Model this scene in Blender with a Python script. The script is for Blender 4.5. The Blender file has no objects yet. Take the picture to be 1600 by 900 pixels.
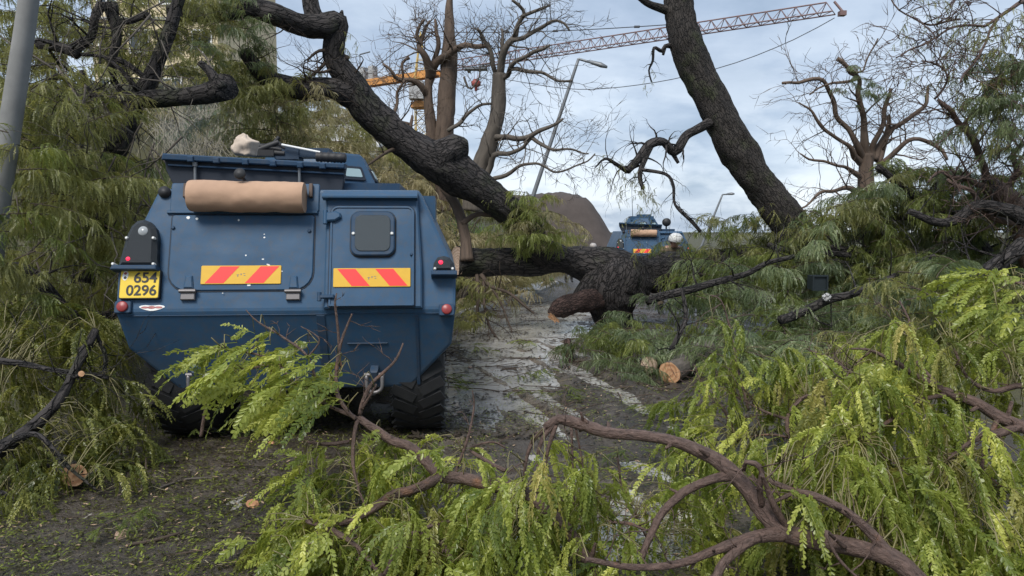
import bpy, bmesh, math, random
import numpy as np
from mathutils import Vector, Matrix, noise

# ------------------------------------------------------------------ camera, world, sun, exposure
SC = bpy.context.scene
COL = SC.collection
F = 1160.0
PITCH = math.atan(90.0 / F)
CAM = Vector((0, 0, 1.6))
cam = bpy.data.cameras.new('camera')
cam.sensor_width = 36.0
cam.lens = 36.0 * F / 1600.0
cam.clip_start = 0.05
cam.clip_end = 3000
camo = bpy.data.objects.new('camera', cam)
camo.location = CAM
camo.rotation_euler = (math.pi / 2 - PITCH, 0, 0)
COL.objects.link(camo)
SC.camera = camo

SUN_EL, SUN_AZ = math.radians(52), math.radians(205)   # azimuth clockwise from +Y: behind the camera, a little left
sun = bpy.data.lights.new('sun', 'SUN')
sun.energy = 1.5
sun.angle = math.radians(24)
sun.color = (1.0, 0.965, 0.91)
suno = bpy.data.objects.new('sun', sun)
sdir = Vector((math.sin(SUN_AZ) * math.cos(SUN_EL), math.cos(SUN_AZ) * math.cos(SUN_EL), math.sin(SUN_EL)))
suno.rotation_euler = sdir.to_track_quat('Z', 'Y').to_euler()
COL.objects.link(suno)

SC.view_settings.view_transform = 'Standard'
SC.view_settings.look = 'None'
SC.view_settings.exposure = 1.4
SC.view_settings.gamma = 1.0
SC.render.resolution_x, SC.render.resolution_y = 1024, 576

world = bpy.data.worlds.new('World')
SC.world = world
world.use_nodes = True
WN = world.node_tree
WN.nodes.clear()


def N(nt, typ, **kw):
    n = nt.nodes.new(typ)
    for k, v in kw.items():
        if k == 'inp':
            for kk, vv in v.items():
                n.inputs[kk].default_value = vv
        else:
            setattr(n, k, v)
    return n


def ramp(nt, stops, fac=None):
    n = nt.nodes.new('ShaderNodeValToRGB')
    e = n.color_ramp.elements
    while len(e) < len(stops):
        e.new(0.5)
    for i, (p, c) in enumerate(stops):
        e[i].position = p
        e[i].color = (c[0], c[1], c[2], 1) if hasattr(c, '__len__') else (c, c, c, 1)
    if fac is not None:
        nt.links.new(fac, n.inputs[0])
    return n


def math_n(nt, op, a, b=None, clamp=False):
    n = nt.nodes.new('ShaderNodeMath')
    n.operation = op
    n.use_clamp = clamp
    for i, x in enumerate((a, b)):
        if x is None:
            continue
        if isinstance(x, (int, float)):
            n.inputs[i].default_value = x
        else:
            nt.links.new(x, n.inputs[i])
    return n.outputs[0]


def mixc(nt, fac, a, b, blend='MIX'):
    n = nt.nodes.new('ShaderNodeMix')
    n.data_type = 'RGBA'
    n.blend_type = blend
    for sock, x in ((n.inputs[0], fac), (n.inputs[6], a), (n.inputs[7], b)):
        if isinstance(x, (int, float)):
            sock.default_value = x
        elif isinstance(x, (tuple, list)):
            sock.default_value = (x[0], x[1], x[2], 1)
        else:
            nt.links.new(x, sock)
    return n.outputs[2]


def noise_n(nt, vec, scale, detail=4, rough=0.55, dist=0.0):
    n = nt.nodes.new('ShaderNodeTexNoise')
    n.inputs['Scale'].default_value = scale
    n.inputs['Detail'].default_value = detail
    n.inputs['Roughness'].default_value = rough
    n.inputs['Distortion'].default_value = dist
    if vec is not None:
        nt.links.new(vec, n.inputs['Vector'])
    return n


sky = N(WN, 'ShaderNodeTexSky', sky_type='NISHITA', sun_disc=False, sun_elevation=SUN_EL, sun_rotation=SUN_AZ)
tc = N(WN, 'ShaderNodeTexCoord')
sep = N(WN, 'ShaderNodeSeparateXYZ')
WN.links.new(tc.outputs['Generated'], sep.inputs[0])
zc = math_n(WN, 'ADD', math_n(WN, 'MAXIMUM', sep.outputs[2], 0.0), 0.22)
cx = math_n(WN, 'DIVIDE', sep.outputs[0], zc)
cy = math_n(WN, 'DIVIDE', sep.outputs[1], zc)
cmb = N(WN, 'ShaderNodeCombineXYZ')
WN.links.new(cx, cmb.inputs[0])
WN.links.new(cy, cmb.inputs[1])
n1 = noise_n(WN, cmb.outputs[0], 1.1, 7, 0.55, 0.25)
n2 = noise_n(WN, cmb.outputs[0], 2.6, 6, 0.6, 0.1)
csum = math_n(WN, 'ADD', math_n(WN, 'MULTIPLY', n1.outputs[0], 0.65), math_n(WN, 'MULTIPLY', n2.outputs[0], 0.35))
# layered overcast: slate sheets with pale breaks, whiter puffs low over the horizon
cl = ramp(WN, [(0.36, (1.3, 1.7, 2.25)), (0.46, (1.75, 2.15, 2.75)), (0.55, (2.3, 2.7, 3.25)), (0.66, (3.0, 3.4, 3.85))], csum)
# Generated noise for low cumulus band
mpz = N(WN, 'ShaderNodeMapping')
mpz.inputs['Scale'].default_value = (1, 1, 2.2)
WN.links.new(tc.outputs['Generated'], mpz.inputs[0])
n3 = noise_n(WN, mpz.outputs[0], 5.0, 6, 0.55, 0.0)
low = ramp(WN, [(0.0, 1.0), (0.26, 0.0)], sep.outputs[2])
puff = ramp(WN, [(0.45, 0.0), (0.57, 1.0)], n3.outputs[0])
pf = math_n(WN, 'MULTIPLY', low.outputs[0], puff.outputs[0])
pf = math_n(WN, 'MULTIPLY', pf, 0.9)
cl2 = mixc(WN, pf, cl.outputs[0], (3.9, 4.2, 4.5))
skymix = mixc(WN, 0.93, sky.outputs[0], cl2)
bg = N(WN, 'ShaderNodeBackground', inp={'Strength': 0.1})
WN.links.new(skymix, bg.inputs[0])
wo = N(WN, 'ShaderNodeOutputWorld')
WN.links.new(bg.outputs[0], wo.inputs[0])

# ------------------------------------------------------------------ helpers
RNG = random.Random(7)
FW = Vector((0, math.cos(PITCH), -math.sin(PITCH)))
UP = Vector((0, math.sin(PITCH), math.cos(PITCH)))


def raydir(px, py):
    return FW + Vector((1, 0, 0)) * ((px - 800) / F) + UP * ((450 - py) / F)


def P(px, py, d):
    r = raydir(px, py)
    return CAM + r * (d / r.y)


def sstep(a, b, x):
    t = min(1.0, max(0.0, (x - a) / (b - a)))
    return t * t * (3 - 2 * t)


def gbase(x, y):
    z = -0.031 * max(0.0, min(y, 70.0) - 13.0)
    xk = -1.35 + (y - 12.6) * 0.186 - 0.75
    u = xk - x
    bank = (2.2 * sstep(0.0, 2.2, u) + 2.9 * sstep(1.5, 7.0, u)) * sstep(12.0, 17.5, y) * (1 - sstep(34, 60, y))
    bank += sstep(0.3, 4.5, -3.4 - x) * 0.7 * (1 - sstep(9, 15, y))
    rb = sstep(3.2, 9.0, x - 0.06 * y) * 0.7
    return z + bank + rb


def ruts(x, y):
    v = 0.0
    for (ax, ay, bx, by, w, dep) in ((-1.05, 9.8, 0.45, 5.6, 0.10, 0.030), (-0.62, 9.9, 0.72, 5.7, 0.08, 0.022),
                                     (-0.1, 11.5, 1.25, 6.4, 0.12, 0.026), (0.35, 11.6, 1.6, 6.6, 0.08, 0.018)):
        dx, dy = bx - ax, by - ay
        L2 = dx * dx + dy * dy
        t = min(1, max(0, ((x - ax) * dx + (y - ay) * dy) / L2))
        q = (x - ax - t * dx) ** 2 + (y - ay - t * dy) ** 2 + 0.02 * math.sin(3 * y)**2 * w
        dd = math.sqrt(q)
        v += -dep * math.exp(-(dd / w) ** 2) + dep * 0.55 * math.exp(-((dd - 1.9 * w) / (0.7 * w)) ** 2)
    return v


def wetmask(x, y):
    """1 where the road is lowest and holds water"""
    cxm = -0.25 + 0.115 * (y - 8)
    m = math.exp(-abs((x - cxm) / (0.72 + 0.045 * (y - 7))) ** 3) * sstep(5.2, 6.6, y) * (1 - sstep(15.5, 19, y))
    m += 0.9 * math.exp(-((x - 0.55) / 0.5) ** 2 - ((y - 3.9) / 0.55) ** 2)
    return m


def gz(x, y):
    z = gbase(x, y)
    if y < 45 and abs(x) < 20:
        z += 0.018 * noise.noise(Vector((x * 1.3, y * 1.3, 0.0))) + 0.020 * noise.noise(Vector((x * 4.1, y * 2.6, 3.0)))
        z += 0.010 * noise.noise(Vector((x * 11, y * 8, 7.0)))
        z -= 0.056 * wetmask(x, y)
        if 4 < y < 20:
            uu, vv = 0.34 * x - 0.94 * y, 0.94 * x + 0.34 * y
            z += 0.030 * noise.noise(Vector((vv * 4.2, uu * 0.7, 11))) + 0.016 * noise.noise(Vector((vv * 11, uu * 1.6, 17)))
        z += 0.022
        if 4 < y < 13:
            z += 1.7 * ruts(x, y)
    return z


def G(px, py):
    d = 3.0
    for _ in range(40):
        p = P(px, py, d)
        err = p.z - gz(p.x, p.y)
        r = raydir(px, py)
        d += err / max(0.03, -r.z / r.y) * 0.7
        d = min(max(d, 1.0), 90)
    return P(px, py, d)


class MB:
    def __init__(s):
        s.v, s.f, s.m, s.b, s.sm = [], [], [], [], []

    def add(s, verts, faces, mi=0, bark=None, smooth=True):
        o = len(s.v)
        s.v.extend([tuple(v) for v in verts])
        s.b.extend(bark if bark is not None else [(0, 0, 0)] * len(verts))
        for f in faces:
            s.f.append(tuple(i + o for i in f))
            s.m.append(mi)
            s.sm.append(smooth)

    def box(s, c, size, mi=0, M=None):
        cx, cy, cz = c
        a, b, d = (q / 2 for q in size)
        vs = [Vector((cx + i * a, cy + j * b, cz + k * d)) for k in (-1, 1) for j in (-1, 1) for i in (-1, 1)]
        if M is not None:
            vs = [M @ v for v in vs]
        s.add(vs, [(0, 2, 3, 1), (4, 5, 7, 6), (0, 1, 5, 4), (2, 6, 7, 3), (0, 4, 6, 2), (1, 3, 7, 5)], mi, smooth=False)

    def cyl(s, a, b, r0, r1=None, n=12, mi=0, cap=True, smooth=True):
        a, b = Vector(a), Vector(b)
        r1 = r0 if r1 is None else r1
        t = (b - a).normalized()
        u = t.orthogonal().normalized()
        w = t.cross(u)
        vs = []
        for (c, r) in ((a, r0), (b, r1)):
            for i in range(n):
                ang = 2 * math.pi * i / n
                vs.append(c + (u * math.cos(ang) + w * math.sin(ang)) * r)
        s.add(vs, [(i, (i + 1) % n, n + (i + 1) % n, n + i) for i in range(n)], mi, smooth=smooth)
        if cap:
            s.add(vs[:n], [tuple(range(n - 1, -1, -1))], mi, smooth=False)
            s.add(vs[n:], [tuple(range(n))], mi, smooth=False)

    def lathe(s, prof, axis_o, axis_d, n=20, mi=0, cap=True):
        """prof: list of (t along axis, radius)"""
        o, t = Vector(axis_o), Vector(axis_d).normalized()
        u = t.orthogonal().normalized()
        w = t.cross(u)
        vs = []
        for (h, r) in prof:
            for i in range(n):
                a = 2 * math.pi * i / n
                vs.append(o + t * h + (u * math.cos(a) + w * math.sin(a)) * r)
        fs = []
        for k in range(len(prof) - 1):
            for i in range(n):
                j = (i + 1) % n
                fs.append((k * n + i, k * n + j, (k + 1) * n + j, (k + 1) * n + i))
        s.add(vs, fs, mi)
        if cap:
            s.add(vs[:n], [tuple(range(n - 1, -1, -1))], mi, smooth=False)
            s.add(vs[-n:], [tuple(range(n))], mi, smooth=False)

    def build(s, name, mats, parent=None, local=False, link=True):
        me = bpy.data.meshes.new(name)
        off = Vector((0, 0, 0))
        if parent is not None and not local:
            off = parent.matrix_basis.translation
            p = parent.parent
            while p is not None:
                off = off + p.matrix_basis.translation
                p = p.parent
        vs = np.array(s.v, dtype=np.float32).reshape(-1, 3)
        if len(vs):
            vs = vs - np.array(off, dtype=np.float32)
        me.from_pydata(vs.tolist(), [], s.f)
        if not isinstance(mats, (list, tuple)):
            mats = [mats]
        for m in mats:
            me.materials.append(m)
        me.polygons.foreach_set('material_index', s.m)
        me.polygons.foreach_set('use_smooth', s.sm)
        at = me.attributes.new('bark', 'FLOAT_VECTOR', 'POINT')
        at.data.foreach_set('vector', np.array(s.b, dtype=np.float32).ravel())
        me.update()
        if not link:
            return me
        return link_mesh(name, me, parent)


def link_mesh(name, me, parent=None):
    o = bpy.data.objects.new(name, me)
    if parent is not None:
        o.parent = parent
    COL.objects.link(o)
    return o


def thing(name, label, cat, loc=(0, 0, 0), rz=0.0, group=None):
    o = bpy.data.objects.new(name, None)
    o.empty_display_size = 0.2
    o.location = loc
    o.rotation_euler = (0, 0, rz)
    o['label'] = label
    o['category'] = cat
    if group:
        o['group'] = group
    COL.objects.link(o)
    return o


def tag(o, label, cat, group=None):
    o['label'] = label
    o['category'] = cat
    if group:
        o['group'] = group
    return o


def kind(o, k):
    o['kind'] = k
    return o


def origin_to(o, p):
    """move a world-space mesh object's origin to p"""
    p = Vector(p)
    o.data.transform(Matrix.Translation(-p))
    o.location = p
    return o


# ------------------------------------------------------------------ materials
def new_mat(name):
    m = bpy.data.materials.new(name)
    m.use_nodes = True
    nt = m.node_tree
    nt.nodes.clear()
    out = N(nt, 'ShaderNodeOutputMaterial')
    bs = N(nt, 'ShaderNodeBsdfPrincipled')
    nt.links.new(bs.outputs[0], out.inputs[0])
    return m, nt, bs, out


def setin(nt, sock, x):
    if isinstance(x, (int, float)):
        sock.default_value = x
    elif isinstance(x, (tuple, list)):
        sock.default_value = (x[0], x[1], x[2], 1)
    else:
        nt.links.new(x, sock)


def simple(name, col, rough=0.6, metal=0.0, var=0.18, scale=6.0, bump=0.0, spec=0.5):
    m, nt, bs, out = new_mat(name)
    t = N(nt, 'ShaderNodeTexCoord')
    n = noise_n(nt, t.outputs['Object'], scale, 5, 0.6)
    c = mixc(nt, n.outputs[0], tuple(x * (1 - var) for x in col), tuple(min(1, x * (1 + var)) for x in col))
    setin(nt, bs.inputs['Base Color'], c)
    bs.inputs['Roughness'].default_value = rough
    bs.inputs['Metallic'].default_value = metal
    bs.inputs['Specular IOR Level'].default_value = spec
    if bump:
        b = N(nt, 'ShaderNodeBump', inp={'Strength': bump, 'Distance': 0.01})
        nt.links.new(n.outputs[0], b.inputs['Height'])
        nt.links.new(b.outputs[0], bs.inputs['Normal'])
    return m


def bark_mat(name, dark, light, moss=None, scale=14.0, zs=0.22, bump=0.9, dist=0.03, rough=0.85, mlo=0.50, crack=0.0):
    m, nt, bs, out = new_mat(name)
    at = N(nt, 'ShaderNodeAttribute', attribute_name='bark')
    mp = N(nt, 'ShaderNodeMapping')
    mp.inputs['Scale'].default_value = (1, 1, zs)
    nt.links.new(at.outputs['Vector'], mp.inputs[0])
    n = noise_n(nt, mp.outputs[0], scale, 6, 0.65, 0.4)
    big = noise_n(nt, at.outputs['Vector'], max(2.2, scale / 8), 4, 0.6)
    r = ramp(nt, [(0.32, dark), (0.52, tuple((a + b) / 2 for a, b in zip(dark, light))), (0.72, light)], n.outputs[0])
    c = mixc(nt, big.outputs[0], r.outputs[0], tuple(x * 0.55 for x in light))
    if moss:
        mm = ramp(nt, [(mlo, 0.0), (mlo + 0.13, 0.8)], big.outputs[0])
        c = mixc(nt, mm.outputs[0], c, moss)
    h = n.outputs[0]
    if crack:
        wv = N(nt, 'ShaderNodeVectorMath', operation='ADD')
        nz = noise_n(nt, at.outputs['Vector'], crack * 0.8, 3, 0.6)
        sc = N(nt, 'ShaderNodeVectorMath', operation='SCALE')
        sc.inputs['Scale'].default_value = 1.1 / crack
        nt.links.new(nz.outputs[1], sc.inputs[0])
        nt.links.new(at.outputs['Vector'], wv.inputs[0])
        nt.links.new(sc.outputs[0], wv.inputs[1])
        m2 = N(nt, 'ShaderNodeMapping')
        m2.inputs['Scale'].default_value = (1, 1, 0.28)
        nt.links.new(wv.outputs[0], m2.inputs[0])
        vo = N(nt, 'ShaderNodeTexVoronoi', feature='DISTANCE_TO_EDGE', inp={'Scale': crack})
        nt.links.new(m2.outputs[0], vo.inputs['Vector'])
        cr = ramp(nt, [(0.0, 0.25), (0.13, 1.0)], vo.outputs['Distance'])
        c = mixc(nt, cr.outputs[0], tuple(x * 0.7 for x in dark), c)
        h = math_n(nt, 'ADD', math_n(nt, 'MULTIPLY', cr.outputs[0], 0.8), math_n(nt, 'MULTIPLY', n.outputs[0], 0.9))
    setin(nt, bs.inputs['Base Color'], c)
    bs.inputs['Roughness'].default_value = rough
    bs.inputs['Specular IOR Level'].default_value = 0.35
    b = N(nt, 'ShaderNodeBump', inp={'Strength': bump, 'Distance': dist})
    nt.links.new(h, b.inputs['Height'])
    nt.links.new(b.outputs[0], bs.inputs['Normal'])
    return m


def leaf_mat(name, c1, c2, c3, trans=0.35, rough=0.34):
    m, nt, bs, out = new_mat(name)
    g = N(nt, 'ShaderNodeNewGeometry')
    oi = N(nt, 'ShaderNodeObjectInfo')
    at = N(nt, 'ShaderNodeAttribute', attribute_name='tint')
    fc = math_n(nt, 'ADD', math_n(nt, 'MULTIPLY', at.outputs['Fac'], 0.62), math_n(nt, 'MULTIPLY', g.outputs['Random Per Island'], 0.38))
    r = ramp(nt, [(0.12, c1), (0.5, c2), (0.9, c3)], fc)
    hs = N(nt, 'ShaderNodeHueSaturation')
    nt.links.new(r.outputs[0], hs.inputs['Color'])
    v = math_n(nt, 'ADD', math_n(nt, 'MULTIPLY', oi.outputs['Random'], 0.7), 0.62)
    nt.links.new(v, hs.inputs['Value'])
    h = math_n(nt, 'ADD', math_n(nt, 'MULTIPLY', oi.outputs['Random'], -0.035), 0.515)
    nt.links.new(h, hs.inputs['Hue'])
    setin(nt, bs.inputs['Base Color'], hs.outputs[0])
    bs.inputs['Roughness'].default_value = rough
    bs.inputs['Specular IOR Level'].default_value = 0.45
    tr = N(nt, 'ShaderNodeBsdfTranslucent')
    tcol = mixc(nt, 0.5, hs.outputs[0], (c3[0] * 1.5, c3[1] * 1.4, c3[2] * 0.7))
    nt.links.new(tcol, tr.inputs[0])
    mx = N(nt, 'ShaderNodeMixShader')
    mx.inputs[0].default_value = trans
    nt.links.new(bs.outputs[0], mx.inputs[1])
    nt.links.new(tr.outputs[0], mx.inputs[2])
    nt.links.new(mx.outputs[0], out.inputs[0])
    return m


def cut_mat(name, c1, c2):
    m, nt, bs, out = new_mat(name)
    at = N(nt, 'ShaderNodeAttribute', attribute_name='bark')
    ln = N(nt, 'ShaderNodeVectorMath', operation='LENGTH')
    nt.links.new(at.outputs['Vector'], ln.inputs[0])
    nz = noise_n(nt, at.outputs['Vector'], 9, 4)
    rr = math_n(nt, 'ADD', math_n(nt, 'MULTIPLY', ln.outputs['Value'], 150), math_n(nt, 'MULTIPLY', nz.outputs[0], 9))
    s = math_n(nt, 'ADD', math_n(nt, 'MULTIPLY', math_n(nt, 'SINE', rr), 0.25), math_n(nt, 'MULTIPLY', nz.outputs[0], 0.9))
    r = ramp(nt, [(0.1, c1), (0.8, c2)], s)
    setin(nt, bs.inputs['Base Color'], r.outputs[0])
    bs.inputs['Roughness'].default_value = 0.7
    return m


def paint_mat(name, col, dirt=(0.075, 0.075, 0.07), rough=0.42):
    m, nt, bs, out = new_mat(name)
    t = N(nt, 'ShaderNodeTexCoord')
    n = noise_n(nt, t.outputs['Object'], 2.2, 6, 0.65)
    mp = N(nt, 'ShaderNodeMapping')
    mp.inputs['Scale'].default_value = (9, 9, 0.9)
    nt.links.new(t.outputs['Object'], mp.inputs[0])
    st = noise_n(nt, mp.outputs[0], 2.0, 5, 0.6)
    fine = noise_n(nt, t.outputs['Object'], 45, 4, 0.7)
    base = mixc(nt, n.outputs[0], tuple(x * 0.82 for x in col), tuple(x * 1.15 for x in col))
    fac = ramp(nt, [(0.5, 0.0), (0.75, 0.16)], st.outputs[0])
    c = mixc(nt, fac.outputs[0], base, dirt)
    ch = ramp(nt, [(0.765, 0.0), (0.785, 1.0)], noise_n(nt, t.outputs['Object'], 16, 5, 0.75).outputs[0])
    c = mixc(nt, math_n(nt, 'MULTIPLY', ch.outputs[0], 0.8), c, (0.42, 0.45, 0.48))
    sx = N(nt, 'ShaderNodeSeparateXYZ')
    nt.links.new(t.outputs['Object'], sx.inputs[0])
    sp = noise_n(nt, t.outputs['Object'], 22, 5, 0.75)
    hgt_ = ramp(nt, [(0.45, 0.16), (1.1, 0.0)], sx.outputs[2])
    spf = ramp(nt, [(0.50, 0.0), (0.62, 0.75)], math_n(nt, 'ADD', sp.outputs[0], hgt_.outputs[0]))
    c = mixc(nt, math_n(nt, 'MULTIPLY', spf.outputs[0], 0.3), c, (0.085, 0.072, 0.055))
    gr = ramp(nt, [(0.45, 0.0), (0.7, 0.09)], noise_n(nt, t.outputs['Object'], 5.5, 6, 0.7).outputs[0])
    c = mixc(nt, gr.outputs[0], c, (0.10, 0.115, 0.13))
    bs.inputs['Specular IOR Level'].default_value = 0.22
    setin(nt, bs.inputs['Base Color'], c)
    rg = math_n(nt, 'ADD', math_n(nt, 'MULTIPLY', n.outputs[0], 0.25), rough - 0.12)
    nt.links.new(rg, bs.inputs['Roughness'])
    b0 = N(nt, 'ShaderNodeBump', inp={'Strength': 0.35, 'Distance': 0.03})
    nt.links.new(noise_n(nt, t.outputs['Object'], 3.2, 2, 0.5).outputs[0], b0.inputs['Height'])
    b = N(nt, 'ShaderNodeBump', inp={'Strength': 0.08, 'Distance': 0.004})
    nt.links.new(b0.outputs[0], b.inputs['Normal'])
    nt.links.new(fine.outputs[0], b.inputs['Height'])
    nt.links.new(b.outputs[0], bs.inputs['Normal'])
    return m


def mesh_mat(name, c1, c2, scale=70):
    """fine woven guard"""
    m, nt, bs, out = new_mat(name)
    t = N(nt, 'ShaderNodeTexCoord')
    w1 = N(nt, 'ShaderNodeTexWave', wave_type='BANDS', bands_direction='X', inp={'Scale': scale, 'Distortion': 0.4})
    w2 = N(nt, 'ShaderNodeTexWave', wave_type='BANDS', bands_direction='Z', inp={'Scale': scale, 'Distortion': 0.4})
    nt.links.new(t.outputs['Object'], w1.inputs[0])
    nt.links.new(t.outputs['Object'], w2.inputs[0])
    mx = math_n(nt, 'MAXIMUM', w1.outputs['Fac'], w2.outputs['Fac'])
    r = ramp(nt, [(0.55, c1), (0.95, c2)], mx)
    setin(nt, bs.inputs['Base Color'], r.outputs[0])
    bs.inputs['Roughness'].default_value = 0.5
    b = N(nt, 'ShaderNodeBump', inp={'Strength': 0.5, 'Distance': 0.004})
    nt.links.new(mx, b.inputs['Height'])
    nt.links.new(b.outputs[0], bs.inputs['Normal'])
    return m


M = {}
M['bark_dark'] = bark_mat('bark_dark', (0.006, 0.006, 0.007), (0.085, 0.074, 0.070), moss=(0.04, 0.045, 0.024), bump=1.0, dist=0.055, crack=19, mlo=0.54)
M['bark_lean'] = bark_mat('bark_lean', (0.008, 0.007, 0.007), (0.075, 0.064, 0.056), moss=(0.045, 0.055, 0.022), bump=0.9, dist=0.04, crack=30)
M['bark_branch'] = bark_mat('bark_branch', (0.006, 0.0045, 0.004), (0.20, 0.13, 0.105), moss=(0.23, 0.105, 0.05), scale=60, zs=0.45, bump=1.0, dist=0.02, rough=0.5, mlo=0.62)
M['bark_grey'] = bark_mat('bark_grey', (0.03, 0.026, 0.023), (0.17, 0.145, 0.12), scale=12, bump=0.6, dist=0.03)
M['bark_tan'] = bark_mat('bark_tan', (0.035, 0.028, 0.024), (0.19, 0.135, 0.10), scale=12, bump=0.7, dist=0.03)
M['bark_twig'] = bark_mat('bark_twig', (0.035, 0.025, 0.02), (0.11, 0.08, 0.06), scale=30, bump=0.3, dist=0.01)
M['bark_log'] = bark_mat('bark_log', (0.018, 0.011, 0.010), (0.12, 0.072, 0.06), scale=22, bump=1.0, dist=0.04, crack=30)
M['green_stem'] = simple('green_stem', (0.16, 0.14, 0.06), 0.5, var=0.6, scale=5)
M['cut_orange'] = cut_mat('cut_orange', (0.36, 0.17, 0.08), (0.60, 0.36, 0.20))
M['cut_tan'] = cut_mat('cut_tan', (0.30, 0.20, 0.14), (0.50, 0.38, 0.29))
M['leaf_bright'] = leaf_mat('leaf_bright', (0.11, 0.155, 0.026), (0.28, 0.335, 0.065), (0.52, 0.56, 0.16), 0.46)
M['leaf_wilt'] = leaf_mat('leaf_wilt', (0.14, 0.15, 0.035), (0.27, 0.27, 0.07), (0.45, 0.43, 0.15), 0.42)
M['leaf_deep'] = leaf_mat('leaf_deep', (0.07, 0.11, 0.022), (0.16, 0.21, 0.04), (0.32, 0.36, 0.09), 0.44)
M['leaf_mid'] = leaf_mat('leaf_mid', (0.06, 0.09, 0.022), (0.16, 0.2, 0.055), (0.33, 0.37, 0.13), 0.5)
M['leaf_cool'] = leaf_mat('leaf_cool', (0.06, 0.1, 0.05), (0.15, 0.2, 0.1), (0.32, 0.37, 0.21), 0.46)
M['leaf_olive'] = leaf_mat('leaf_olive', (0.08, 0.095, 0.035), (0.21, 0.225, 0.085), (0.43, 0.43, 0.19), 0.52)
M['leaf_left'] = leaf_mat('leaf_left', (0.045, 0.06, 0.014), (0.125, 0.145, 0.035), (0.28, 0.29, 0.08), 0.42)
M['leaf_dry'] = leaf_mat('leaf_dry', (0.13, 0.115, 0.055), (0.26, 0.235, 0.12), (0.46, 0.42, 0.25), 0.4)
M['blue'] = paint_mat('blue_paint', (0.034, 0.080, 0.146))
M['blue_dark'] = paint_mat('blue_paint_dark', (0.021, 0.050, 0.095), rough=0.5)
M['black'] = simple('black_rubber', (0.016, 0.016, 0.018), 0.6, bump=0.15, scale=20)
M['tyre'] = simple('tyre_rubber', (0.013, 0.0135, 0.015), 0.75, var=0.5, bump=0.3, scale=14)
M['steel'] = simple('worn_steel', (0.16, 0.15, 0.15), 0.5, 0.6)
M['bolt'] = simple('bolt_zinc', (0.62, 0.62, 0.6), 0.4, 0.2)
M['gap_dark'] = simple('seam_gap_dark', (0.012, 0.018, 0.03), 0.7)  # near-black for the shade in panel gaps; also hatch inside and vision block rims
M['guard'] = mesh_mat('wire_guard', (0.004, 0.005, 0.006), (0.022, 0.03, 0.038))
M['window'] = mesh_mat('window_guard', (0.02, 0.028, 0.035), (0.06, 0.075, 0.085), 55)
M['hazard_yellow'] = simple('hazard_yellow', (0.62, 0.36, 0.02), 0.4, var=0.1, scale=25)
M['hazard_red'] = simple('hazard_red', (0.78, 0.035, 0.03), 0.4, var=0.08, scale=25)
M['plate_yellow'] = simple('plate_yellow', (0.72, 0.50, 0.03), 0.4, var=0.08, scale=25)
M['plate_black'] = simple('plate_black', (0.012, 0.012, 0.012), 0.5)
M['reflector'] = simple('reflector_red', (0.26, 0.035, 0.035), 0.4, var=0.1)
M['lamp_red'] = simple('lamp_red', (0.55, 0.02, 0.03), 0.15)
_mm, _nt, _bs, _ = new_mat('lamp_lit')
_bs.inputs['Base Color'].default_value = (0.7, 0.02, 0.05, 1)
_bs.inputs['Emission Color'].default_value = (1, 0.03, 0.08, 1)
_bs.inputs['Emission Strength'].default_value = 0.55
M['lamp_lit'] = _mm
M['lamp_clear'] = simple('lamp_clear', (0.30, 0.32, 0.33), 0.15)
M['roll'] = simple('roll_canvas', (0.40, 0.255, 0.17), 0.85, var=0.28, scale=5, bump=0.5)
M['beige'] = simple('beige_cloth', (0.46, 0.38, 0.31), 0.9, var=0.15, scale=14, bump=0.4)
M['white'] = simple('white_paint', (0.72, 0.72, 0.70), 0.5, var=0.06)
M['decal'] = simple('decal_red', (0.35, 0.13, 0.12), 0.6, var=0.6, scale=60)
M['glass'] = simple('turret_glass', (0.30, 0.40, 0.42), 0.12, var=0.1)
M['lamp_grey'] = simple('lamp_grey', (0.16, 0.17, 0.18), 0.5, 0.3)
M['concrete'] = simple('concrete', (0.36, 0.35, 0.33), 0.85, var=0.15, scale=4, bump=0.2)
M['pole'] = simple('pole_concrete', (0.20, 0.20, 0.195), 0.9, var=0.35, scale=5, bump=0.25)
M['crane_orange'] = simple('crane_orange', (0.55, 0.25, 0.07), 0.55, var=0.25, scale=0.8)
M['crane_red'] = simple('crane_red', (0.17, 0.105, 0.10), 0.6, var=0.15, scale=0.5)
M['crane_yellow'] = simple('crane_yellow', (0.50, 0.36, 0.12), 0.6, var=0.15, scale=0.5)
M['crane_grey'] = simple('crane_grey', (0.36, 0.36, 0.36), 0.7, var=0.15, scale=0.8)
M['hook_red'] = simple('hook_red', (0.30, 0.06, 0.05), 0.55)
M['cable'] = simple('cable_dark', (0.06, 0.065, 0.075), 0.6)
M['wall_cream'] = simple('wall_cream', (0.62, 0.52, 0.34), 0.85, var=0.1, scale=0.7)
M['wall_pale'] = simple('wall_pale', (0.62, 0.62, 0.61), 0.85, var=0.1, scale=0.6)
M['pane'] = simple('window_pane', (0.05, 0.06, 0.07), 0.12, var=0.2, scale=0.8)
M['slab'] = simple('slab_grey', (0.40, 0.39, 0.37), 0.85)
M['sheet'] = simple('zinc_sheet', (0.45, 0.46, 0.47), 0.45, 0.3)
M['skin'] = simple('skin', (0.36, 0.21, 0.15), 0.55, var=0.05)
M['uniform'] = simple('uniform_navy', (0.03, 0.035, 0.055), 0.85)
M['camo'] = simple('uniform_khaki', (0.12, 0.095, 0.06), 0.9, var=0.7, scale=9)
M['helmet_grey'] = simple('helmet_grey', (0.36, 0.33, 0.31), 0.5)
M['helmet_white'] = simple('helmet_white', (0.62, 0.62, 0.60), 0.4)
M['boot'] = simple('boot_black', (0.015, 0.015, 0.015), 0.6)


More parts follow.
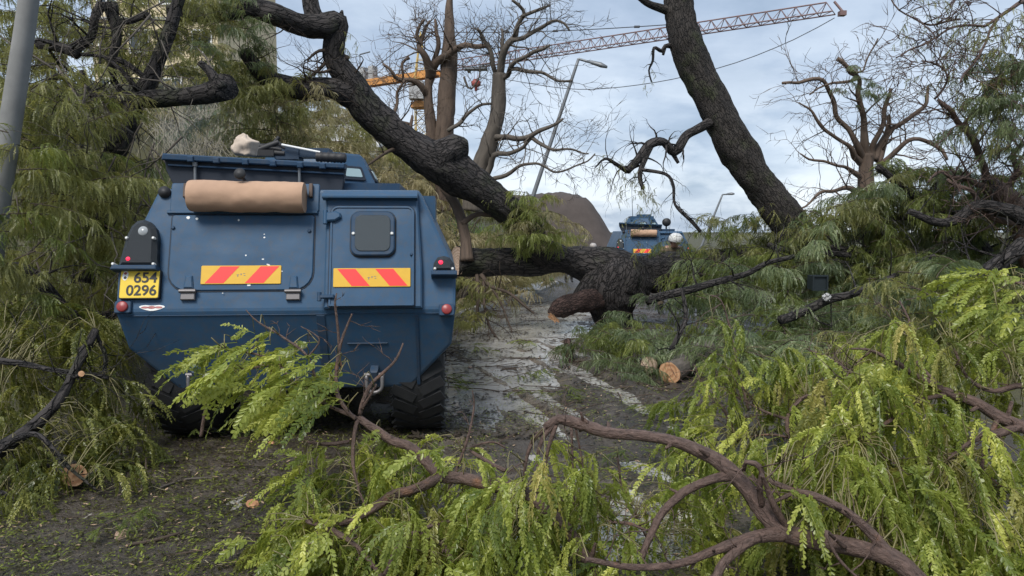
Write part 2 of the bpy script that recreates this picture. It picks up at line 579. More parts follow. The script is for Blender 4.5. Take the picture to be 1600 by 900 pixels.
def ground_mat():
    m, nt, bs, out = new_mat('wet_road')
    g = N(nt, 'ShaderNodeNewGeometry')
    pos = g.outputs['Position']
    at = N(nt, 'ShaderNodeAttribute', attribute_name='wet')
    ve = N(nt, 'ShaderNodeAttribute', attribute_name='verge')
    a = noise_n(nt, pos, 1.3, 6, 0.6)
    b = noise_n(nt, pos, 9.0, 6, 0.7)
    c = noise_n(nt, pos, 60.0, 3, 0.7)
    mud = ramp(nt, [(0.35, (0.05, 0.038, 0.028)), (0.5, (0.10, 0.080, 0.062)), (0.68, (0.19, 0.16, 0.13))], b.outputs[0])
    asp = ramp(nt, [(0.35, (0.022, 0.019, 0.016)), (0.7, (0.06, 0.050, 0.041))], c.outputs[0])
    fa = ramp(nt, [(0.42, 0.0), (0.58, 1.0)], a.outputs[0])
    fw = math_n(nt, 'MULTIPLY', fa.outputs[0], 0.55)
    fw = math_n(nt, 'ADD', fw, math_n(nt, 'MULTIPLY', at.outputs['Fac'], 0.75), True)
    col = mixc(nt, fw, asp.outputs[0], mud.outputs[0])
    col = mixc(nt, math_n(nt, 'MULTIPLY', at.outputs['Fac'], 0.55), col, (0.22, 0.185, 0.152))  # wet mud lightened in colour to stand in for bright sky reflection
    # sawdust blotches
    sd = noise_n(nt, pos, 1.7, 5, 0.7)
    sdm = ramp(nt, [(0.56, 0.0), (0.68, 0.75)], sd.outputs[0])
    col = mixc(nt, math_n(nt, 'MULTIPLY', sdm.outputs[0], at.outputs['Fac']), col, (0.30, 0.19, 0.11))
    green = ramp(nt, [(0.3, (0.03, 0.03, 0.014)), (0.7, (0.085, 0.08, 0.035))], b.outputs[0])
    col = mixc(nt, ve.outputs['Fac'], col, green.outputs[0])
    setin(nt, bs.inputs['Base Color'], col)
    rn = ramp(nt, [(0.35, 0.12), (0.65, 0.6)], b.outputs[0])
    ro = math_n(nt, 'SUBTRACT', rn.outputs[0], math_n(nt, 'MULTIPLY', at.outputs['Fac'], 0.38), True)
    ro = math_n(nt, 'ADD', ro, 0.09)
    ro = math_n(nt, 'ADD', ro, math_n(nt, 'MULTIPLY', ve.outputs['Fac'], 0.4))
    nt.links.new(ro, bs.inputs['Roughness'])
    fine = noise_n(nt, pos, 190.0, 2, 0.7)
    hh = math_n(nt, 'ADD', b.outputs[0], math_n(nt, 'MULTIPLY', c.outputs[0], 0.45))
    hh = math_n(nt, 'ADD', hh, math_n(nt, 'MULTIPLY', fine.outputs[0], 0.22))
    bp = N(nt, 'ShaderNodeBump', inp={'Strength': 0.8, 'Distance': 0.03})
    nt.links.new(math_n(nt, 'SUBTRACT', 0.85, math_n(nt, 'MULTIPLY', at.outputs['Fac'], 0.62), True), bp.inputs['Strength'])
    nt.links.new(hh, bp.inputs['Height'])
    nt.links.new(bp.outputs[0], bs.inputs['Normal'])
    return m


def water_mat():
    m, nt, bs, out = new_mat('muddy_water')
    g = N(nt, 'ShaderNodeNewGeometry')
    a = noise_n(nt, g.outputs['Position'], 2.5, 5, 0.6)
    col = ramp(nt, [(0.3, (0.30, 0.285, 0.265)), (0.7, (0.42, 0.405, 0.385))], a.outputs[0])
    setin(nt, bs.inputs['Base Color'], col.outputs[0])
    bs.inputs['Roughness'].default_value = 0.13
    bs.inputs['Specular IOR Level'].default_value = 0.8
    bs.inputs['IOR'].default_value = 1.6
    w = noise_n(nt, g.outputs['Position'], 14, 3, 0.5)
    bp = N(nt, 'ShaderNodeBump', inp={'Strength': 0.25, 'Distance': 0.01})
    nt.links.new(w.outputs[0], bp.inputs['Height'])
    nt.links.new(bp.outputs[0], bs.inputs['Normal'])
    return m


# ------------------------------------------------------------------ ground and water
def axis(dense, far):
    lo, hi, step = dense
    a = list(np.arange(lo, hi + 1e-6, step))
    s = step
    x = a[-1]
    up = []
    while x < far:
        s *= 1.22
        x += s
        up.append(x)
    s = step
    x = a[0]
    dn = []
    while x > -far:
        s *= 1.22
        x -= s
        dn.append(x)
    return np.array(dn[::-1] + a + up)


xs = axis((-4.2, 4.6, 0.055), 900)
ys = axis((2.6, 13.6, 0.055), 900)
nx, ny = len(xs), len(ys)
gv = np.zeros((ny, nx, 3), dtype=np.float32)
wet = np.zeros((ny, nx), dtype=np.float32)
vg = np.zeros((ny, nx), dtype=np.float32)
for j, y in enumerate(ys):
    for i, x in enumerate(xs):
        gv[j, i] = (x, y, gz(x, y))
        if 2 < y < 40 and abs(x) < 8:
            wet[j, i] = min(1.0, wetmask(x, y) * 1.0)
        xl = -3.4 + 1.3 * sstep(10, 12, y)
        if y > 12:
            xl = -1.35 + (y - 12.6) * 0.186 - 0.3
        vg[j, i] = max(sstep(0.0, 0.8, xl - x), sstep(0, 1.5, x - (3.0 + 0.06 * y)), sstep(60, 90, y))
idx = np.arange(nx * ny).reshape(ny, nx)
quads = np.stack([idx[:-1, :-1], idx[:-1, 1:], idx[1:, 1:], idx[1:, :-1]], -1).reshape(-1, 4)


def mesh_np(name, verts, quads_or_tris, mat, attrs=None, smooth=True):
    me = bpy.data.meshes.new(name)
    v = np.ascontiguousarray(verts, dtype=np.float32).reshape(-1, 3)
    f = np.ascontiguousarray(quads_or_tris, dtype=np.int32)
    k = f.shape[1]
    me.vertices.add(len(v))
    me.vertices.foreach_set('co', v.ravel())
    me.loops.add(f.size)
    me.loops.foreach_set('vertex_index', f.ravel())
    me.polygons.add(len(f))
    me.polygons.foreach_set('loop_start', np.arange(0, f.size, k, dtype=np.int32))
    me.polygons.foreach_set('use_smooth', np.full(len(f), smooth))
    for m in (mat if isinstance(mat, list) else [mat]):
        me.materials.append(m)
    for an, ar in (attrs or {}).items():
        a = me.attributes.new(an, 'FLOAT', 'POINT')
        a.data.foreach_set('value', np.ascontiguousarray(ar, dtype=np.float32).ravel())
    me.update(calc_edges=True)
    me.validate()
    return me


go = kind(link_mesh('road', mesh_np('road', gv, quads, ground_mat(), {'wet': wet, 'verge': vg})), 'structure')
# standing water in the low parts of the road: a level sheet, the road's relief decides where it shows
wx = np.arange(-2.6, 3.4, 0.1)
wy = np.arange(3.0, 17.6, 0.1)
WXX, WYY = np.meshgrid(wx, wy)
WZ = -0.031 * np.maximum(0, WYY - 13.0) - 0.0005
wv = np.stack([WXX, WYY, WZ], -1)
wi = np.arange(WXX.size).reshape(WXX.shape)
wq = np.stack([wi[:-1, :-1], wi[:-1, 1:], wi[1:, 1:], wi[1:, :-1]], -1).reshape(-1, 4)
kind(link_mesh('water', mesh_np('water', wv, wq, water_mat())), 'structure')

# kerb on the left of the road beyond the fallen trunk
kb = MB()
kpts = [(-1.35, 12.6), (-0.9, 14.2), (-0.2, 17.2), (0.55, 21.0), (1.2, 25.0), (1.7, 29.0)]
for (a, b) in zip(kpts[:-1], kpts[1:]):
    nseg = max(1, int(math.dist(a, b) / 1.0))
    for k in range(nseg):
        t0, t1 = k / nseg + 0.004, (k + 1) / nseg - 0.004
        pa = Vector((a[0] + (b[0] - a[0]) * t0, a[1] + (b[1] - a[1]) * t0, 0))
        pb = Vector((a[0] + (b[0] - a[0]) * t1, a[1] + (b[1] - a[1]) * t1, 0))
        za, zb = gbase(pa.x, pa.y), gbase(pb.x, pb.y)
        dirv = (pb - pa).normalized()
        nrm = Vector((-dirv.y, dirv.x, 0)) * 0.09
        vs = []
        for (p, z) in ((pa, za), (pb, zb)):
            for (sgn, h) in ((1, -0.1), (1, 0.13), (-0.75, 0.13), (-1, 0.10), (-1, -0.1)):
                vs.append(Vector((p.x, p.y, z + h)) + nrm * sgn)
        fs = [(i, (i + 1) % 5, 5 + (i + 1) % 5, 5 + i) for i in range(5)] + [(4, 3, 2, 1, 0), (5, 6, 7, 8, 9)]
        kb.add(vs, fs, smooth=False)
kind(kb.build('kerb', M['concrete']), 'structure')

# brown earth hill far ahead
hb = MB()
HD = 62.0
hx0, hx1, hy0, hy1 = -16.0, 13.0, HD - 2, HD + 26
nhx, nhy = 90, 50
hvs = []
for j in range(nhy):
    for i in range(nhx):
        x = hx0 + (hx1 - hx0) * i / (nhx - 1)
        y = hy0 + (hy1 - hy0) * j / (nhy - 1)
        top = 4.7 * (1 - sstep(6.4, 10.6, x + 0.1 * (y - HD))) + 0.9 * noise.noise(Vector((x * 0.16, y * 0.16, 0))) * (1 - sstep(6, 9, x))
        rise = sstep(hy0, hy0 + 6, y) * (1 - sstep(hy1 - 9, hy1, y)) * sstep(hx0, hx0 + 6, x)
        z = -2.2 + (top + 2.2) * rise + 0.28 * noise.noise(Vector((x * 0.9, y * 0.9, 4))) * rise + 0.1 * noise.noise(Vector((x * 3, y * 3, 9))) * rise
        hvs.append((x, y, z))
hb.add(hvs, [(j * nhx + i, j * nhx + i + 1, (j + 1) * nhx + i + 1, (j + 1) * nhx + i) for j in range(nhy - 1) for i in range(nhx - 1)])
kind(hb.build('hill', simple('brown_earth', (0.062, 0.05, 0.045), 0.95, var=0.55, scale=0.9, bump=0.8)), 'structure')


# ------------------------------------------------------------------ limbs
def limb(mb, pts, sides=8, spacing=0.08, rough=0.08, freq=5.0, cap=(True, True), mi=0, seed=0.0, wob=0.0):
    """pts: list of (Vector, radius); Catmull-Rom tube with lumpy bark. Returns samples."""
    ps = [Vector(p) for p, r in pts]
    rs = [r for p, r in pts]
    out = []
    n = len(ps)
    for k in range(n - 1):
        p0, p1, p2, p3 = ps[max(0, k - 1)], ps[k], ps[k + 1], ps[min(n - 1, k + 2)]
        seg = max(1, int((p2 - p1).length / spacing))
        for q in range(seg):
            t = q / seg
            a = 0.5 * ((2 * p1) + (p2 - p0) * t + (2 * p0 - 5 * p1 + 4 * p2 - p3) * t * t + (3 * p1 - p0 - 3 * p2 + p3) * t ** 3)
            out.append((a, rs[k] + (rs[k + 1] - rs[k]) * t))
    out.append((ps[-1], rs[-1]))
    if wob:
        o2 = []
        for i, (a, r) in enumerate(out):
            f = min(1, i / 3, (len(out) - 1 - i) / 3)
            w = noise.noise_vector(a * 2.3 + Vector((seed, 0, 0))) * wob * f
            o2.append((a + w, r))
        out = o2
    vs, bk = [], []
    t = (out[1][0] - out[0][0]).normalized()
    u = t.orthogonal().normalized()
    L = 0.0
    for i, (c, r) in enumerate(out):
        if i:
            L += (c - out[i - 1][0]).length
            t2 = (out[min(i + 1, len(out) - 1)][0] - out[i - 1][0])
            if t2.length > 1e-9:
                t2.normalize()
                u = (u - t2 * u.dot(t2))
                u = u.normalized() if u.length > 1e-6 else t2.orthogonal().normalized()
                t = t2
        w = t.cross(u)
        for s in range(sides):
            a = 2 * math.pi * s / sides
            ca, sa = math.cos(a), math.sin(a)
            b = Vector((ca * r + seed, sa * r, L))
            k = 1.0
            if rough:
                q = Vector((b.x * freq, b.y * freq, b.z * freq * 0.35))
                k += rough * (noise.noise(q) + 0.6 * noise.noise(q * 2.3) + 0.35 * noise.noise(q * 5.1))
                k += rough * 0.9 * noise.noise(Vector((c.x * 1.7 + seed, c.y * 1.7, c.z * 1.7 + ca * .6 + sa * .3)))
            vs.append(c + (u * ca + w * sa) * r * k)
            bk.append(tuple(b))
    m = len(out)
    fs = [(i * sides + s, i * sides + (s + 1) % sides, (i + 1) * sides + (s + 1) % sides, (i + 1) * sides + s) for i in range(m - 1) for s in range(sides)]
    if cap[0]:
        fs.append(tuple(range(sides - 1, -1, -1)))
    if cap[1]:
        fs.append(tuple((m - 1) * sides + s for s in range(sides)))
    mb.add(vs, fs, mi, bk)
    return out


def pl(*pts):
    """(px, py, depth, width in px) -> (point, radius)"""
    return [(P(a, b, d), w * d / F / 2) for (a, b, d, w) in pts]


GROW_MIN = [0.0025]


def grow(mb, p, d, length, r, depth, rng, droop=0.0, wig=0.35, spread=0.9, nkids=3, sides=5, tipr=0.25, kid=0.62, seed=0.0):
    d = d.normalized()
    n = 4 if depth > 0 else 3
    pts = [(p, r)]
    q = p
    dd = d
    for i in range(n):
        dd = (dd + Vector((rng.uniform(-1, 1), rng.uniform(-1, 1), rng.uniform(-1, 1) - droop)) * wig).normalized()
        q = q + dd * (length / n)
        pts.append((q, r * (1 - (1 - tipr) * (i + 1) / n)))
    limb(mb, pts, sides=max(3, sides), spacing=max(length / 7, 0.02), rough=0.0, seed=seed)
    if depth > 0:
        for k in range(nkids):
            t = rng.uniform(0.25, 1.0) if k else 1.0
            i = min(n - 1, int(t * n))
            a, ra = pts[i]
            b, rb = pts[i + 1] if i + 1 < len(pts) else pts[i]
            f = t * n - i
            pos = a + (b - a) * min(1, f)
            bd = (b - a).normalized()
            side = Vector((rng.uniform(-1, 1), rng.uniform(-1, 1), rng.uniform(-1, 1)))
            side = (side - bd * side.dot(bd)).normalized()
            nd = (bd + side * spread * rng.uniform(0.5, 1.2)).normalized()
            grow(mb, pos, nd, length * kid * rng.uniform(0.7, 1.2), max(ra * 0.6, GROW_MIN[0]), depth - 1, rng, droop, wig, spread, nkids, max(3, sides - 1), tipr, kid, seed + k)


def sprout(mb, samples, n, rng, length=(0.5, 1.0), depth=2, t0=0.2, t1=1.0, up=0.2, droop=0.0, rk=0.4, nkids=3, bias=None, sides=5, rmax=1.0):
    """side branches off a sampled limb"""
    m = len(samples)
    for k in range(n):
        t = t0 + (t1 - t0) * (k + rng.random()) / n
        i = min(m - 2, int(t * (m - 1)))
        c, r = samples[i]
        td = (samples[i + 1][0] - c).normalized()
        side = Vector((rng.uniform(-1, 1), rng.uniform(-1, 1), rng.uniform(-1, 1) + up))
        if bias:
            side += Vector(bias)
        side = (side - td * side.dot(td) * 0.7).normalized()
        d = (side + td * rng.uniform(0.1, 0.7)).normalized()
        grow(mb, c + side * r * 0.5, d, rng.uniform(*length), min(max(0.004, GROW_MIN[0] * 1.4, r * rk * rng.uniform(0.6, 1.1)), rmax), depth, rng, droop=droop, nkids=nkids, sides=sides, seed=rng.uniform(0, 50))


def cut_disc(center, normal, r, mat, parent, rng, n=18, off=0.003, squash=1.0, name='cut_face', jag=0.10):
    nn = Vector(normal).normalized()
    u = nn.orthogonal().normalized()
    w = nn.cross(u)
    vs, bk = [], []
    rings = 5
    for k in range(rings + 1):
        for i in range(n):
            a = 2 * math.pi * i / n
            rr = r * k / rings * (1 + (jag * noise.noise(Vector((math.cos(a) * 2, math.sin(a) * 2, center.x))) if k else 0))
            x, y = rr * math.cos(a), rr * math.sin(a) * squash
            vs.append(Vector(center) + u * x + w * y + nn * (off + 0.008 * noise.noise(Vector((x * 25, y * 25, 1)))))
            bk.append((x, y, center.x * 3 % 1 * 0.02))
    fs = [(k * n + i, k * n + (i + 1) % n, (k + 1) * n + (i + 1) % n, (k + 1) * n + i) for k in range(rings) for i in range(n)]
    mb = MB()
    mb.add(vs, fs, 0, bk)
    return mb.build(name, mat, parent)


# ------------------------------------------------------------------ leaves
def pinna(rng, base, d0, length, droop, npair, ll, lw, six=False, roll=None, curl=0.0):
    """one feathered leaflet row; returns verts, quads. droop: how strongly the axis falls"""
    n = npair
    pts = [np.array(base)]
    d = np.array(d0, float)
    d /= np.linalg.norm(d)
    axis = []
    for i in range(n):
        d = d + np.array([0, 0, -droop / n])
        d /= np.linalg.norm(d)
        axis.append(d.copy())
        pts.append(pts[-1] + d * length / n)
    h = np.array([rng.uniform(-1, 1), rng.uniform(-1, 1), rng.uniform(-0.3, 0.3)]) if roll is None else np.array(roll, float)
    V, Q = [], []
    for i in range(n):
        a = axis[i]
        s = h - a * h.dot(a)
        s /= (np.linalg.norm(s) + 1e-9)
        nrm = np.cross(a, s)
        f = (i + 0.6) / n
        sz = math.sin(math.pi * min(0.93, 0.16 + 0.8 * f)) ** 0.5
        p = pts[i]
        for sg in (-1, 1):
            if rng.random() < 0.09:
                continue
            ang = rng.uniform(0.45, 1.0)
            ld = a * math.cos(ang) * 1.0 + s * sg * math.sin(ang) + nrm * rng.uniform(-0.3, 0.3) + np.array([0, 0, -0.12])
            ld /= np.linalg.norm(ld)
            lwv = np.cross(nrm, ld) * lw * 0.5 * rng.uniform(0.8, 1.15)
            L = ll * sz * rng.uniform(0.65, 1.2)
            o = len(V)
            fold = nrm * lw * rng.uniform(-0.05, 0.3)
            if six:
                V += [p, p + ld * L * 0.3 + lwv * 0.9 + fold, p + ld * L * 0.75 + lwv * 0.95 + fold, p + ld * L,
                      p + ld * L * 0.75 - lwv * 0.95 + fold, p + ld * L * 0.3 - lwv * 0.9 + fold]
                Q += [(o, o + 1, o + 2, o + 3), (o, o + 3, o + 4, o + 5)]
            else:
                V += [p, p + ld * L * 0.5 + lwv, p + ld * L, p + ld * L * 0.5 - lwv]
                Q += [(o, o + 1, o + 2, o + 3)]
    # rachis ribbon (two crossed strips)
    wv = 0.0016 if six else 0.0022
    for ax in (0, 1):
        o = len(V)
        for i in range(0, n + 1, 2):
            a = axis[min(i, n - 1)]
            s = h - a * h.dot(a)
            s /= (np.linalg.norm(s) + 1e-9)
            if ax:
                s = np.cross(a, s)
            V += [pts[i] + s * wv, pts[i] - s * wv]
        m = len(range(0, n + 1, 2))
        for k in range(m - 1):
            Q.append((o + 2 * k, o + 2 * k + 1, o + 2 * k + 3, o + 2 * k + 2))
    return V, Q


def leaf_mesh(seed, mat, npin=6, plen=0.22, droop=2.2, rlen=0.2, rdroop=0.5, six=True, npair=11, ll=0.042, lw=0.015, scatter=0.5):
    """one compound leaf: a stalk with feathered pinnae; attached at the origin, reaching +X"""
    rng = random.Random(seed)
    V, Q, T = [], [], []
    p = np.zeros(3)
    d = np.array([1.0, rng.uniform(-0.2, 0.2), rng.uniform(-0.1, 0.3)])
    d /= np.linalg.norm(d)
    st = [p.copy()]
    K = 6
    dirs = []
    for i in range(K):
        d = d + np.array([0, rng.uniform(-.1, .1), -rdroop / K])
        d /= np.linalg.norm(d)
        p = p + d * rlen / K
        st.append(p.copy())
        dirs.append(d.copy())
    for ax in (0, 1):
        o = len(V)
        for i in range(K + 1):
            a = dirs[min(i, K - 1)]
            s = np.cross(a, [0, 0, 1.0])
            s /= np.linalg.norm(s)
            if ax:
                s = np.cross(a, s)
            V += [st[i] + s * 0.0022, st[i] - s * 0.0022]
        for k in range(K):
            Q.append((o + 2 * k, o + 2 * k + 1, o + 2 * k + 3, o + 2 * k + 2))
    for k in range(npin):
        t = 0.3 + 0.7 * (k + 0.5) / npin
        i = min(K - 1, int(t * K))
        b = st[i] + (st[i + 1] - st[i]) * (t * K - i)
        a = dirs[i]
        sg = 1 if k % 2 else -1
        s = np.cross(a, [0, 0, 1.0])
        s /= np.linalg.norm(s)
        d0 = a * rng.uniform(0.5, 1.0) + s * sg * rng.uniform(0.2, 0.2 + scatter) + np.array([0, 0, rng.uniform(-0.3, 0.2)])
        v, q = pinna(rng, b, d0, plen * rng.uniform(0.55, 1.25), droop * rng.uniform(0.35, 1.4), npair, ll, lw, six)
        o = len(V)
        T += [0.5] * (o - len(T))
        V += v
        T += [rng.random()] * len(v)
        Q += [tuple(x + o for x in f) for f in q]
    return mesh_np('leaf', np.array(V), np.array(Q), mat, {'tint': T}, smooth=False)


def twig_mesh(seed, mat, nleaf=16, length=0.8, droop=0.7, plen=0.19, pdroop=2.0, npair=11, ll=0.020, lw=0.010, npin=7, bark=None):
    """a leafy twig: thin stem along +X that sags, with hanging compound leaves"""
    rng = random.Random(seed)
    V, Q, T = [], [], []
    K = 8
    p = np.zeros(3)
    d = np.array([1.0, 0, rng.uniform(0.1, 0.5)])
    d /= np.linalg.norm(d)
    st, dirs = [p.copy()], []
    for i in range(K):
        d = d + np.array([0, rng.uniform(-.22, .22), -droop / K + rng.uniform(-.1, .1)])
        d /= np.linalg.norm(d)
        p = p + d * length / K
        st.append(p.copy())
        dirs.append(d.copy())
    for k in range(nleaf):
        t = (k + rng.random()) / nleaf
        t = 0.08 + 0.92 * t
        i = min(K - 1, int(t * K))
        b = st[i] + (st[i + 1] - st[i]) * (t * K - i)
        az = rng.uniform(0, 2 * math.pi)
        ld = dirs[i] * 0.6 + np.array([math.cos(az), math.sin(az), rng.uniform(-0.5, 0.3)]) * 0.8
        ld /= np.linalg.norm(ld)
        tip = b.copy()
        lt_ = rng.random()
        for j in range(npin):
            tip = tip + (ld + np.array([0, 0, -0.1 * j])) * 0.024
            d0 = ld + np.array([rng.uniform(-.8, .8), rng.uniform(-.8, .8), rng.uniform(-.9, .0)])
            v, q = pinna(rng, tip, d0, plen * rng.uniform(0.6, 1.35), pdroop * rng.uniform(0.25, 1.5), npair, ll, lw)
            o = len(V)
            V += v
            T += [min(1.0, max(0.0, 0.7 * rng.random() + 0.3 * lt_))] * len(v)
            Q += [tuple(x + o for x in f) for f in q]
    nlf = len(Q)
    # woody stem, four sided
    o = len(V)
    for i in range(K + 1):
        a = dirs[min(i, K - 1)]
        s = np.cross(a, [0, 0, 1.0])
        s /= np.linalg.norm(s)
        u = np.cross(a, s)
        r = 0.007 * (1 - 0.75 * i / K)
        V += [st[i] + s * r, st[i] + u * r, st[i] - s * r, st[i] - u * r]
    for i in range(K):
        for j in range(4):
            Q.append((o + i * 4 + j, o + i * 4 + (j + 1) % 4, o + (i + 1) * 4 + (j + 1) % 4, o + (i + 1) * 4 + j))
    T += [0.5] * (len(V) - len(T))
    me = mesh_np('leafy_twig', np.array(V), np.array(Q), [mat, bark or M['bark_twig']], {'tint': T}, smooth=False)
    mi = np.zeros(len(Q), dtype=np.int32)
    mi[nlf:] = 1
    me.polygons.foreach_set('material_index', mi)
    return me


LEAF_HANG = [leaf_mesh(100 + i, M[('leaf_bright', 'leaf_bright', 'leaf_deep', 'leaf_bright', 'leaf_bright', 'leaf_bright', 'leaf_deep', 'leaf_wilt')[i % 8]], npin=7, plen=0.30, droop=3.6, rlen=0.18, rdroop=0.9, scatter=0.6, npair=18, ll=0.029, lw=0.0125) for i in range(12)]
LEAF_FAN = [leaf_mesh(200 + i, M[('leaf_bright', 'leaf_bright', 'leaf_deep')[i % 3]], npin=4, plen=0.30, droop=0.9, rlen=0.16, rdroop=0.3, scatter=0.6, npair=14, ll=0.042, lw=0.016) for i in range(7)]
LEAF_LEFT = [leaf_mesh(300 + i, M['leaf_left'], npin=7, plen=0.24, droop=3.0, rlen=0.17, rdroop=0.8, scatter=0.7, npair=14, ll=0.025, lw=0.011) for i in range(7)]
TW_OLIVE = [twig_mesh(400 + i, M['leaf_olive']) for i in range(5)]
TW_COOL = [twig_mesh(500 + i, M['leaf_cool']) for i in range(5)]
TW_MID = [twig_mesh(600 + i, M['leaf_mid']) for i in range(5)]
TW_DRY = [twig_mesh(700 + i, M['leaf_dry'], nleaf=11, pdroop=1.6, droop=0.5) for i in range(4)]
TW_THIN = [twig_mesh(800 + i, M['leaf_olive'], nleaf=5, npin=3, length=0.7, droop=1.4) for i in range(4)]


def put(mesh, name, parent, loc, rz=0.0, ty=0.0, tx=0.0, s=1.0):
    o = bpy.data.objects.new(name, mesh)
    o.parent = parent
    o.location = Vector(loc) - parent.location
    o.rotation_euler = (tx, ty, rz)
    o.scale = (s, s, s)
    COL.objects.link(o)
    return o


def in_poly(x, y, poly):
    c = False
    j = len(poly) - 1
    for i in range(len(poly)):
        xi, yi = poly[i]
        xj, yj = poly[j]
        if (yi > y) != (yj > y) and x < (xj - xi) * (y - yi) / (yj - yi) + xi:
            c = not c
        j = i
    return c


EXC = [(1062, 525, 58), (1040, 600, 26), (1072, 540, 46), (1046, 570, 36), (1020, 560, 24), (888, 560, 20)]


def scatter(poly, n, rng):
    x0, x1 = min(p[0] for p in poly), max(p[0] for p in poly)
    y0, y1 = min(p[1] for p in poly), max(p[1] for p in poly)
    # jittered best-candidate sampling for an even cover
    pts = []
    while len(pts) < n:
        best, bd = None, -1
        for _ in range(6):
            for _t in range(200):
                a, b = rng.uniform(x0, x1), rng.uniform(y0, y1)
                if in_poly(a, b, poly) and not any((a - e[0]) ** 2 + (b - e[1]) ** 2 < e[2] ** 2 for e in EXC):
                    break
            dm = min(((a - q[0]) ** 2 + (b - q[1]) ** 2 for q in pts[-120:]), default=1e9)
            if dm > bd:
                best, bd = (a, b), dm
        pts.append(best)
    return pts


def dress(parent, limbs, poly, n, dep, rng, meshes, twig_mb, size=(0.8, 1.25), az=None, azs=1.2, lift=0.05, maxlen=1.0, name='leaf', tilt=0.35, tr=0.004):
    """hang leaves inside an outline of the picture at depth dep(px, py), each on its own twig from the nearest limb"""
    nodes = [c for L in limbs for (c, r) in L]
    for (px, py) in scatter(poly, n, rng):
        p = P(px, py, dep(px, py) + rng.uniform(-0.22, 0.3))
        g = gz(p.x, p.y)
        if p.z < g + 0.12:
            p.z = g + 0.12 + rng.uniform(0, 0.05)
        c = min(nodes, key=lambda q: (q - p).length_squared)
        v = p - c
        if v.length > maxlen:
            c = p - v.normalized() * maxlen * rng.uniform(0.3, 0.7)
            v = p - c
        mid = c + v * 0.5 + Vector((rng.uniform(-.06, .06), rng.uniform(-.06, .06), lift + 0.15 * v.length * rng.random()))
        if v.length > 0.03:
            limb(twig_mb, [(c, tr), (mid, tr * 0.8), (p, tr * 0.45)], sides=4, spacing=max(0.04, v.length / 6), rough=0, wob=0.03, seed=rng.uniform(0, 9))
        e = p - mid
        a = math.atan2(e.y, e.x) if az is None else az
        a += rng.uniform(-azs, azs)
        put(rng.choice(meshes), name, parent, p, a, rng.uniform(-tilt, tilt), rng.uniform(-tilt, tilt), rng.uniform(*size))


def clothe(parent, poly, n, dep, rng, meshes, size=(0.8, 1.3), az=None, azs=math.pi, jit=0.4, name='leafy_twig', tilt=0.3, above=0.25):
    for (px, py) in scatter(poly, n, rng):
        p = P(px, py, dep(px, py) + rng.uniform(-jit, jit))
        g = gz(p.x, p.y)
        if p.z < g + above:
            p.z = g + above * rng.uniform(0.8, 1.3)
        a = rng.uniform(-math.pi, math.pi) if az is None else az + rng.uniform(-azs, azs)
        put(rng.choice(meshes), name, parent, p, a, rng.uniform(-tilt, tilt), rng.uniform(-tilt, tilt), rng.uniform(*size))



# ------------------------------------------------------------------ armoured vehicle
VLOC = Vector(((446 - 800) / F * 5.12, 5.12, 0.0))
VROT = math.radians(5.0)
VM = Matrix.Translation(VLOC) @ Matrix.Rotation(VROT, 4, 'Z')
VMI = VM.inverted()
ZK = 1.045          # height of the knee between upper and lower rear plates
SU, SL = 0.29, 0.42  # slopes of the two plates


def vray(px, py, n, o):
    """pixel ray met with a plane (normal n through o) in the vehicle's own frame"""
    c = VMI @ CAM
    r = (VMI.to_3x3() @ raydir(px, py))
    return c + r * ((Vector(o) - c).dot(n) / r.dot(n))


NU = Vector((0, -1, SU)).normalized()
EU = Vector((0, SU, 1)).normalized()
NL = Vector((0, -1, -SL)).normalized()
EL = Vector((0, -SL, 1)).normalized()
O0 = Vector((0, 0, ZK))
UF = (O0, Vector((1, 0, 0)), EU, NU)
LF = (O0, Vector((1, 0, 0)), EL, NL)


def fp(fr, px, py):
    o, ex, eu, en = fr
    p = vray(px, py, en, o) - o
    return (p.dot(ex), p.dot(eu))


def fpt(fr, x, u, h=0.0):
    o, ex, eu, en = fr
    return o + ex * x + eu * u + en * h


def offset_poly(poly, b):
    n = len(poly)
    out = []
    for i in range(n):
        p0, p1, p2 = (Vector(poly[(i + k) % n]) for k in (-1, 0, 1))
        e1, e2 = (p1 - p0), (p2 - p1)
        if e1.length < 1e-9 or e2.length < 1e-9:
            out.append(p1)
            continue
        e1.normalize()
        e2.normalize()
        n1, n2 = Vector((-e1.y, e1.x)), Vector((-e2.y, e2.x))
        m = (n1 + n2)
        if m.length < 1e-6:
            m = n1
        m.normalize()
        out.append(p1 + m * (b / max(0.4, m.dot(n1))))
    return out


def prism(mb, fr, poly, h0, h1, bev=0.004, mi=0):
    """counter-clockwise outline in a plate's frame raised from h0 to h1 with a bevelled lip"""
    area = sum(poly[i][0] * poly[(i + 1) % len(poly)][1] - poly[(i + 1) % len(poly)][0] * poly[i][1] for i in range(len(poly)))
    if area < 0:
        poly = poly[::-1]
    inn = offset_poly(poly, bev)
    n = len(poly)
    vs = [fpt(fr, p[0], p[1], h0) for p in poly] + [fpt(fr, p[0], p[1], h1 - bev) for p in poly] + [fpt(fr, p[0], p[1], h1) for p in inn]
    fs = []
    for k in (0, 1):
        for i in range(n):
            j = (i + 1) % n
            fs.append((k * n + i, k * n + j, (k + 1) * n + j, (k + 1) * n + i))
    mb.add(vs, fs, mi, smooth=False)
    mb.add(vs[2 * n:], [tuple(range(n))], mi, smooth=False)


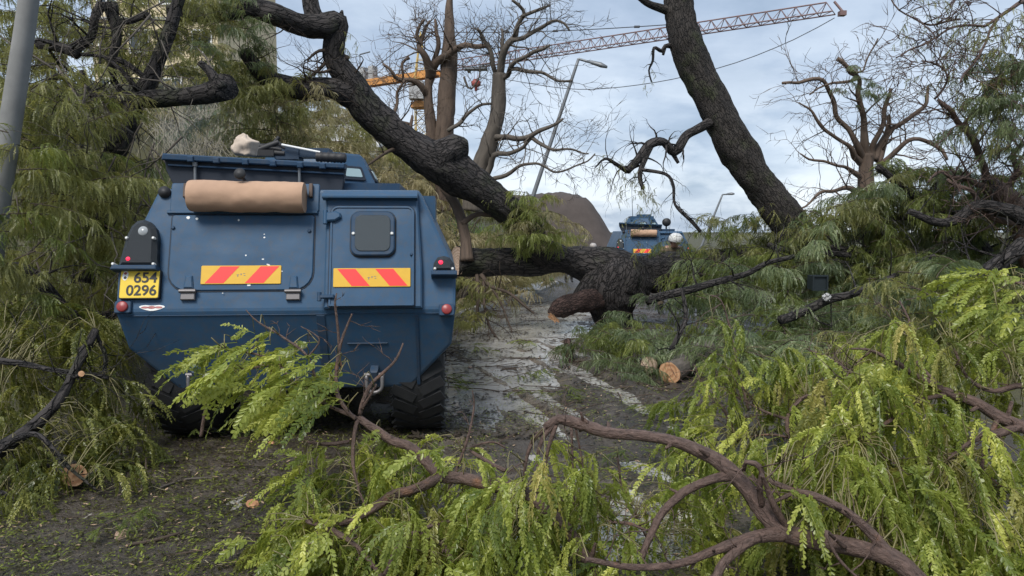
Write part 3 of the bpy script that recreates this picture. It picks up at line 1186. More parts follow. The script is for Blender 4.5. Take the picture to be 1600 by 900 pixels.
def rrect(x0, y0, x1, y1, r, n=5, rs=None):
    rs = rs or (r, r, r, r)   # bl, br, tr, tl
    out = []
    for (cx, cy, a0, rr) in ((x0, y0, 180, rs[0]), (x1, y0, 270, rs[1]), (x1, y1, 0, rs[2]), (x0, y1, 90, rs[3])):
        if rr < 1e-5:
            out.append((cx, cy))
            continue
        ox = cx + rr * (1 if cx == x0 else -1)
        oy = cy + rr * (1 if cy == y0 else -1)
        for k in range(n + 1):
            a = math.radians(a0 + 90 * k / n)
            out.append((ox + rr * math.cos(a), oy + rr * math.sin(a)))
    return out


def frame_ring(mb, fr, outer, inner, h0, h1, mi=0):
    n = len(outer)
    vs = [fpt(fr, *outer[i], h0) for i in range(n)] + [fpt(fr, *outer[i], h1) for i in range(n)] + [fpt(fr, *inner[i], h1) for i in range(n)] + [fpt(fr, *inner[i], h0) for i in range(n)]
    fs = []
    for k in range(3):
        for i in range(n):
            j = (i + 1) % n
            fs.append((k * n + i, k * n + j, (k + 1) * n + j, (k + 1) * n + i))
    mb.add(vs, fs, mi, smooth=False)


def px_rect(fr, x0, y0, x1, y1, r, **kw):
    a, b = fp(fr, x0, y1), fp(fr, x1, y0)
    return rrect(a[0], a[1], b[0], b[1], r, **kw)


veh = thing('armoured_vehicle', 'large blue armoured vehicle seen from behind, with yellow number plate and red-striped panels', 'armoured vehicle', VLOC, VROT, 'blue armoured vehicles')


def vpart(mb, name, mats, parent=None):
    return mb.build(name, mats, parent or veh, local=True)


# hull as lofted eight-sided sections
def upper_y(z):
    return (z - ZK) * SU


def lower_y(z):
    return (ZK - z) * SL


tl = vray(249, 291, NU, O0)
tr_ = vray(655, 301, NU, O0)
hl = vray(183, 418, NU, O0)
hr = vray(711, 428, NU, O0)
ZT = (tl.z + tr_.z) / 2
XT = (tr_.x - tl.x) / 2
XC = (tr_.x + tl.x) / 2
ZM = (hl.z + hr.z) / 2
XM = (hr.x - hl.x) / 2
kl = vray(180, 487, NU, O0)
kr = vray(712, 487, NU, O0)
XK = (kr.x - kl.x) / 2
XO = (kr.x + kl.x) / 2
ll_ = vray(188, 545, NL, O0)
bl_ = vray(266, 611, NL, O0)
ZL, ZB = ll_.z, bl_.z
XL = XK - 0.03
XB = 0.82


def section(y_of, k=1.0, zt=None, y=None):
    zt = zt or ZT
    pts = [(XC - XT, zt), (XO - XM, ZM), (XO - XK, ZK), (XO - XL, ZL), (XO - XB, ZB), (XO + XB, ZB), (XO + XL, ZL), (XO + XK, ZK), (XO + XM, ZM), (XC + XT, zt)]
    return [Vector((XO + (x - XO) * k, y if y is not None else y_of(z), z)) for x, z in pts]


bm = bmesh.new()
secs = [section(lambda z: upper_y(z) if z >= ZK else lower_y(z)), section(None, 1.0, None, 0.75), section(None, 1.0, None, 3.6), section(None, 0.88, ZT - 0.02, 4.6), ]
nose = [Vector((v.x * 0.8, 5.7 if v.z < 1.2 else 5.2, v.z if v.z < 1.2 else 1.2 + (v.z - 1.2) * 0.25)) for v in section(None, 0.85, None, 5.6)]
secs.append(nose)
rows = [[bm.verts.new(v) for v in s] for s in secs]
n10 = 10
for a, b in zip(rows[:-1], rows[1:]):
    for i in range(n10):
        bm.faces.new((a[i], a[(i + 1) % n10], b[(i + 1) % n10], b[i]))
r0 = rows[0]
bm.faces.new((r0[0], r0[9], r0[8], r0[7], r0[2], r0[1]))
bm.faces.new((r0[2], r0[7], r0[6], r0[5], r0[4], r0[3]))
bm.faces.new(tuple(rows[-1]))
bmesh.ops.recalc_face_normals(bm, faces=bm.faces[:])
bmesh.ops.bevel(bm, geom=bm.edges[:], offset=0.022, segments=2, affect='EDGES', profile=0.6)
me = bpy.data.meshes.new('hull')
bm.to_mesh(me)
bm.free()
me.materials.append(M['blue'])
link_mesh('hull', me, veh)

# engine deck panel on the left of the rear plate
b = MB()
a0, a1 = fp(UF, 262, 455), fp(UF, 492, 337)
pol = rrect(a0[0], a0[1], a1[0], a1[1], 0, rs=(0.13, 0.13, 0.02, 0.02))
prism(b, UF, offset_poly(pol, -0.009), -0.01, 0.004, 0.001, 1)  # dark strip painted in for the shaded gap round the panel
prism(b, UF, pol, 0.0, 0.014, 0.006, 0)
eng = vpart(b, 'engine_hatch', [M['blue'], M['gap_dark']])
for (px, py) in ((272, 357), (484, 362)):
    b = MB()
    x, u = fp(UF, px, py)
    b.lathe([(0, 0.013), (0.01, 0.013), (0.014, 0.008)], fpt(UF, x, u, 0.012), NU, 10)
    vpart(b, 'bolt', M['blue_dark'], eng)
b = MB()
a = fp(UF, 262, 337)
c = fp(UF, 497, 333)
prism(b, UF, [(a[0], a[1] + 0.012), (c[0], a[1] + 0.012), (c[0], c[1] + 0.012), (a[0], c[1] + 0.012)], 0.0, 0.022, 0.004)
vpart(b, 'drip_rail', M['blue'])
# the raised shelf the roll lies against
b = MB()
pol = px_rect(UF, 266, 288, 500, 331, 0.015)
prism(b, UF, pol, 0, 0.012, 0.006)
vpart(b, 'upper_panel', M['blue'])
for px in (295, 459):
    b = MB()
    x, u = fp(UF, px, 463)
    prism(b, UF, [(x - 0.048, u - 0.03), (x + 0.048, u - 0.03), (x + 0.048, u + 0.048), (x - 0.048, u + 0.048)], 0.002, 0.03, 0.005, 1)
    prism(b, UF, [(x - 0.033, u + 0.052), (x + 0.033, u + 0.052), (x + 0.022, u + 0.14), (x - 0.022, u + 0.14)], 0.010, 0.03, 0.008, 0)
    b.cyl(fpt(UF, x - 0.055, u + 0.03, 0.034), fpt(UF, x + 0.055, u + 0.03, 0.034), 0.014, mi=1)
    vpart(b, 'hinge', [M['blue'], M['steel']])

# the door bay stands proud of the plate
DH = 0.05
DF = (O0 + NU * DH, Vector((1, 0, 0)), EU, NU)
b = MB()
a = fp(DF, 505, 487)
c = fp(DF, 653, 301)
kz = 0.004
pol = [(a[0], kz), (c[0] + 0.03, kz), (c[0] + 0.03, fp(DF, 660, 420)[1]), (c[0] - 0.005, c[1]), (a[0] + 0.01, c[1]), (a[0], c[1] - 0.02)]
prism(b, UF, pol, -0.02, DH, 0.012)
vpart(b, 'door_bay', M['blue'])
b = MB()
a, c = fp(DF, 513, 480), fp(DF, 648, 323)
pol = rrect(a[0], a[1], c[0], c[1], 0, rs=(0.012, 0.012, 0.055, 0.055))
prism(b, DF, offset_poly(pol, -0.007), -0.004, 0.003, 0.001, 1)  # dark outline standing in for the shaded gap round the door
prism(b, DF, pol, 0.0, 0.018, 0.007, 0)
inn = offset_poly(pol, 0.016)
frame_ring(b, DF, offset_poly(pol, 0.004), inn, 0.015, 0.026)
door = vpart(b, 'door', [M['blue'], M['gap_dark']])
DW = (DF[0] + NU * 0.018, DF[1], DF[2], DF[3])
b = MB()
a, c = fp(DW, 548, 401), fp(DW, 617.5, 332)
pol = rrect(a[0], a[1], c[0], c[1], 0.06)
prism(b, DW, offset_poly(pol, -0.008), -0.004, 0.008, 0.003, 1)
prism(b, DW, pol, 0, 0.032, 0.008, 0)
win = vpart(b, 'door_window', [M['gap_dark'], M['black']], door)
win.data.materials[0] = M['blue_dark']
b = MB()
pol2 = rrect(a[0] + 0.03, a[1] + 0.03, c[0] - 0.03, c[1] - 0.03, 0.045)
prism(b, DW, pol2, 0.02, 0.038, 0.004)
for px in (553, 613):
    x, u = fp(DW, px, 367)
    b.lathe([(0, 0.012), (0.008, 0.012), (0.012, 0.006)], fpt(DW, x, u, 0.03), NU, 10, mi=1)
vpart(b, 'window_guard', [M['window'], M['bolt']], door)
b = MB()
x, u = fp(DW, 520, 340)
prism(b, DW, [(x - 0.045, u - 0.035), (x + 0.02, u - 0.03), (x + 0.06, u - 0.004), (x + 0.055, u + 0.028), (x + 0.02, u + 0.042), (x - 0.045, u + 0.03)], 0.0, 0.03, 0.010)
b.cyl(fpt(DW, x - 0.05, u - 0.05, 0.012), fpt(DW, x - 0.05, u + 0.05, 0.012), 0.016)
vpart(b, 'door_hinge', M['blue'], door)
b = MB()
x, u = fp(DW, 512, 464)
prism(b, DW, [(x - 0.055, u - 0.014), (x + 0.045, u - 0.012), (x + 0.045, u + 0.014), (x - 0.055, u + 0.014)], 0.0, 0.024, 0.006)
b.cyl(fpt(DW, x - 0.055, u - 0.03, 0.012), fpt(DW, x - 0.055, u + 0.03, 0.012), 0.015)
vpart(b, 'door_hinge', M['blue_dark'], door)
b = MB()
x, u = fp(DW, 643, 398)
b.lathe([(0, 0.012), (0.01, 0.011), (0.014, 0.005)], fpt(DW, x, u, 0), NU, 10)
vpart(b, 'bolt', M['blue_dark'], door)
# visor over the door
b = MB()
a, c = fp(UF, 507, 319), fp(UF, 653, 302)
for (h, u0, u1) in ((0.085, a[1] + 0.012, c[1] - 0.004),):
    vs = []
    for x in (a[0], c[0]):
        vs += [fpt(UF, x, u0, 0.05), fpt(UF, x, u0, 0.115), fpt(UF, x, u0 + 0.012, 0.118), fpt(UF, x, u1, 0.055), fpt(UF, x, u1 + 0.005, -0.03)]
    b.add(vs, [(0, 1, 6, 5), (1, 2, 7, 6), (2, 3, 8, 7), (3, 4, 9, 8), (4, 3, 2, 1, 0), (5, 6, 7, 8, 9)], smooth=False)
vpart(b, 'door_visor', M['blue'])


def striped(fr, x0, y0, x1, y1, lean, parent, mark):
    b = MB()
    a, c = fp(fr, x0, y1), fp(fr, x1, y0)
    prism(b, fr, rrect(a[0], a[1], c[0], c[1], 0.006, n=2), 0.0, 0.008, 0.002, 0)
    W, H = c[0] - a[0], c[1] - a[1]
    m = 0.006
    stripes = ((0.03, 0.34, 0.14), (0.53, 0.84, 0.14)) if lean > 0 else ((0.05, 0.34, 0.12), (0.54, 0.84, 0.12))
    for (s0, s1, _) in stripes:
        wid = 0.235
        if lean > 0:
            q = [(s0 + 0.02, 0), (s0 + 0.02 + wid, 0), (s0 + wid + 0.21, 1), (s0 + 0.21, 1)]
        else:
            q = [(s0 + 0.19, 0), (s0 + 0.19 + wid, 0), (s0 + wid, 1), (s0, 1)]
        pp = [(a[0] + min(W - m, max(m, x * W)), a[1] + m + (H - 2 * m) * y) for x, y in q]
        prism(b, fr, pp, 0.006, 0.0092, 0.0006, 1)
    # the small faded print between the stripes
    cx, cy = a[0] + W * 0.5, a[1] + H * 0.5
    for (dx, dy, w, h) in ((-0.022, 0.0, 0.018, 0.004), (-0.022, -0.008, 0.006, 0.014), (0.0, 0.003, 0.008, 0.012), (0.02, 0.008, 0.016, 0.004), (0.024, -0.006, 0.012, 0.005)):
        prism(b, fr, [(cx + dx - w / 2, cy + dy - h / 2), (cx + dx + w / 2, cy + dy - h / 2), (cx + dx + w / 2, cy + dy + h / 2), (cx + dx - w / 2, cy + dy + h / 2)], 0.006, 0.0087, 0.0004, 2)
    return vpart(b, 'hazard_panel', [M['hazard_yellow'], M['hazard_red'], M['steel']], parent)


HF = (O0 + NU * 0.014, UF[1], UF[2], UF[3])
hz = striped(HF, 313.5, 415, 440, 444.5, 1, eng, True)
hz['label'] = 'yellow panel with red stripes leaning right'
hz = striped(DW, 520.5, 419, 641.5, 449, -1, door, True)
hz['label'] = 'yellow panel with red stripes leaning left'

# left lamp under its wire guard
b = MB()
gp = [(190, 421), (250, 421), (251, 372), (248, 360), (241, 351), (231, 347), (220, 349), (211, 357), (203, 374)]
g2 = [fp(UF, *p) for p in gp]
prism(b, UF, g2, 0.0, 0.085, 0.03, 0)
for (px, py) in ((206, 377), (247, 377), (185, 417), (247, 417)):
    x, u = fp(UF, px, py)
    b.lathe([(0, 0.011), (0.10, 0.011), (0.104, 0.006)], fpt(UF, x, u, -0.01), NU, 8, mi=1)
prism(b, UF, [fp(UF, 181, 426), fp(UF, 252, 426), fp(UF, 252, 419), fp(UF, 184, 419)], 0.0, 0.10, 0.006, 2)
tailg = vpart(b, 'lamp_guard', [M['guard'], M['bolt'], M['blue_dark']])
b = MB()
x, u = fp(UF, 231, 366)
b.lathe([(0, 0.036), (0.03, 0.036), (0.038, 0.028), (0.043, 0.0)], fpt(UF, x, u, 0.052), NU, 18, cap=False)
vpart(b, 'lamp', M['lamp_clear'], tailg)
b = MB()
x, u = fp(UF, 208, 409)
b.lathe([(0, 0.016), (0.010, 0.013), (0.015, 0.0)], fpt(UF, x, u, 0.078), NU, 14, cap=False)
vpart(b, 'tail_light', M['lamp_lit'], tailg)
# right lamp: low half-round guard
b = MB()
gp = [(676, 430), (711, 430), (709, 415), (702, 406), (693, 403.5), (684, 406), (678, 415)]
prism(b, UF, [fp(UF, *p) for p in gp], 0.0, 0.10, 0.03, 0)
prism(b, UF, [fp(UF, 674, 435), fp(UF, 714, 435), fp(UF, 714, 428), fp(UF, 674, 428)], 0.0, 0.115, 0.006, 2)
for px in (680, 707):
    x, u = fp(UF, px, 425)
    b.lathe([(0, 0.010), (0.11, 0.010), (0.114, 0.006)], fpt(UF, x, u, 0), NU, 8, mi=1)
g2 = vpart(b, 'lamp_guard', [M['guard'], M['bolt'], M['blue_dark']])
b = MB()
x, u = fp(UF, 689, 415)
b.lathe([(0, 0.018), (0.010, 0.015), (0.015, 0.0)], fpt(UF, x, u, 0.092), NU, 14, cap=False)
vpart(b, 'tail_light', M['lamp_lit'], g2)
# reflectors
for (px, py) in ((193.5, 480), (698, 484)):
    b = MB()
    x, u = fp(UF, px, py)
    prism(b, UF, rrect(x - 0.055, u - 0.045, x + 0.055, u + 0.04, 0.012, n=2), -0.01, 0.022, 0.006, 1)
    b.lathe([(0, 0.036), (0.012, 0.036), (0.017, 0.030), (0.019, 0)], fpt(UF, x, u, 0.02), NU, 20, cap=False)
    vpart(b, 'reflector', [M['reflector'], M['blue_dark']])


# number plate and its characters
def text_mesh(body, size, bold=0.02):
    cu = bpy.data.curves.new('text', 'FONT')
    cu.body = body
    cu.size = size
    cu.align_x = 'RIGHT'
    cu.offset = bold * size
    cu.extrude = 0.0012
    o = bpy.data.objects.new('text', cu)
    COL.objects.link(o)
    dg = bpy.context.evaluated_depsgraph_get()
    me = bpy.data.meshes.new_from_object(o.evaluated_get(dg))
    bpy.data.objects.remove(o)
    bpy.data.curves.remove(cu)
    return me


b = MB()
a, c = fp(UF, 189.5, 467.5), fp(UF, 253, 424)
prism(b, UF, rrect(a[0] - 0.006, a[1] - 0.006, c[0] + 0.006, c[1] + 0.006, 0.012, n=2), 0.0, 0.035, 0.003, 1)
prism(b, UF, rrect(a[0], a[1], c[0], c[1], 0.010, n=2), 0.03, 0.038, 0.002, 0)
plate = vpart(b, 'number_plate', [M['plate_yellow'], M['plate_black']])
PW, PH = c[0] - a[0], c[1] - a[1]
PM = Matrix((Vector((1, 0, 0)), EU, NU)).transposed()
for (txt, yb) in (('654', a[1] + PH * 0.545), ('0296', a[1] + PH * 0.085)):
    me = text_mesh(txt, PH * 0.50, 0.018)
    xs_ = [v.co.x for v in me.vertices]
    ys_ = [v.co.y for v in me.vertices]
    hh = PH * 0.385
    ky = hh / (max(ys_) - min(ys_))
    wid = PW * (0.60 if txt == '654' else 0.78)
    kx = wid / (max(xs_) - min(xs_))
    o = fpt(UF, c[0] - PW * 0.05, yb, 0.0385)
    for v in me.vertices:
        q = Vector(((v.co.x - max(xs_)) * kx, (v.co.y - min(ys_)) * ky, v.co.z + 0.0012))
        v.co = o + PM @ q
    me.materials.clear()
    me.materials.append(M['plate_black'])
    for p in me.polygons:
        p.use_smooth = False
    link_mesh('plate_text', me, plate)
b = MB()   # small emblem at the plate's upper left
x, u = a[0] + PW * 0.12, a[1] + PH * 0.80
prism(b, UF, [(x + 0.020 * math.cos(t) * (1.0 + 0.2 * math.sin(2 * t)), u + 0.034 * math.sin(t)) for t in np.linspace(0, 2 * math.pi, 12, endpoint=False)], 0.036, 0.0392, 0.0008, 0)
prism(b, UF, [(x + 0.010 * math.cos(t), u - 0.014 + 0.010 * math.sin(t)) for t in np.linspace(0, 2 * math.pi, 10, endpoint=False)], 0.038, 0.0400, 0.0004, 1)
prism(b, UF, [(x - 0.012, u + 0.012), (x + 0.004, u + 0.006), (x + 0.014, u + 0.022), (x - 0.004, u + 0.026)], 0.038, 0.0400, 0.0004, 2)
vpart(b, 'plate_emblem', [M['white'], M['plate_black'], M['reflector']], plate)
# worn decal beneath the plate: a red lozenge with rubbed white edges
b = MB()
x, u = fp(UF, 237.5, 480.5)
prism(b, UF, [(x + (0.083 + 0.006 * math.sin(5 * t)) * math.cos(t), u + 0.019 * math.sin(t) * (1 + 0.3 * math.sin(3 * t))) for t in np.linspace(0, 2 * math.pi, 22, endpoint=False)], 0.0, 0.0025, 0.0008, 1)
for k, dx in enumerate((-0.045, -0.002, 0.044)):
    prism(b, UF, [(x + dx + 0.027 * math.cos(t), u + (0.008 + 0.003 * (k == 1)) * math.sin(t)) for t in np.linspace(0, 2 * math.pi, 12, endpoint=False)], 0.002, 0.0034, 0.0004, 0)
vpart(b, 'worn_decal', [M['decal'], M['white']])
# paint chips on the engine hatch
b = MB()
for (px, py, r) in ((413, 366, 0.006), (413, 371, 0.007), (411, 405, 0.009), (418, 413, 0.007), (440, 424, 0.007), (389, 445.5, 0.014), (348, 458, 0.005), (294, 340, 0.014), (308, 342, 0.011), (373, 344, 0.007), (384, 399, 0.006), (420, 414.5, 0.008)):
    x, u = fp(HF, px, py)
    k = RNG.uniform(0.4, 1.0)
    prism(b, HF, [(x + r * (0.8 + 0.4 * RNG.random()) * math.cos(t), u + k * r * (0.8 + 0.4 * RNG.random()) * math.sin(t)) for t in np.linspace(0, 2 * math.pi, 8, endpoint=False)], -0.002, 0.0012, 0.0004)
kind(vpart(b, 'paint_chips', M['white'], eng), 'stuff')

# filler cap at the upper left shoulder
b = MB()
x, u = fp(UF, 258, 301)
b.lathe([(0, 0.042), (0.02, 0.042), (0.026, 0.030), (0.034, 0.028), (0.036, 0.0)], fpt(UF, x, u, 0), NU, 18, cap=False)
vpart(b, 'filler_cap', M['black'])
b = MB()
x, u = fp(UF, 387, 292)
b.lathe([(0, 0.012), (0.18, 0.012), (0.2, 0.03), (0.21, 0.038), (0.225, 0.040), (0.235, 0.034), (0.24, 0.0)], fpt(UF, x, u + 0.02, -0.01), NU, 18, cap=False)
vpart(b, 'latch_knob', M['black'])
# rusty clamps beside the roll
rust = simple('rusted', (0.10, 0.07, 0.055), 0.8, var=0.5)
for px in (292, 487):
    b = MB()
    x, u = fp(UF, px, 300)
    prism(b, UF, [(x - 0.012, u - 0.05), (x + 0.012, u - 0.05), (x + 0.012, u + 0.05), (x - 0.012, u + 0.05)], 0.0, 0.045, 0.004)
    vpart(b, 'bracket', rust)

# lower plate seams and tow shackles
b = MB()
a, c = fp(LF, 543, 536.5), fp(LF, 606, 534.5)
prism(b, LF, [(a[0], a[1]), (c[0], a[1]), (c[0], c[1]), (a[0], c[1])], 0.0, 0.012, 0.003)
a, c = fp(LF, 505, 600), fp(LF, 507.5, 492)
prism(b, LF, [(a[0], a[1]), (c[0], a[1]), (c[0], c[1]), (a[0], c[1])], 0.0, 0.008, 0.002)
a, c = fp(LF, 652, 600), fp(LF, 654, 492)
prism(b, LF, [(a[0], a[1]), (c[0], a[1]), (c[0], c[1]), (a[0], c[1])], 0.0, 0.008, 0.002)
a, c = fp(LF, 193, 493), fp(LF, 700, 489)
prism(b, LF, [(a[0], a[1]), (c[0], a[1]), (c[0], c[1]), (a[0], c[1])], 0.0, 0.006, 0.002)
vpart(b, 'weld_seam', M['blue_dark'])
for px in (311, 586):
    b = MB()
    x, u = fp(LF, px, 580)
    prism(b, LF, [(x - 0.028, u - 0.045), (x + 0.028, u - 0.045), (x + 0.028, u + 0.05), (x - 0.028, u + 0.05)], 0.0, 0.08, 0.01, 0)
    o = fpt(LF, x, u + 0.005, 0.055)
    b.cyl(o + Vector((-0.072, 0, 0)), o + Vector((0.072, 0, 0)), 0.017, mi=1)
    pts = []
    for k in range(15):
        t = math.pi * k / 14
        pts.append((o + Vector((-0.056 * math.cos(t), -0.012, -0.075 - 0.052 * math.sin(t))), 0.014))
    pts = [(o + Vector((-0.056, 0, 0.0)), 0.017)] + pts + [(o + Vector((0.056, 0, 0.0)), 0.017)]
    limb(b, pts, sides=10, spacing=0.02, rough=0.0, mi=1)
    vpart(b, 'tow_shackle', [M['blue_dark'], M['steel']])


# wheels
def wheel(x, y):
    b = MB()
    r, w = 0.575, 0.40
    s = 1 if x > 0 else -1
    prof = [(-w / 2 + 0.02, 0.30), (-w / 2, 0.40), (-w / 2 + 0.01, 0.50), (-w / 2 + 0.05, r - 0.03), (-w / 2 + 0.09, r - 0.012), (w / 2 - 0.09, r - 0.012), (w / 2 - 0.05, r - 0.03), (w / 2 - 0.01, 0.50), (w / 2, 0.40), (w / 2 - 0.02, 0.30)]
    b.lathe(prof, (0, 0, 0), (1, 0, 0), 44)
    nl = 30
    for k in range(nl):   # tread lugs in a chevron
        for sgn in (-1, 1):
            a = 2 * math.pi * (k + (0.5 if sgn > 0 else 0)) / nl
            R = Matrix.Rotation(a, 4, 'X') @ Matrix.Translation((sgn * 0.105, 0, r - 0.016)) @ Matrix.Rotation(sgn * 0.5, 4, 'Z')
            b.box((0, 0, 0), (0.19, 0.075, 0.018), 0, R)
    o = b.build('wheel', M['tyre'], None)
    o.parent = veh
    o.location = (x, y, r - 0.012)
    b = MB()
    b.lathe([(-0.10, 0.31), (0.11, 0.31), (0.12, 0.28), (0.07, 0.25), (0.05, 0.13), (0.13, 0.11), (0.14, 0.0)], (0, 0, 0), (s, 0, 0), 24, cap=False)
    b.build('rim', M['blue_dark'], None).parent = o
    b = MB()
    b.cyl((-0.2, 0, 0), (0.2, 0, 0), 0.12, n=16)
    b.build('hub', M['steel'], None).parent = o


for wy_ in (0.80, 4.2):
    for wx_ in (-0.87, 0.87):
        wheel(XO + wx_, wy_)
for y in (0.80, 4.2):
    b = MB()
    b.cyl((XO - 0.8, y, 0.56), (XO + 0.8, y, 0.56), 0.075, n=12)
    b.lathe([(-0.16, 0.08), (-0.1, 0.16), (0.1, 0.16), (0.16, 0.08)], (XO, y, 0.54), (1, 0, 0), 16)
    for sx in (-0.62, 0.62):
        b.cyl((XO + sx, y + 0.15, 0.5), (XO + sx, y + 0.2, ZB + 0.15), 0.05, n=10)
    vpart(b, 'axle', M['black'])
b = MB()
b.cyl((XO - 0.13, 0.32, 0.44), (XO - 0.13, 0.62, 0.46), 0.045, n=14)
b.cyl((XO - 0.3, 0.35, 0.42), (XO - 0.3, 1.2, 0.42), 0.06, n=14)
vpart(b, 'exhaust_pipe', M['steel'])

# open roof hatch standing behind the roll
NV = Vector((0, -1, 0))
HY = 0.52
KF = (Vector((0, HY, 0)), Vector((1, 0, 0)), Vector((0, 0, 1)), NV)
b = MB()
pol = [fp(KF, *p) for p in ((272, 296), (534, 299), (539, 262), (538, 257), (256, 241), (254, 246), (257, 266))]
prism(b, KF, pol, -0.10, -0.03, 0.006, 1)
rim = [fp(KF, *p) for p in ((254, 250), (539, 264), (540, 256), (256, 240))]
prism(b, KF, rim, -0.10, 0.03, 0.008, 0)
rim = [fp(KF, *p) for p in ((262, 259), (537, 273), (537, 270), (262, 256))]
prism(b, KF, rim, -0.08, 0.0, 0.004, 0)
for px in (300, 340, 385, 428, 470, 505):
    x, u = fp(KF, px, 247 + (px - 256) * 0.053)
    prism(b, KF, [(x - 0.022, u - 0.02), (x + 0.022, u - 0.02), (x + 0.022, u + 0.02), (x - 0.022, u + 0.02)], 0.0, 0.045, 0.006, 0)
lid = vpart(b, 'roof_hatch', [M['blue_dark'], M['gap_dark']])
for px in (305, 468):
    b = MB()
    x, u = fp(KF, px, 262)
    x2, u2 = fp(KF, px, 288)
    b.cyl(fpt(KF, x, u + 0.03, 0.0), fpt(KF, x2, u2 - 0.03, 0.0), 0.011, n=10)
    b.lathe([(0, 0.02), (0.03, 0.02)], fpt(KF, x, u + 0.01, 0.0), (0, 0, 1), 10)
    vpart(b, 'hatch_stay', M['lamp_grey'], lid)
# deck ahead of the hatch
b = MB()
b.box((XC, 1.35, ZT + 0.035), (1.5, 1.5, 0.07))
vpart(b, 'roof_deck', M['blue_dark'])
# turret: tapered octagon with vision blocks
b = MB()
TC = Vector((XC - 0.12, 2.1, ZT))
prof = []
for (h, rr) in ((0.0, 0.66), (0.05, 0.66), (0.40, 0.47), (0.42, 0.45)):
    prof.append([TC + Vector((rr * math.cos(math.pi * (k + .5) / 4), rr * math.sin(math.pi * (k + .5) / 4), h)) for k in range(8)])
vs = [v for ring in prof for v in ring]
fs = [(r * 8 + k, r * 8 + (k + 1) % 8, (r + 1) * 8 + (k + 1) % 8, (r + 1) * 8 + k) for r in range(3) for k in range(8)] + [tuple(24 + k for k in range(8))]
b.add(vs, fs, smooth=False)
tur = vpart(b, 'turret', M['blue'])
for k in range(8):
    a0 = math.pi * (k + 1) / 4
    nrm = Vector((math.cos(a0), math.sin(a0), 0.5)).normalized()
    ex = Vector((-math.sin(a0), math.cos(a0), 0))
    fr = (TC + Vector((math.cos(a0), math.sin(a0), 0)) * 0.522 + Vector((0, 0, 0.225)), ex, nrm.cross(ex), nrm)
    b = MB()
    prism(b, fr, rrect(-0.13, -0.075, 0.13, 0.075, 0.02, n=2), -0.03, 0.018, 0.006, 1)
    prism(b, fr, rrect(-0.095, -0.045, 0.095, 0.045, 0.015, n=2), 0.0, 0.024, 0.003, 0)
    vpart(b, 'vision_block', [M['glass'], M['gap_dark']], tur)
# side stowage box seen past the door's edge
b = MB()
pa = vray(652, 306, NV, (0, 0.9, 0))
pb = vray(680, 346, NV, (0, 0.9, 0))
b.box(((pa.x + pb.x) / 2 - 0.06, 1.3, (pa.z + pb.z) / 2), (pb.x - pa.x + 0.12, 0.8, pa.z - pb.z))
vpart(b, 'side_box', M['blue'])


# roll strapped to the rear: a thing of its own
def obj_world(mb, name, mats, origin):
    o = mb.build(name, mats)
    return origin_to(o, origin)


def cyl_lumpy(mb, a, b, r, n=40, m=40, amp=0.0055, mi=0):
    a, b = Vector(a), Vector(b)
    t = (b - a).normalized()
    u = t.orthogonal().normalized()
    w = t.cross(u)
    vs = []
    for i in range(m + 1):
        c = a + (b - a) * i / m
        for k in range(n):
            an = 2 * math.pi * k / n
            q = Vector((math.cos(an) * 1.6, math.sin(an) * 1.6, i * 0.15))
            rr = r * (1.0 - 0.035 * (i in (0, m)) ) + amp * noise.noise(q) + amp * 0.5 * noise.noise(q * 3)
            vs.append(c + (u * math.cos(an) + w * math.sin(an)) * rr)
    mb.add(vs, [(i * n + k, i * n + (k + 1) % n, (i + 1) * n + (k + 1) % n, (i + 1) * n + k) for i in range(m) for k in range(n)], mi)
    # spiral ends
    for (c, sgn) in ((a, -1), (b, 1)):
        ring = vs[:n] if sgn < 0 else vs[-n:]
        cen = c + t * sgn * -0.012
        o = [cen] + ring
        mb.add(o, [(0, 1 + (k + 1) % n, 1 + k) if sgn < 0 else (0, 1 + k, 1 + (k + 1) % n) for k in range(n)], mi)


def make_roll(label, group):
    c = Vector((0, 0, 0))
    h = 0.105
    fr = (O0 + NU * h, UF[1], UF[2], UF[3])
    x0, u0 = fp(fr, 297, 305.5)
    x1, u1 = fp(fr, 476, 309)
    a, e = fpt(fr, x0, u0), fpt(fr, x1, u1)
    mid = VM @ ((a + e) / 2)
    t = thing('canvas_roll', label, 'roll', mid, VROT, group)
    b = MB()
    cyl_lumpy(b, a - (a + e) / 2, e - (a + e) / 2, 0.108)
    b.build('rolled_canvas', M['roll'], t, local=True)
    b = MB()
    for s in (-0.02,):
        cc = (e - a) * s
        tt = (e - a).normalized()
        pts = []
        b.lathe([(-0.018, 0.1085), (-0.018, 0.113), (0.018, 0.113), (0.018, 0.1085)], cc, tt, 30, cap=False)
    return t


make_roll('tan canvas roll strapped to the back of the large blue vehicle beneath its open hatch', 'tan canvas rolls carried on the vehicles')

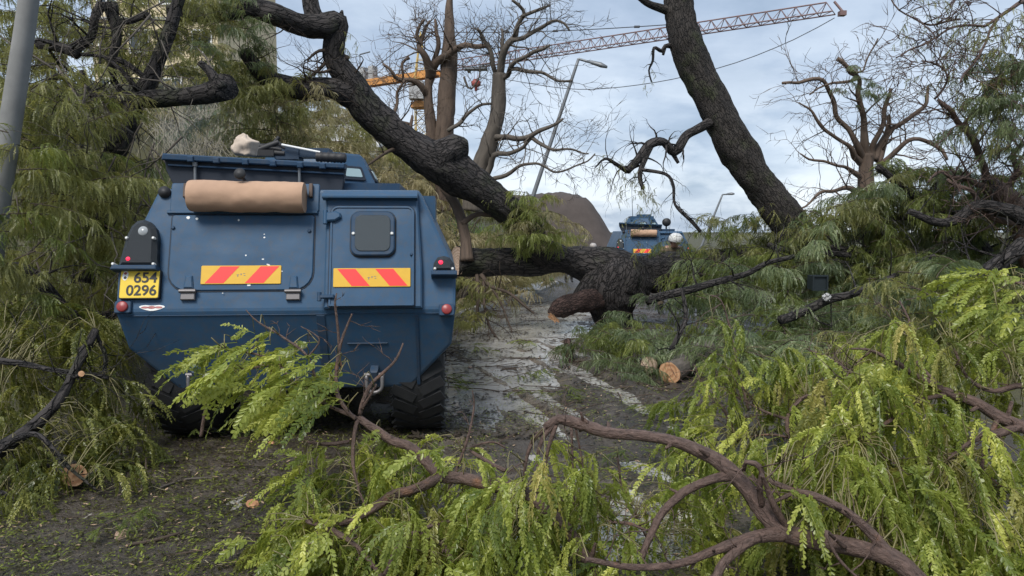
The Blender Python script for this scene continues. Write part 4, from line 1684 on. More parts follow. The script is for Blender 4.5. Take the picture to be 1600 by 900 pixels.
# gear on the roof
p = VM @ Vector(vray(384, 226, NV, (0, 0.9, 0)))
b = MB()
vs, fs = [], []
nr, ns = 14, 36
for i in range(nr):
    f = i / (nr - 1)
    rr = 0.085 * (0.80 + 0.35 * math.sin(math.pi * min(1, f * 0.9 + 0.15))) * (1 - sstep(0.72, 1.0, f) * 0.8)
    for k in range(ns):
        a = 2 * math.pi * k / ns
        w = 1 + 0.16 * math.sin(a * 6 + f * 3) * (0.25 + f) + 0.30 * noise.noise(Vector((math.cos(a) * 1.3, math.sin(a) * 1.3, f * 2.5))) + 0.12 * noise.noise(Vector((math.cos(a) * 4, math.sin(a) * 4, f * 6)))
        vs.append(Vector((rr * w * math.cos(a), rr * w * math.sin(a), -0.085 + f * 0.165 + 0.02 * noise.noise(Vector((math.cos(a) * 2, f * 3, 1))))))
b.add(vs, [(i * ns + k, i * ns + (k + 1) % ns, (i + 1) * ns + (k + 1) % ns, (i + 1) * ns + k) for i in range(nr - 1) for k in range(ns)] + [tuple((nr - 1) * ns + k for k in range(ns)), tuple(range(ns - 1, -1, -1))])
bag = b.build('cloth_bag', M['beige'])
bag.location = p
tag(bag, 'crumpled beige cloth bag on the roof of the large blue vehicle', 'bag')

gear = thing('machine_gun', 'dark roof gun with a thick ribbed muzzle lying across the large blue vehicle', 'gun', VM @ Vector(vray(470, 240, NV, (0, 1.2, 0))), VROT)
gl = lambda px, py, y=1.2: Vector(vray(px, py, NV, (0, y, 0))) - Vector(vray(470, 240, NV, (0, 1.2, 0)))
b = MB()
a, e = gl(494, 245), gl(541, 247)
d = (e - a)
prof = []
for k in range(9):
    prof += [(d.length * k / 9, 0.038), (d.length * (k + 0.55) / 9, 0.048 if k % 2 else 0.043)]
b.lathe(prof + [(d.length, 0.03)], a, d, 16)
b.build('muzzle', M['black'], gear, local=True)
b = MB()
b.cyl(gl(440, 226), gl(500, 238), 0.010, n=8)
b.build('barrel_rod', M['white'], gear, local=True)
b = MB()
for (x0, y0, x1, y1, r) in ((400, 236, 436, 222, 0.03), (405, 228, 440, 234, 0.022), (428, 224, 436, 214, 0.018), (414, 238, 445, 240, 0.028), (432, 222, 445, 232, 0.02)):
    b.cyl(gl(x0, y0, 1.25), gl(x1, y1, 1.25), r, r * 0.8, n=9)
b.box(gl(425, 231, 1.3), (0.16, 0.12, 0.06))
b.box(gl(412, 240, 1.3), (0.2, 0.16, 0.05))
b.build('receiver', M['black'], gear, local=True)
b = MB()
b.box(gl(484, 240, 1.35), (0.36, 0.2, 0.075))
b.box(gl(452, 241, 1.35), (0.2, 0.22, 0.10))
b.build('mount', M['blue_dark'], gear, local=True)


# the second vehicle beyond the fallen trunk, with copies of every part
def dup(root, loc, rz, label, skip=()):
    r = root.copy()
    COL.objects.link(r)
    r.location, r.rotation_euler = loc, (0, 0, rz)
    r['label'] = label
    for ch in list(root.children):
        if ch.name.split('.')[0] in skip:
            continue
        c = ch.copy()
        COL.objects.link(c)
        c.parent = r
        for g in list(ch.children):
            e = g.copy()
            COL.objects.link(e)
            e.parent = c
    return r


V2 = P(1020, 400, 22.6)
V2.z = gbase(V2.x, V2.y) - 0.02
V2R = math.radians(-3)
veh2 = dup(veh, V2, V2R, 'small distant blue armoured vehicle parked beyond the fallen trunk, beside the brown hill', skip=('number_plate', 'worn_decal'))
# its turret wears a tall sight box and a round lamp
b = MB()
b.box((XC - 0.12, 2.1, ZT + 0.42), (0.75, 0.7, 0.14))
b.box((XC - 0.05, 2.0, ZT + 0.52), (0.42, 0.4, 0.06))
b.build('sight_box', M['blue'], veh2, local=True)
b = MB()
b.lathe([(-0.1, 0.08), (-0.06, 0.13), (0.06, 0.13), (0.065, 0.0)], (XC + 0.52, 0.8, ZT + 0.28), (0, -1, 0), 18)
b.cyl((XC + 0.52, 0.84, ZT), (XC + 0.52, 0.84, ZT + 0.25), 0.025)
b.build('spotlight', M['black'], veh2, local=True)
b = MB()
b.cyl((XC - 0.35, 2.3, ZT), (XC - 0.42, 2.3, ZT + 1.5), 0.012, 0.006, n=6)
b.build('aerial', M['black'], veh2, local=True)
roll = [o for o in COL.objects if o.name.startswith('canvas_roll')][0]
W2 = Matrix.Translation(V2) @ Matrix.Rotation(V2R, 4, 'Z')
dup(roll, (W2 @ VMI @ Vector(roll.location)), V2R, 'tan canvas roll on the back of the small distant blue vehicle')

# ------------------------------------------------------------------ the far things: crane, buildings, lamps
rng = random.Random(11)
CH = 17.4          # jib height above the eye
d_root = CH * F / (360 - 112)
croot = P(690, 112, d_root)
ctip = P(1303, 22, CH * F / (360 - 22) * 1.0)
ctip.z = croot.z
jd = (ctip - croot)
JL = jd.length
jd.normalize()
js = Vector((-jd.y, jd.x, 0))
mastp = croot - jd * 2.9
crane = thing('tower_crane', 'tower crane with a long lattice jib and orange counter jib rising behind the trees', 'crane', (mastp.x, mastp.y, -1.4))


def strut(mb, a, b, r, n=5, mi=0):
    mb.cyl(a, b, r, n=n, mi=mi, cap=False)


b = MB()
nb = 34
hgt, wd = 1.0, 0.55
for k in range(nb + 1):
    f = JL * k / nb
    h = hgt * (1 - 0.12 * k / nb)
    c = croot + jd * f
    if k < nb:
        c2 = croot + jd * (JL * (k + 1) / nb)
        cm = (c + c2) / 2 + Vector((0, 0, h))
        if k:
            cm0 = croot + jd * (JL * (k - 0.5) / nb) + Vector((0, 0, h))
            strut(b, cm0, cm, 0.062)
        for s in (-1, 1):
            strut(b, c + js * wd * s, c2 + js * wd * s, 0.058)
            strut(b, c + js * wd * s, cm, 0.036, 4)
            strut(b, cm, c2 + js * wd * s, 0.036, 4)
        strut(b, c + js * wd, c2 - js * wd, 0.03, 4)
    strut(b, c + js * wd, c - js * wd, 0.035, 4)
b.cyl(ctip + Vector((0, 0, 0.85)), ctip + jd * 0.7 + Vector((0, 0, -0.1)), 0.10, n=6)
b.box(ctip + jd * 0.6 + Vector((0, 0, -0.15)), (0.5, 0.5, 0.35))
b.build('jib', M['crane_red'], crane)
b = MB()
cj = croot - jd * 13.5
ang = math.atan2(jd.y, jd.x)
Mx = Matrix.Translation(croot - jd * 7.2 + Vector((0, 0, 0.0))) @ Matrix.Rotation(ang, 4, 'Z')
b.box((0, 0.45, -0.1), (13.6, 0.16, 0.75), 0, Mx)
b.box((0, -0.45, -0.1), (13.6, 0.16, 0.75), 0, Mx)
b.box((0, 0, -0.25), (13.2, 0.72, 0.08), 0, Mx)
b.build('counter_jib', M['crane_orange'], crane)
b = MB()
for s in (-0.55, 0.55):
    for k in range(9):
        b.cyl(Mx @ Vector((-6.5 + k * 1.4, s, 0.28)), Mx @ Vector((-6.5 + k * 1.4, s, 1.1)), 0.03, n=4)
    b.cyl(Mx @ Vector((-6.5, s, 1.1)), Mx @ Vector((5, s, 1.1)), 0.03, n=4)
b.build('railing', M['crane_grey'], crane)
for k, x in enumerate((-6.2, -5.3)):
    b = MB()
    b.box((x, 0, -1.4), (0.75, 0.7, 2.9), 0, Mx)
    b.build('counterweight', M['crane_grey'], crane)
for x in (-4.3, -2.9):
    b = MB()
    b.box((x, 0, 1.0), (0.75, 0.8, 1.5), 0, Mx)
    b.build('winch_housing', M['crane_grey'], crane)
b = MB()
b.cyl(Mx @ Vector((-4.9, 0, 0.3)), Mx @ Vector((-4.9, 0, 3.4)), 0.06, n=6)
b.cyl(Mx @ Vector((-4.9, 0, 3.35)), Mx @ Vector((-3.3, 0, 3.45)), 0.08, n=6)
b.build('floodlight_post', M['lamp_grey'], crane)


def lattice_mast(mb, base, top, w, step):
    n = max(1, int((top.z - base.z) / step))
    for k in range(n):
        z0 = base.z + (top.z - base.z) * k / n
        z1 = base.z + (top.z - base.z) * (k + 1) / n
        cs = [(-w, -w), (w, -w), (w, w), (-w, w)]
        for i in range(4):
            x0, y0 = cs[i]
            x1, y1 = cs[(i + 1) % 4]
            strut(mb, (base.x + x0, base.y + y0, z0), (base.x + x0, base.y + y0, z1), 0.075, 4)
            if k % 2:
                x0, y0, x1, y1 = x1, y1, x0, y0
            strut(mb, (base.x + x0, base.y + y0, z0), (base.x + x1, base.y + y1, z1), 0.045, 4)
            strut(mb, (base.x + x0, base.y + y0, z1), (base.x + x1, base.y + y1, z1), 0.04, 4)


b = MB()
lattice_mast(b, Vector((mastp.x, mastp.y, -1.4)), Vector((mastp.x, mastp.y, croot.z - 0.4)), 0.62, 1.2)
b.build('mast', M['crane_yellow'], crane)
b = MB()
ap = Vector((mastp.x, mastp.y, croot.z + 4.6))
for sx, sy in ((-.62, -.62), (.62, -.62), (.62, .62), (-.62, .62)):
    strut(b, (mastp.x + sx, mastp.y + sy, croot.z - 0.4), ap, 0.08)
for f in (0.2, 0.4, 0.6, 0.8):
    w = 0.62 * (1 - f)
    z = croot.z - 0.4 + 5.0 * f
    cs = [(-w, -w), (w, -w), (w, w), (-w, w)]
    for i in range(4):
        strut(b, (mastp.x + cs[i][0], mastp.y + cs[i][1], z), (mastp.x + cs[(i + 1) % 4][0], mastp.y + cs[(i + 1) % 4][1], z), 0.05, 4)
b.build('tower_head', M['crane_yellow'], crane)
b = MB()
tb = croot + jd * JL * 0.72 + Vector((0, 0, 0.9))
for k in range(1, 12):
    f0, f1 = (k - 1) / 11, k / 11
    q0 = ap + (tb - ap) * f0 - Vector((0, 0, 0.35 * math.sin(math.pi * f0)))
    q1 = ap + (tb - ap) * f1 - Vector((0, 0, 0.35 * math.sin(math.pi * f1)))
    strut(b, q0, q1, 0.045, 5)
    if k in (4, 6, 9):
        b.box(q1, (0.5, 0.3, 0.14))
strut(b, ap, Mx @ Vector((-5.5, 0, 0.3)), 0.045)
b.build('tie_rope', M['cable'], crane)
b = MB()
b.box(mastp + js * -1.2 + Vector((0.3, 0, -1.9)), (1.5, 1.5, 1.9))
b.build('cab', M['crane_grey'], crane)
b = MB()
b.cyl(mastp + Vector((0, 0, -3.6)), mastp + Vector((0, 0, -3.0)), 1.15, 1.15, n=16)
b.build('slew_ring', M['crane_orange'], crane)
b = MB()
tq = P(729, 119, 77.5)
f = (tq - croot).dot(jd)
tq = croot + jd * f + Vector((0, 0, -0.25))
for s in (-1, 1):
    b.box(tq + jd * 0.9 * s, (0.35, 1.2, 0.4))
b.box(tq, (2.4, 1.0, 0.22), 0)
b.build('trolley', M['lamp_grey'], crane)
b = MB()
hk = tq + Vector((0, 0, -1.3))
for s in (-0.25, 0.25):
    strut(b, tq + jd * s, hk + jd * s * 0.8, 0.03, 4)
b.lathe([(-0.5, 0.12), (-0.3, 0.5), (0.1, 0.5), (0.35, 0.2)], hk + Vector((0, 0, -0.1)), (0, 0, 1), 10)
b.lathe([(-1.0, 0.03), (-0.9, 0.16), (-0.55, 0.16)], hk, (0, 0, 1), 8)
b.build('hook_block', M['hook_red'], crane)

# a slack line from the jib tip
b = MB()
pts = [P(1304, 28, 60), P(1240, 62, 61), P(1150, 98, 63), P(1050, 124, 66), P(950, 138, 69), P(880, 138, 72), P(790, 124, 77)]
limb(b, [(p, 0.035) for p in pts], sides=5, spacing=1.5, rough=0)
origin = pts[0]
o = b.build('cable', M['cable'])
origin_to(o, origin)
tag(o, 'thin slack cable sagging from the tip of the crane jib', 'cable')


def building(name, label, cat, x0, x1, y0, y1, z0, z1, mat, cols, rws, win=(1.2, 1.4)):
    t = thing(name, label, cat, ((x0 + x1) / 2, y0, z0))
    b = MB()
    b.box(((x0 + x1) / 2, (y0 + y1) / 2, (z0 + z1) / 2), (x1 - x0, y1 - y0, z1 - z0))
    b.build('wall', mat, t)
    b = MB()
    b.box(((x0 + x1) / 2, (y0 + y1) / 2, z1 + 0.09), (x1 - x0 + 0.1, y1 - y0 + 0.1, 0.16))
    b.build('roof', M['slab'], t)
    for r in range(rws):
        zc = z0 + (z1 - z0) * (r + 0.5) / rws
        b = MB()
        b.box(((x0 + x1) / 2, y0 - 0.08, z0 + (z1 - z0) * (r + 1) / rws - 0.1), (x1 - x0 + 0.2, 0.22, 0.18))
        b.build('floor_band', M['slab'], t)
        for c in range(cols):
            xc = x0 + (x1 - x0) * (c + 0.5) / cols
            b = MB()
            w, h = win
            for (bx, bz, sx, sz) in ((0, h / 2, w + .16, .1), (0, -h / 2, w + .16, .1), (-w / 2, 0, .1, h), (w / 2, 0, .1, h), (0, 0, .06, h)):
                b.box((xc + bx, y0 - 0.045, zc + bz), (sx, 0.12, sz))
            wi_ = b.build('window', M['white'], t)
            b = MB()
            b.box((xc, y0 - 0.012, zc), (w - 0.08, 0.06, h - 0.08))
            b.build('pane', M['pane'], t).parent = wi_
            bpy.context.view_layer
    return t


p0, p1 = P(150, 170, 48), P(338, 0, 48)
building('apartment_building', 'tall cream apartment building glimpsed behind the branches at upper left', 'building', p0.x, p1.x, 48, 60, 0.0, 21.0, M['wall_cream'], 4, 7)
p0, p1 = P(455, 178, 44), P(592, 240, 44)
building('low_building', 'pale grey building just showing over the brushy bank behind the thick arching limb', 'building', p0.x, p1.x, 44, 52, 0.0, p0.z, M['wall_pale'], 0, 1)

# street lamps


def lamp_post(label, pa, pb, arm, r, group=None):
    base = pa
    t = thing('street_lamp', label, 'street lamp', base, 0, 'street lamps along the road')
    b = MB()
    limb(b, [(pa, r * 1.25), ((pa + pb) / 2, r), (pb, r * 0.7)], sides=10, spacing=0.5, rough=0)
    b.build('pole', M['lamp_grey'], t)
    b = MB()
    d = (arm - pb)
    b.cyl(pb - d * 0.0, pb + d * 0.5, r * 0.6, n=8)
    b.build('arm', M['lamp_grey'], t)
    b = MB()
    a = pb + d * 0.32
    L = d * 0.75
    u = L.normalized()
    sd = u.cross(Vector((0, 0, 1))).normalized()
    up = sd.cross(u)
    prof = []
    for (f, w, h) in ((0, .05, .05), (.25, .11, .09), (.7, .15, .12), (1.0, .10, .06)):
        c = a + L * f
        prof.append([c + sd * w * math.cos(2 * math.pi * k / 10) * r * 12 + up * h * max(-0.6, math.sin(2 * math.pi * k / 10)) * r * 12 for k in range(10)])
    vs = [v for p in prof for v in p]
    b.add(vs, [(i * 10 + k, i * 10 + (k + 1) % 10, (i + 1) * 10 + (k + 1) % 10, (i + 1) * 10 + k) for i in range(3) for k in range(10)] + [tuple(range(9, -1, -1)), tuple(30 + k for k in range(10))])
    b.build('lamp_head', M['lamp_grey'], t)
    return t


pa = P(806, 372, 27)
pa.z = gbase(pa.x, pa.y) - 0.1
top = P(904, 92, 27)
pa = top + (P(840, 285, 27) - top) * ((pa.z - top.z) / (P(840, 285, 27).z - top.z))
lamp_post('tall leaning grey street lamp in front of the crane jib', pa, top, P(945, 104, 26.6), 0.075)
pa2 = P(1104, 365, 62)
pb2 = P(1129, 304, 62)
pa2 = pb2 + (pa2 - pb2) * ((-1.5 - pb2.z) / (pa2.z - pb2.z))
lamp_post('small distant street lamp right of the far vehicle', pa2, pb2, P(1146, 303, 61.5), 0.10)

# leaning concrete pole on the left
t = thing('utility_pole', 'pale leaning concrete pole among the dark foliage at the left edge', 'pole', P(-14, 440, 6.4))
b = MB()
limb(b, [(P(-28, 520, 6.4), 0.095), (P(-4, 330, 6.4), 0.092), (P(20, 170, 6.4), 0.086), (P(45, 0, 6.4), 0.078), (P(75, -260, 6.4), 0.075)], sides=14, spacing=0.12, rough=0.015)
b.build('shaft', M['pole'], t)


# ------------------------------------------------------------------ trees
def tree(name, label, base, cat='tree', group=None):
    return thing(name, label, cat, base, 0, group)


# --- the big fallen tree across the road
FD = 12.2
ft = tree('fallen_tree', 'massive dark fallen tree trunk lying across the road with a thick limb arching up left', P(955, 500, FD))
b = MB()
T1 = limb(b, pl((716, 408, 11.6, 46), (770, 410, 11.8, 42), (830, 410, 12.0, 40), (882, 407, 12.1, 42), (930, 414, 12.15, 58), (970, 424, 12.2, 64), (1020, 426, 12.4, 58), (1100, 416, 12.6, 50), (1200, 408, 12.8, 48), (1310, 410, 13.0, 44)), sides=30, spacing=0.05, rough=0.15, freq=6, seed=1.0)
b.build('trunk', M['bark_dark'], ft)
b = MB()
L1 = limb(b, pl((960, 420, 12.2, 40), (915, 412, 12.1, 40), (880, 405, 12.0, 38), (846, 390, 11.8, 40), (818, 350, 11.6, 46), (775, 314, 11.4, 50), (715, 272, 11.2, 60), (660, 240, 11.0, 58), (612, 206, 10.9, 48), (572, 168, 10.8, 48), (546, 126, 10.7, 44), (524, 92, 10.6, 34), (524, 62, 10.5, 30), (528, 36, 10.5, 30), (506, 40, 10.4, 34), (470, 38, 10.3, 32), (430, 22, 10.1, 32), (385, 14, 10.0, 30), (330, 22, 9.8, 26), (260, 18, 9.6, 22)), sides=28, spacing=0.05, rough=0.16, freq=6.5, seed=4.0)
arch = b.build('limb', M['bark_dark'], ft)
b = MB()
L2 = limb(b, pl((566, 152, 10.8, 50), (520, 140, 10.6, 36), (475, 140, 10.5, 34), (430, 128, 10.3, 32), (405, 112, 10.1, 26), (380, 80, 9.9, 18)), sides=18, spacing=0.08, rough=0.12, seed=7.0)
b.build('limb', M['bark_dark'], ft)
b = MB()
L3 = limb(b, pl((500, 44, 10.4, 30), (488, 18, 10.4, 26), (480, -20, 10.4, 22), (455, -70, 10.3, 18)), sides=14, spacing=0.08, rough=0.12, seed=8.0)
limb(b, pl((530, 42, 10.5, 16), (532, 26, 10.5, 12), (535, 16, 10.5, 3)), sides=9, spacing=0.05, rough=0.15)
b.build('limb', M['bark_dark'], ft)
b = MB()   # the broken shoulder where a limb tore off
limb(b, pl((672, 258, 11.0, 46), (695, 244, 11.05, 50), (714, 234, 11.1, 42), (730, 232, 11.15, 24)), sides=18, spacing=0.04, rough=0.3, seed=2.0)
b.build('broken_knot', M['bark_dark'], ft)
b = MB()   # root stump going down to the road
S1 = limb(b, pl((975, 405, 12.2, 60), (968, 430, 12.15, 96), (958, 458, 12.15, 86), (960, 490, 12.2, 62), (968, 530, 12.25, 56)), sides=30, spacing=0.045, rough=0.22, freq=6, seed=3.0)
limb(b, pl((945, 430, 12.0, 60), (922, 450, 11.9, 36), (900, 470, 11.8, 20), (895, 480, 11.8, 8)), sides=14, spacing=0.06, rough=0.15, seed=13)
limb(b, pl((985, 425, 12.2, 60), (1010, 440, 12.2, 34), (1030, 452, 12.2, 14)), sides=14, spacing=0.06, rough=0.15, seed=14)
b.build('stump', M['bark_dark'], ft)
b = MB()
limb(b, pl((940, 464, 11.9, 40), (905, 472, 11.6, 36), (880, 479, 11.4, 32), (866, 486, 11.3, 22), (858, 490, 11.3, 10)), sides=20, spacing=0.035, rough=0.22, freq=8, seed=6)
b.build('broken_branch', M['bark_log'], ft)
cut_disc(P(864, 496, 11.2), (-0.9, -0.7, -0.45), 0.11, M['cut_orange'], ft, rng, squash=0.6, name='torn_wood', jag=0.6)
nrm = (T1[0][0] - T1[3][0]).normalized() + Vector((0, -0.35, 0))
cut_disc(T1[0][0] + Vector((-.01, -.01, 0)), nrm, 0.225, M['cut_tan'], ft, rng)
b = MB()
sprout(b, L2, 10, rng, (0.5, 1.0), 2, 0.25, 0.95, up=0.6, rk=0.12, droop=0.1)
sprout(b, L1, 12, rng, (0.4, 0.9), 2, 0.45, 0.98, up=0.2, rk=0.10, droop=0.2)
for pts in (pl((545, 92, 10.6, 9), (520, 80, 10.5, 7), (498, 78, 10.4, 5), (480, 95, 10.4, 3)), pl((512, 80, 10.6, 7), (505, 100, 10.5, 6), (482, 122, 10.4, 4)),
            pl((620, 232, 10.9, 7), (600, 240, 10.6, 5), (570, 262, 10.5, 3)), pl((525, 105, 10.6, 6), (500, 112, 10.4, 4), (470, 104, 10.3, 2))):
    s_ = limb(b, pts, sides=6, spacing=0.05, rough=0.05, wob=0.02)
    sprout(b, s_, 4, rng, (0.2, 0.5), 1, 0.3, 1.0, rk=0.5)
b.build('twigs', M['bark_twig'], ft)
# foliage still hanging from the arch and over the trunk
clothe(ft, [(300, 0), (420, 0), (440, 60), (400, 170), (330, 190), (290, 90)], 46, lambda x, y: 9.8, rng, TW_OLIVE + TW_COOL, (0.5, 0.8), jit=0.35)
clothe(ft, [(420, 110), (480, 128), (470, 170), (420, 190), (395, 150)], 14, lambda x, y: 10.2, rng, TW_OLIVE + TW_DRY, (0.5, 0.8), jit=0.25)
clothe(ft, [(330, 130), (430, 130), (440, 220), (350, 230)], 26, lambda x, y: 10.4, rng, TW_OLIVE + TW_DRY, (0.6, 1.0), jit=0.3)
clothe(ft, [(800, 305), (850, 300), (872, 340), (862, 385), (815, 385), (798, 345)], 40, lambda x, y: 11.2, rng, TW_OLIVE + TW_MID + TW_DRY, (0.45, 0.75), jit=0.25)
clothe(ft, [(1060, 405), (1120, 398), (1300, 390), (1300, 440), (1060, 450), (1050, 430)], 34, lambda x, y: 11.8, rng, TW_COOL + TW_MID, (0.5, 0.85), jit=0.3)
clothe(ft, [(525, 40), (548, 50), (545, 90), (525, 75)], 4, lambda x, y: 10.4, rng, TW_THIN, (0.4, 0.6), jit=0.1)
# brushy foliage caught under the trunk to the right of the vehicle
hb_ = MB()
for pts in (pl((752, 430, 11.5, 8), (770, 450, 11.2, 6), (800, 462, 11.0, 5), (835, 490, 10.9, 3)), pl((745, 430, 11.5, 7), (748, 470, 11.2, 6), (740, 520, 11.0, 4)), pl((756, 440, 11.4, 6), (762, 500, 11.1, 4), (778, 530, 11.0, 3)), pl((770, 452, 11.2, 5), (790, 490, 11.0, 3), (800, 520, 10.9, 2))):
    s_ = limb(hb_, pts, sides=6, spacing=0.06, rough=0.05, wob=0.03)
    sprout(hb_, s_, 7, rng, (0.25, 0.6), 2, 0.2, 1, rk=0.45, droop=0.5)
hb_.build('hanging_twigs', M['bark_twig'], ft)
clothe(ft, [(705, 430), (765, 440), (775, 480), (760, 540), (722, 570), (700, 540)], 22, lambda x, y: 10.9, rng, TW_OLIVE + TW_THIN + TW_THIN, (0.4, 0.7), jit=0.3)

# sawn branch leaning by the trunk's cut end
o = tree('broken_branch', 'pale stripped stem leaning over the sawn end of the fallen trunk', P(728, 412, 11.3), 'branch')
b = MB()
limb(b, pl((730, 408, 11.4, 22), (727, 370, 11.5, 18), (718, 335, 11.6, 17), (706, 310, 11.7, 16), (690, 290, 11.8, 12)), sides=12, spacing=0.06, rough=0.08)
limb(b, pl((722, 350, 11.5, 10), (745, 335, 11.5, 8), (775, 338, 11.5, 5)), sides=8, spacing=0.06, rough=0.06)
b.build('stem', M['bark_tan'], o)

# --- dark leaning trunk on the right
lt = tree('leaning_tree', 'dark mossy trunk leaning steeply up to the left, right of the far vehicle', P(1262, 400, 12.0))
b = MB()
T2 = limb(b, pl((1268, 420, 12.0, 58), (1242, 365, 12.0, 56), (1205, 312, 12.0, 52), (1170, 262, 12.0, 54), (1138, 208, 12.0, 55), (1108, 150, 12.0, 54), (1076, 80, 12.0, 48), (1064, 30, 12.0, 46), (1058, -30, 12.0, 44), (1040, -120, 12.0, 40)), sides=30, spacing=0.05, rough=0.14, freq=7, seed=21)
b.build('trunk', M['bark_lean'], lt)
b = MB()
B1 = limb(b, pl((1112, 190, 11.9, 16), (1090, 202, 11.8, 15), (1072, 212, 11.7, 14), (1060, 232, 11.6, 16), (1052, 238, 11.6, 15), (1036, 222, 11.5, 12), (1015, 226, 11.4, 14), (998, 248, 11.3, 13), (980, 268, 11.2, 10)), sides=12, spacing=0.05, rough=0.12, seed=22)
B1b = limb(b, pl((1018, 226, 11.4, 10), (1000, 270, 11.2, 8), (1005, 295, 11.1, 6)), sides=8, spacing=0.05, rough=0.1)
B1c = limb(b, pl((980, 268, 11.2, 8), (960, 255, 11.1, 6), (945, 248, 11.0, 4), (930, 262, 11.0, 2)), sides=8, spacing=0.05, rough=0.1)
B1d = limb(b, pl((1000, 265, 11.2, 6), (1040, 272, 11.1, 5), (1052, 290, 11.0, 5), (1055, 320, 10.9, 4), (1080, 345, 10.8, 6), (1095, 362, 10.8, 5)), sides=8, spacing=0.05, rough=0.1)
B1e = limb(b, pl((1052, 240, 11.6, 8), (1060, 255, 11.6, 5)), sides=7, spacing=0.04, rough=0.1)
for q, nn_ in ((B1, 9), (B1b, 6), (B1c, 6), (B1d, 8)):
    sprout(b, q, nn_, rng, (0.2, 0.55), 2, 0.35, 1, rk=0.4, droop=0.5, rmax=0.02)
b.build('branch', M['bark_dark'], lt)
b = MB()
limb(b, pl((1052, 20, 12.0, 16), (1030, 12, 11.9, 13), (1010, 4, 11.8, 11), (985, -18, 11.7, 9)), sides=10, spacing=0.05, rough=0.1)
b.build('branch', M['bark_lean'], lt)
b = MB()
q = limb(b, pl((1050, 72, 12.0, 9), (1040, 72, 11.9, 7), (1034, 80, 11.9, 6), (1022, 75, 11.8, 5), (1020, 95, 11.8, 4), (1014, 110, 11.8, 3), (1018, 128, 11.8, 2.5)), sides=7, spacing=0.04, rough=0.08)
limb(b, pl((1040, 72, 11.9, 5), (1036, 86, 11.9, 4)), sides=6, spacing=0.04, rough=0.08)
sprout(b, q, 5, rng, (0.15, 0.3), 1, 0.5, 1, rk=0.5, droop=0.6)
b.build('branch', M['bark_dark'], lt)
for (px, py) in ((1014, 105), (1008, 118), (1017, 122), (1010, 130)):
    put(rng.choice(TW_THIN), 'leafy_twig', lt, P(px, py, 11.8), rng.uniform(-3, 3), 0.6, 0, 0.32)
for poly, n_, d_ in (([(965, 255), (1010, 250), (1010, 310), (970, 300)], 12, 11.2), ([(985, 280), (1030, 290), (1025, 325), (990, 325)], 9, 11.0), ([(930, 235), (965, 245), (955, 285), (930, 285)], 5, 11.0)):
    clothe(lt, poly, n_, lambda x, y: d_, rng, TW_THIN, (0.35, 0.55), jit=0.15)
clothe(lt, [(1190, 300), (1250, 350), (1260, 395), (1180, 400)], 7, lambda x, y: 11.7, rng, TW_THIN, (0.4, 0.6), jit=0.1)

# --- bare trees behind


def bare_tree(name, label, base, trunk, boughs, mat, twig=(0.5, 1.1), k=7, depth=2, rk=0.35, seed=0, sides=12, group=None):
    r = random.Random(seed)
    t = tree(name, label, base, group=group)
    for tk in trunk:
        b = MB()
        limb(b, tk, sides=18, spacing=0.08, rough=0.14, freq=6, seed=seed)
        b.build('trunk', mat, t)
    for bg_ in boughs:
        b = MB()
        bg_ = [(p, rr * 0.72) for p, rr in bg_]
        s_ = limb(b, bg_, sides=8, spacing=0.08, rough=0.10, seed=seed + 1, wob=0.09)
        sprout(b, s_, k, r, twig, depth, 0.25, 1.0, up=0.3, rk=rk, sides=4, rmax=0.03)
        b.build('branch', mat, t)
    return t


GROW_MIN[0] = 0.006
D = 17.5
bare_tree('broken_tree', 'tall snapped brown trunk with bare boughs standing left of the crane hook', P(690, 330, D),
          [pl((690, 330, D, 38), (692, 240, D, 30), (697, 170, D, 27), (702, 90, D, 23), (702, 50, D, 16), (702, 10, D, 12), (704, -12, D, 6)), pl((676, 300, D, 24), (674, 210, D, 17), (669, 150, D, 14), (672, 110, D, 11))],
          [pl((672, 120, D, 22), (668, 92, D - .3, 16), (654, 70, D - .4, 12), (662, 50, D - .4, 8), (672, 32, D - .4, 5)), pl((672, 112, D, 18), (690, 92, D - .2, 16), (710, 78, D - .4, 15), (735, 68, D - .5, 12), (765, 70, D - .6, 10)),
           pl((668, 150, D, 16), (650, 128, D - .3, 12), (620, 118, D - .5, 8), (598, 100, D - .6, 5)), pl((670, 135, D, 14), (678, 100, D, 12), (684, 60, D, 9), (680, 30, D, 5)),
           pl((660, 70, D - .4, 10), (650, 50, D - .5, 8), (664, 30, D - .5, 5)), pl((640, 195, D - .5, 10), (618, 185, D - .6, 8), (620, 150, D - .6, 7), (632, 125, D - .6, 5)),
           pl((650, 260, D - .5, 10), (642, 200, D - .6, 8), (644, 180, D - .6, 5)), pl((640, 90, D, 7), (628, 100, D, 6), (632, 130, D, 4))], M['bark_tan'], twig=(0.4, 0.9), k=10, seed=31)
D = 16.5
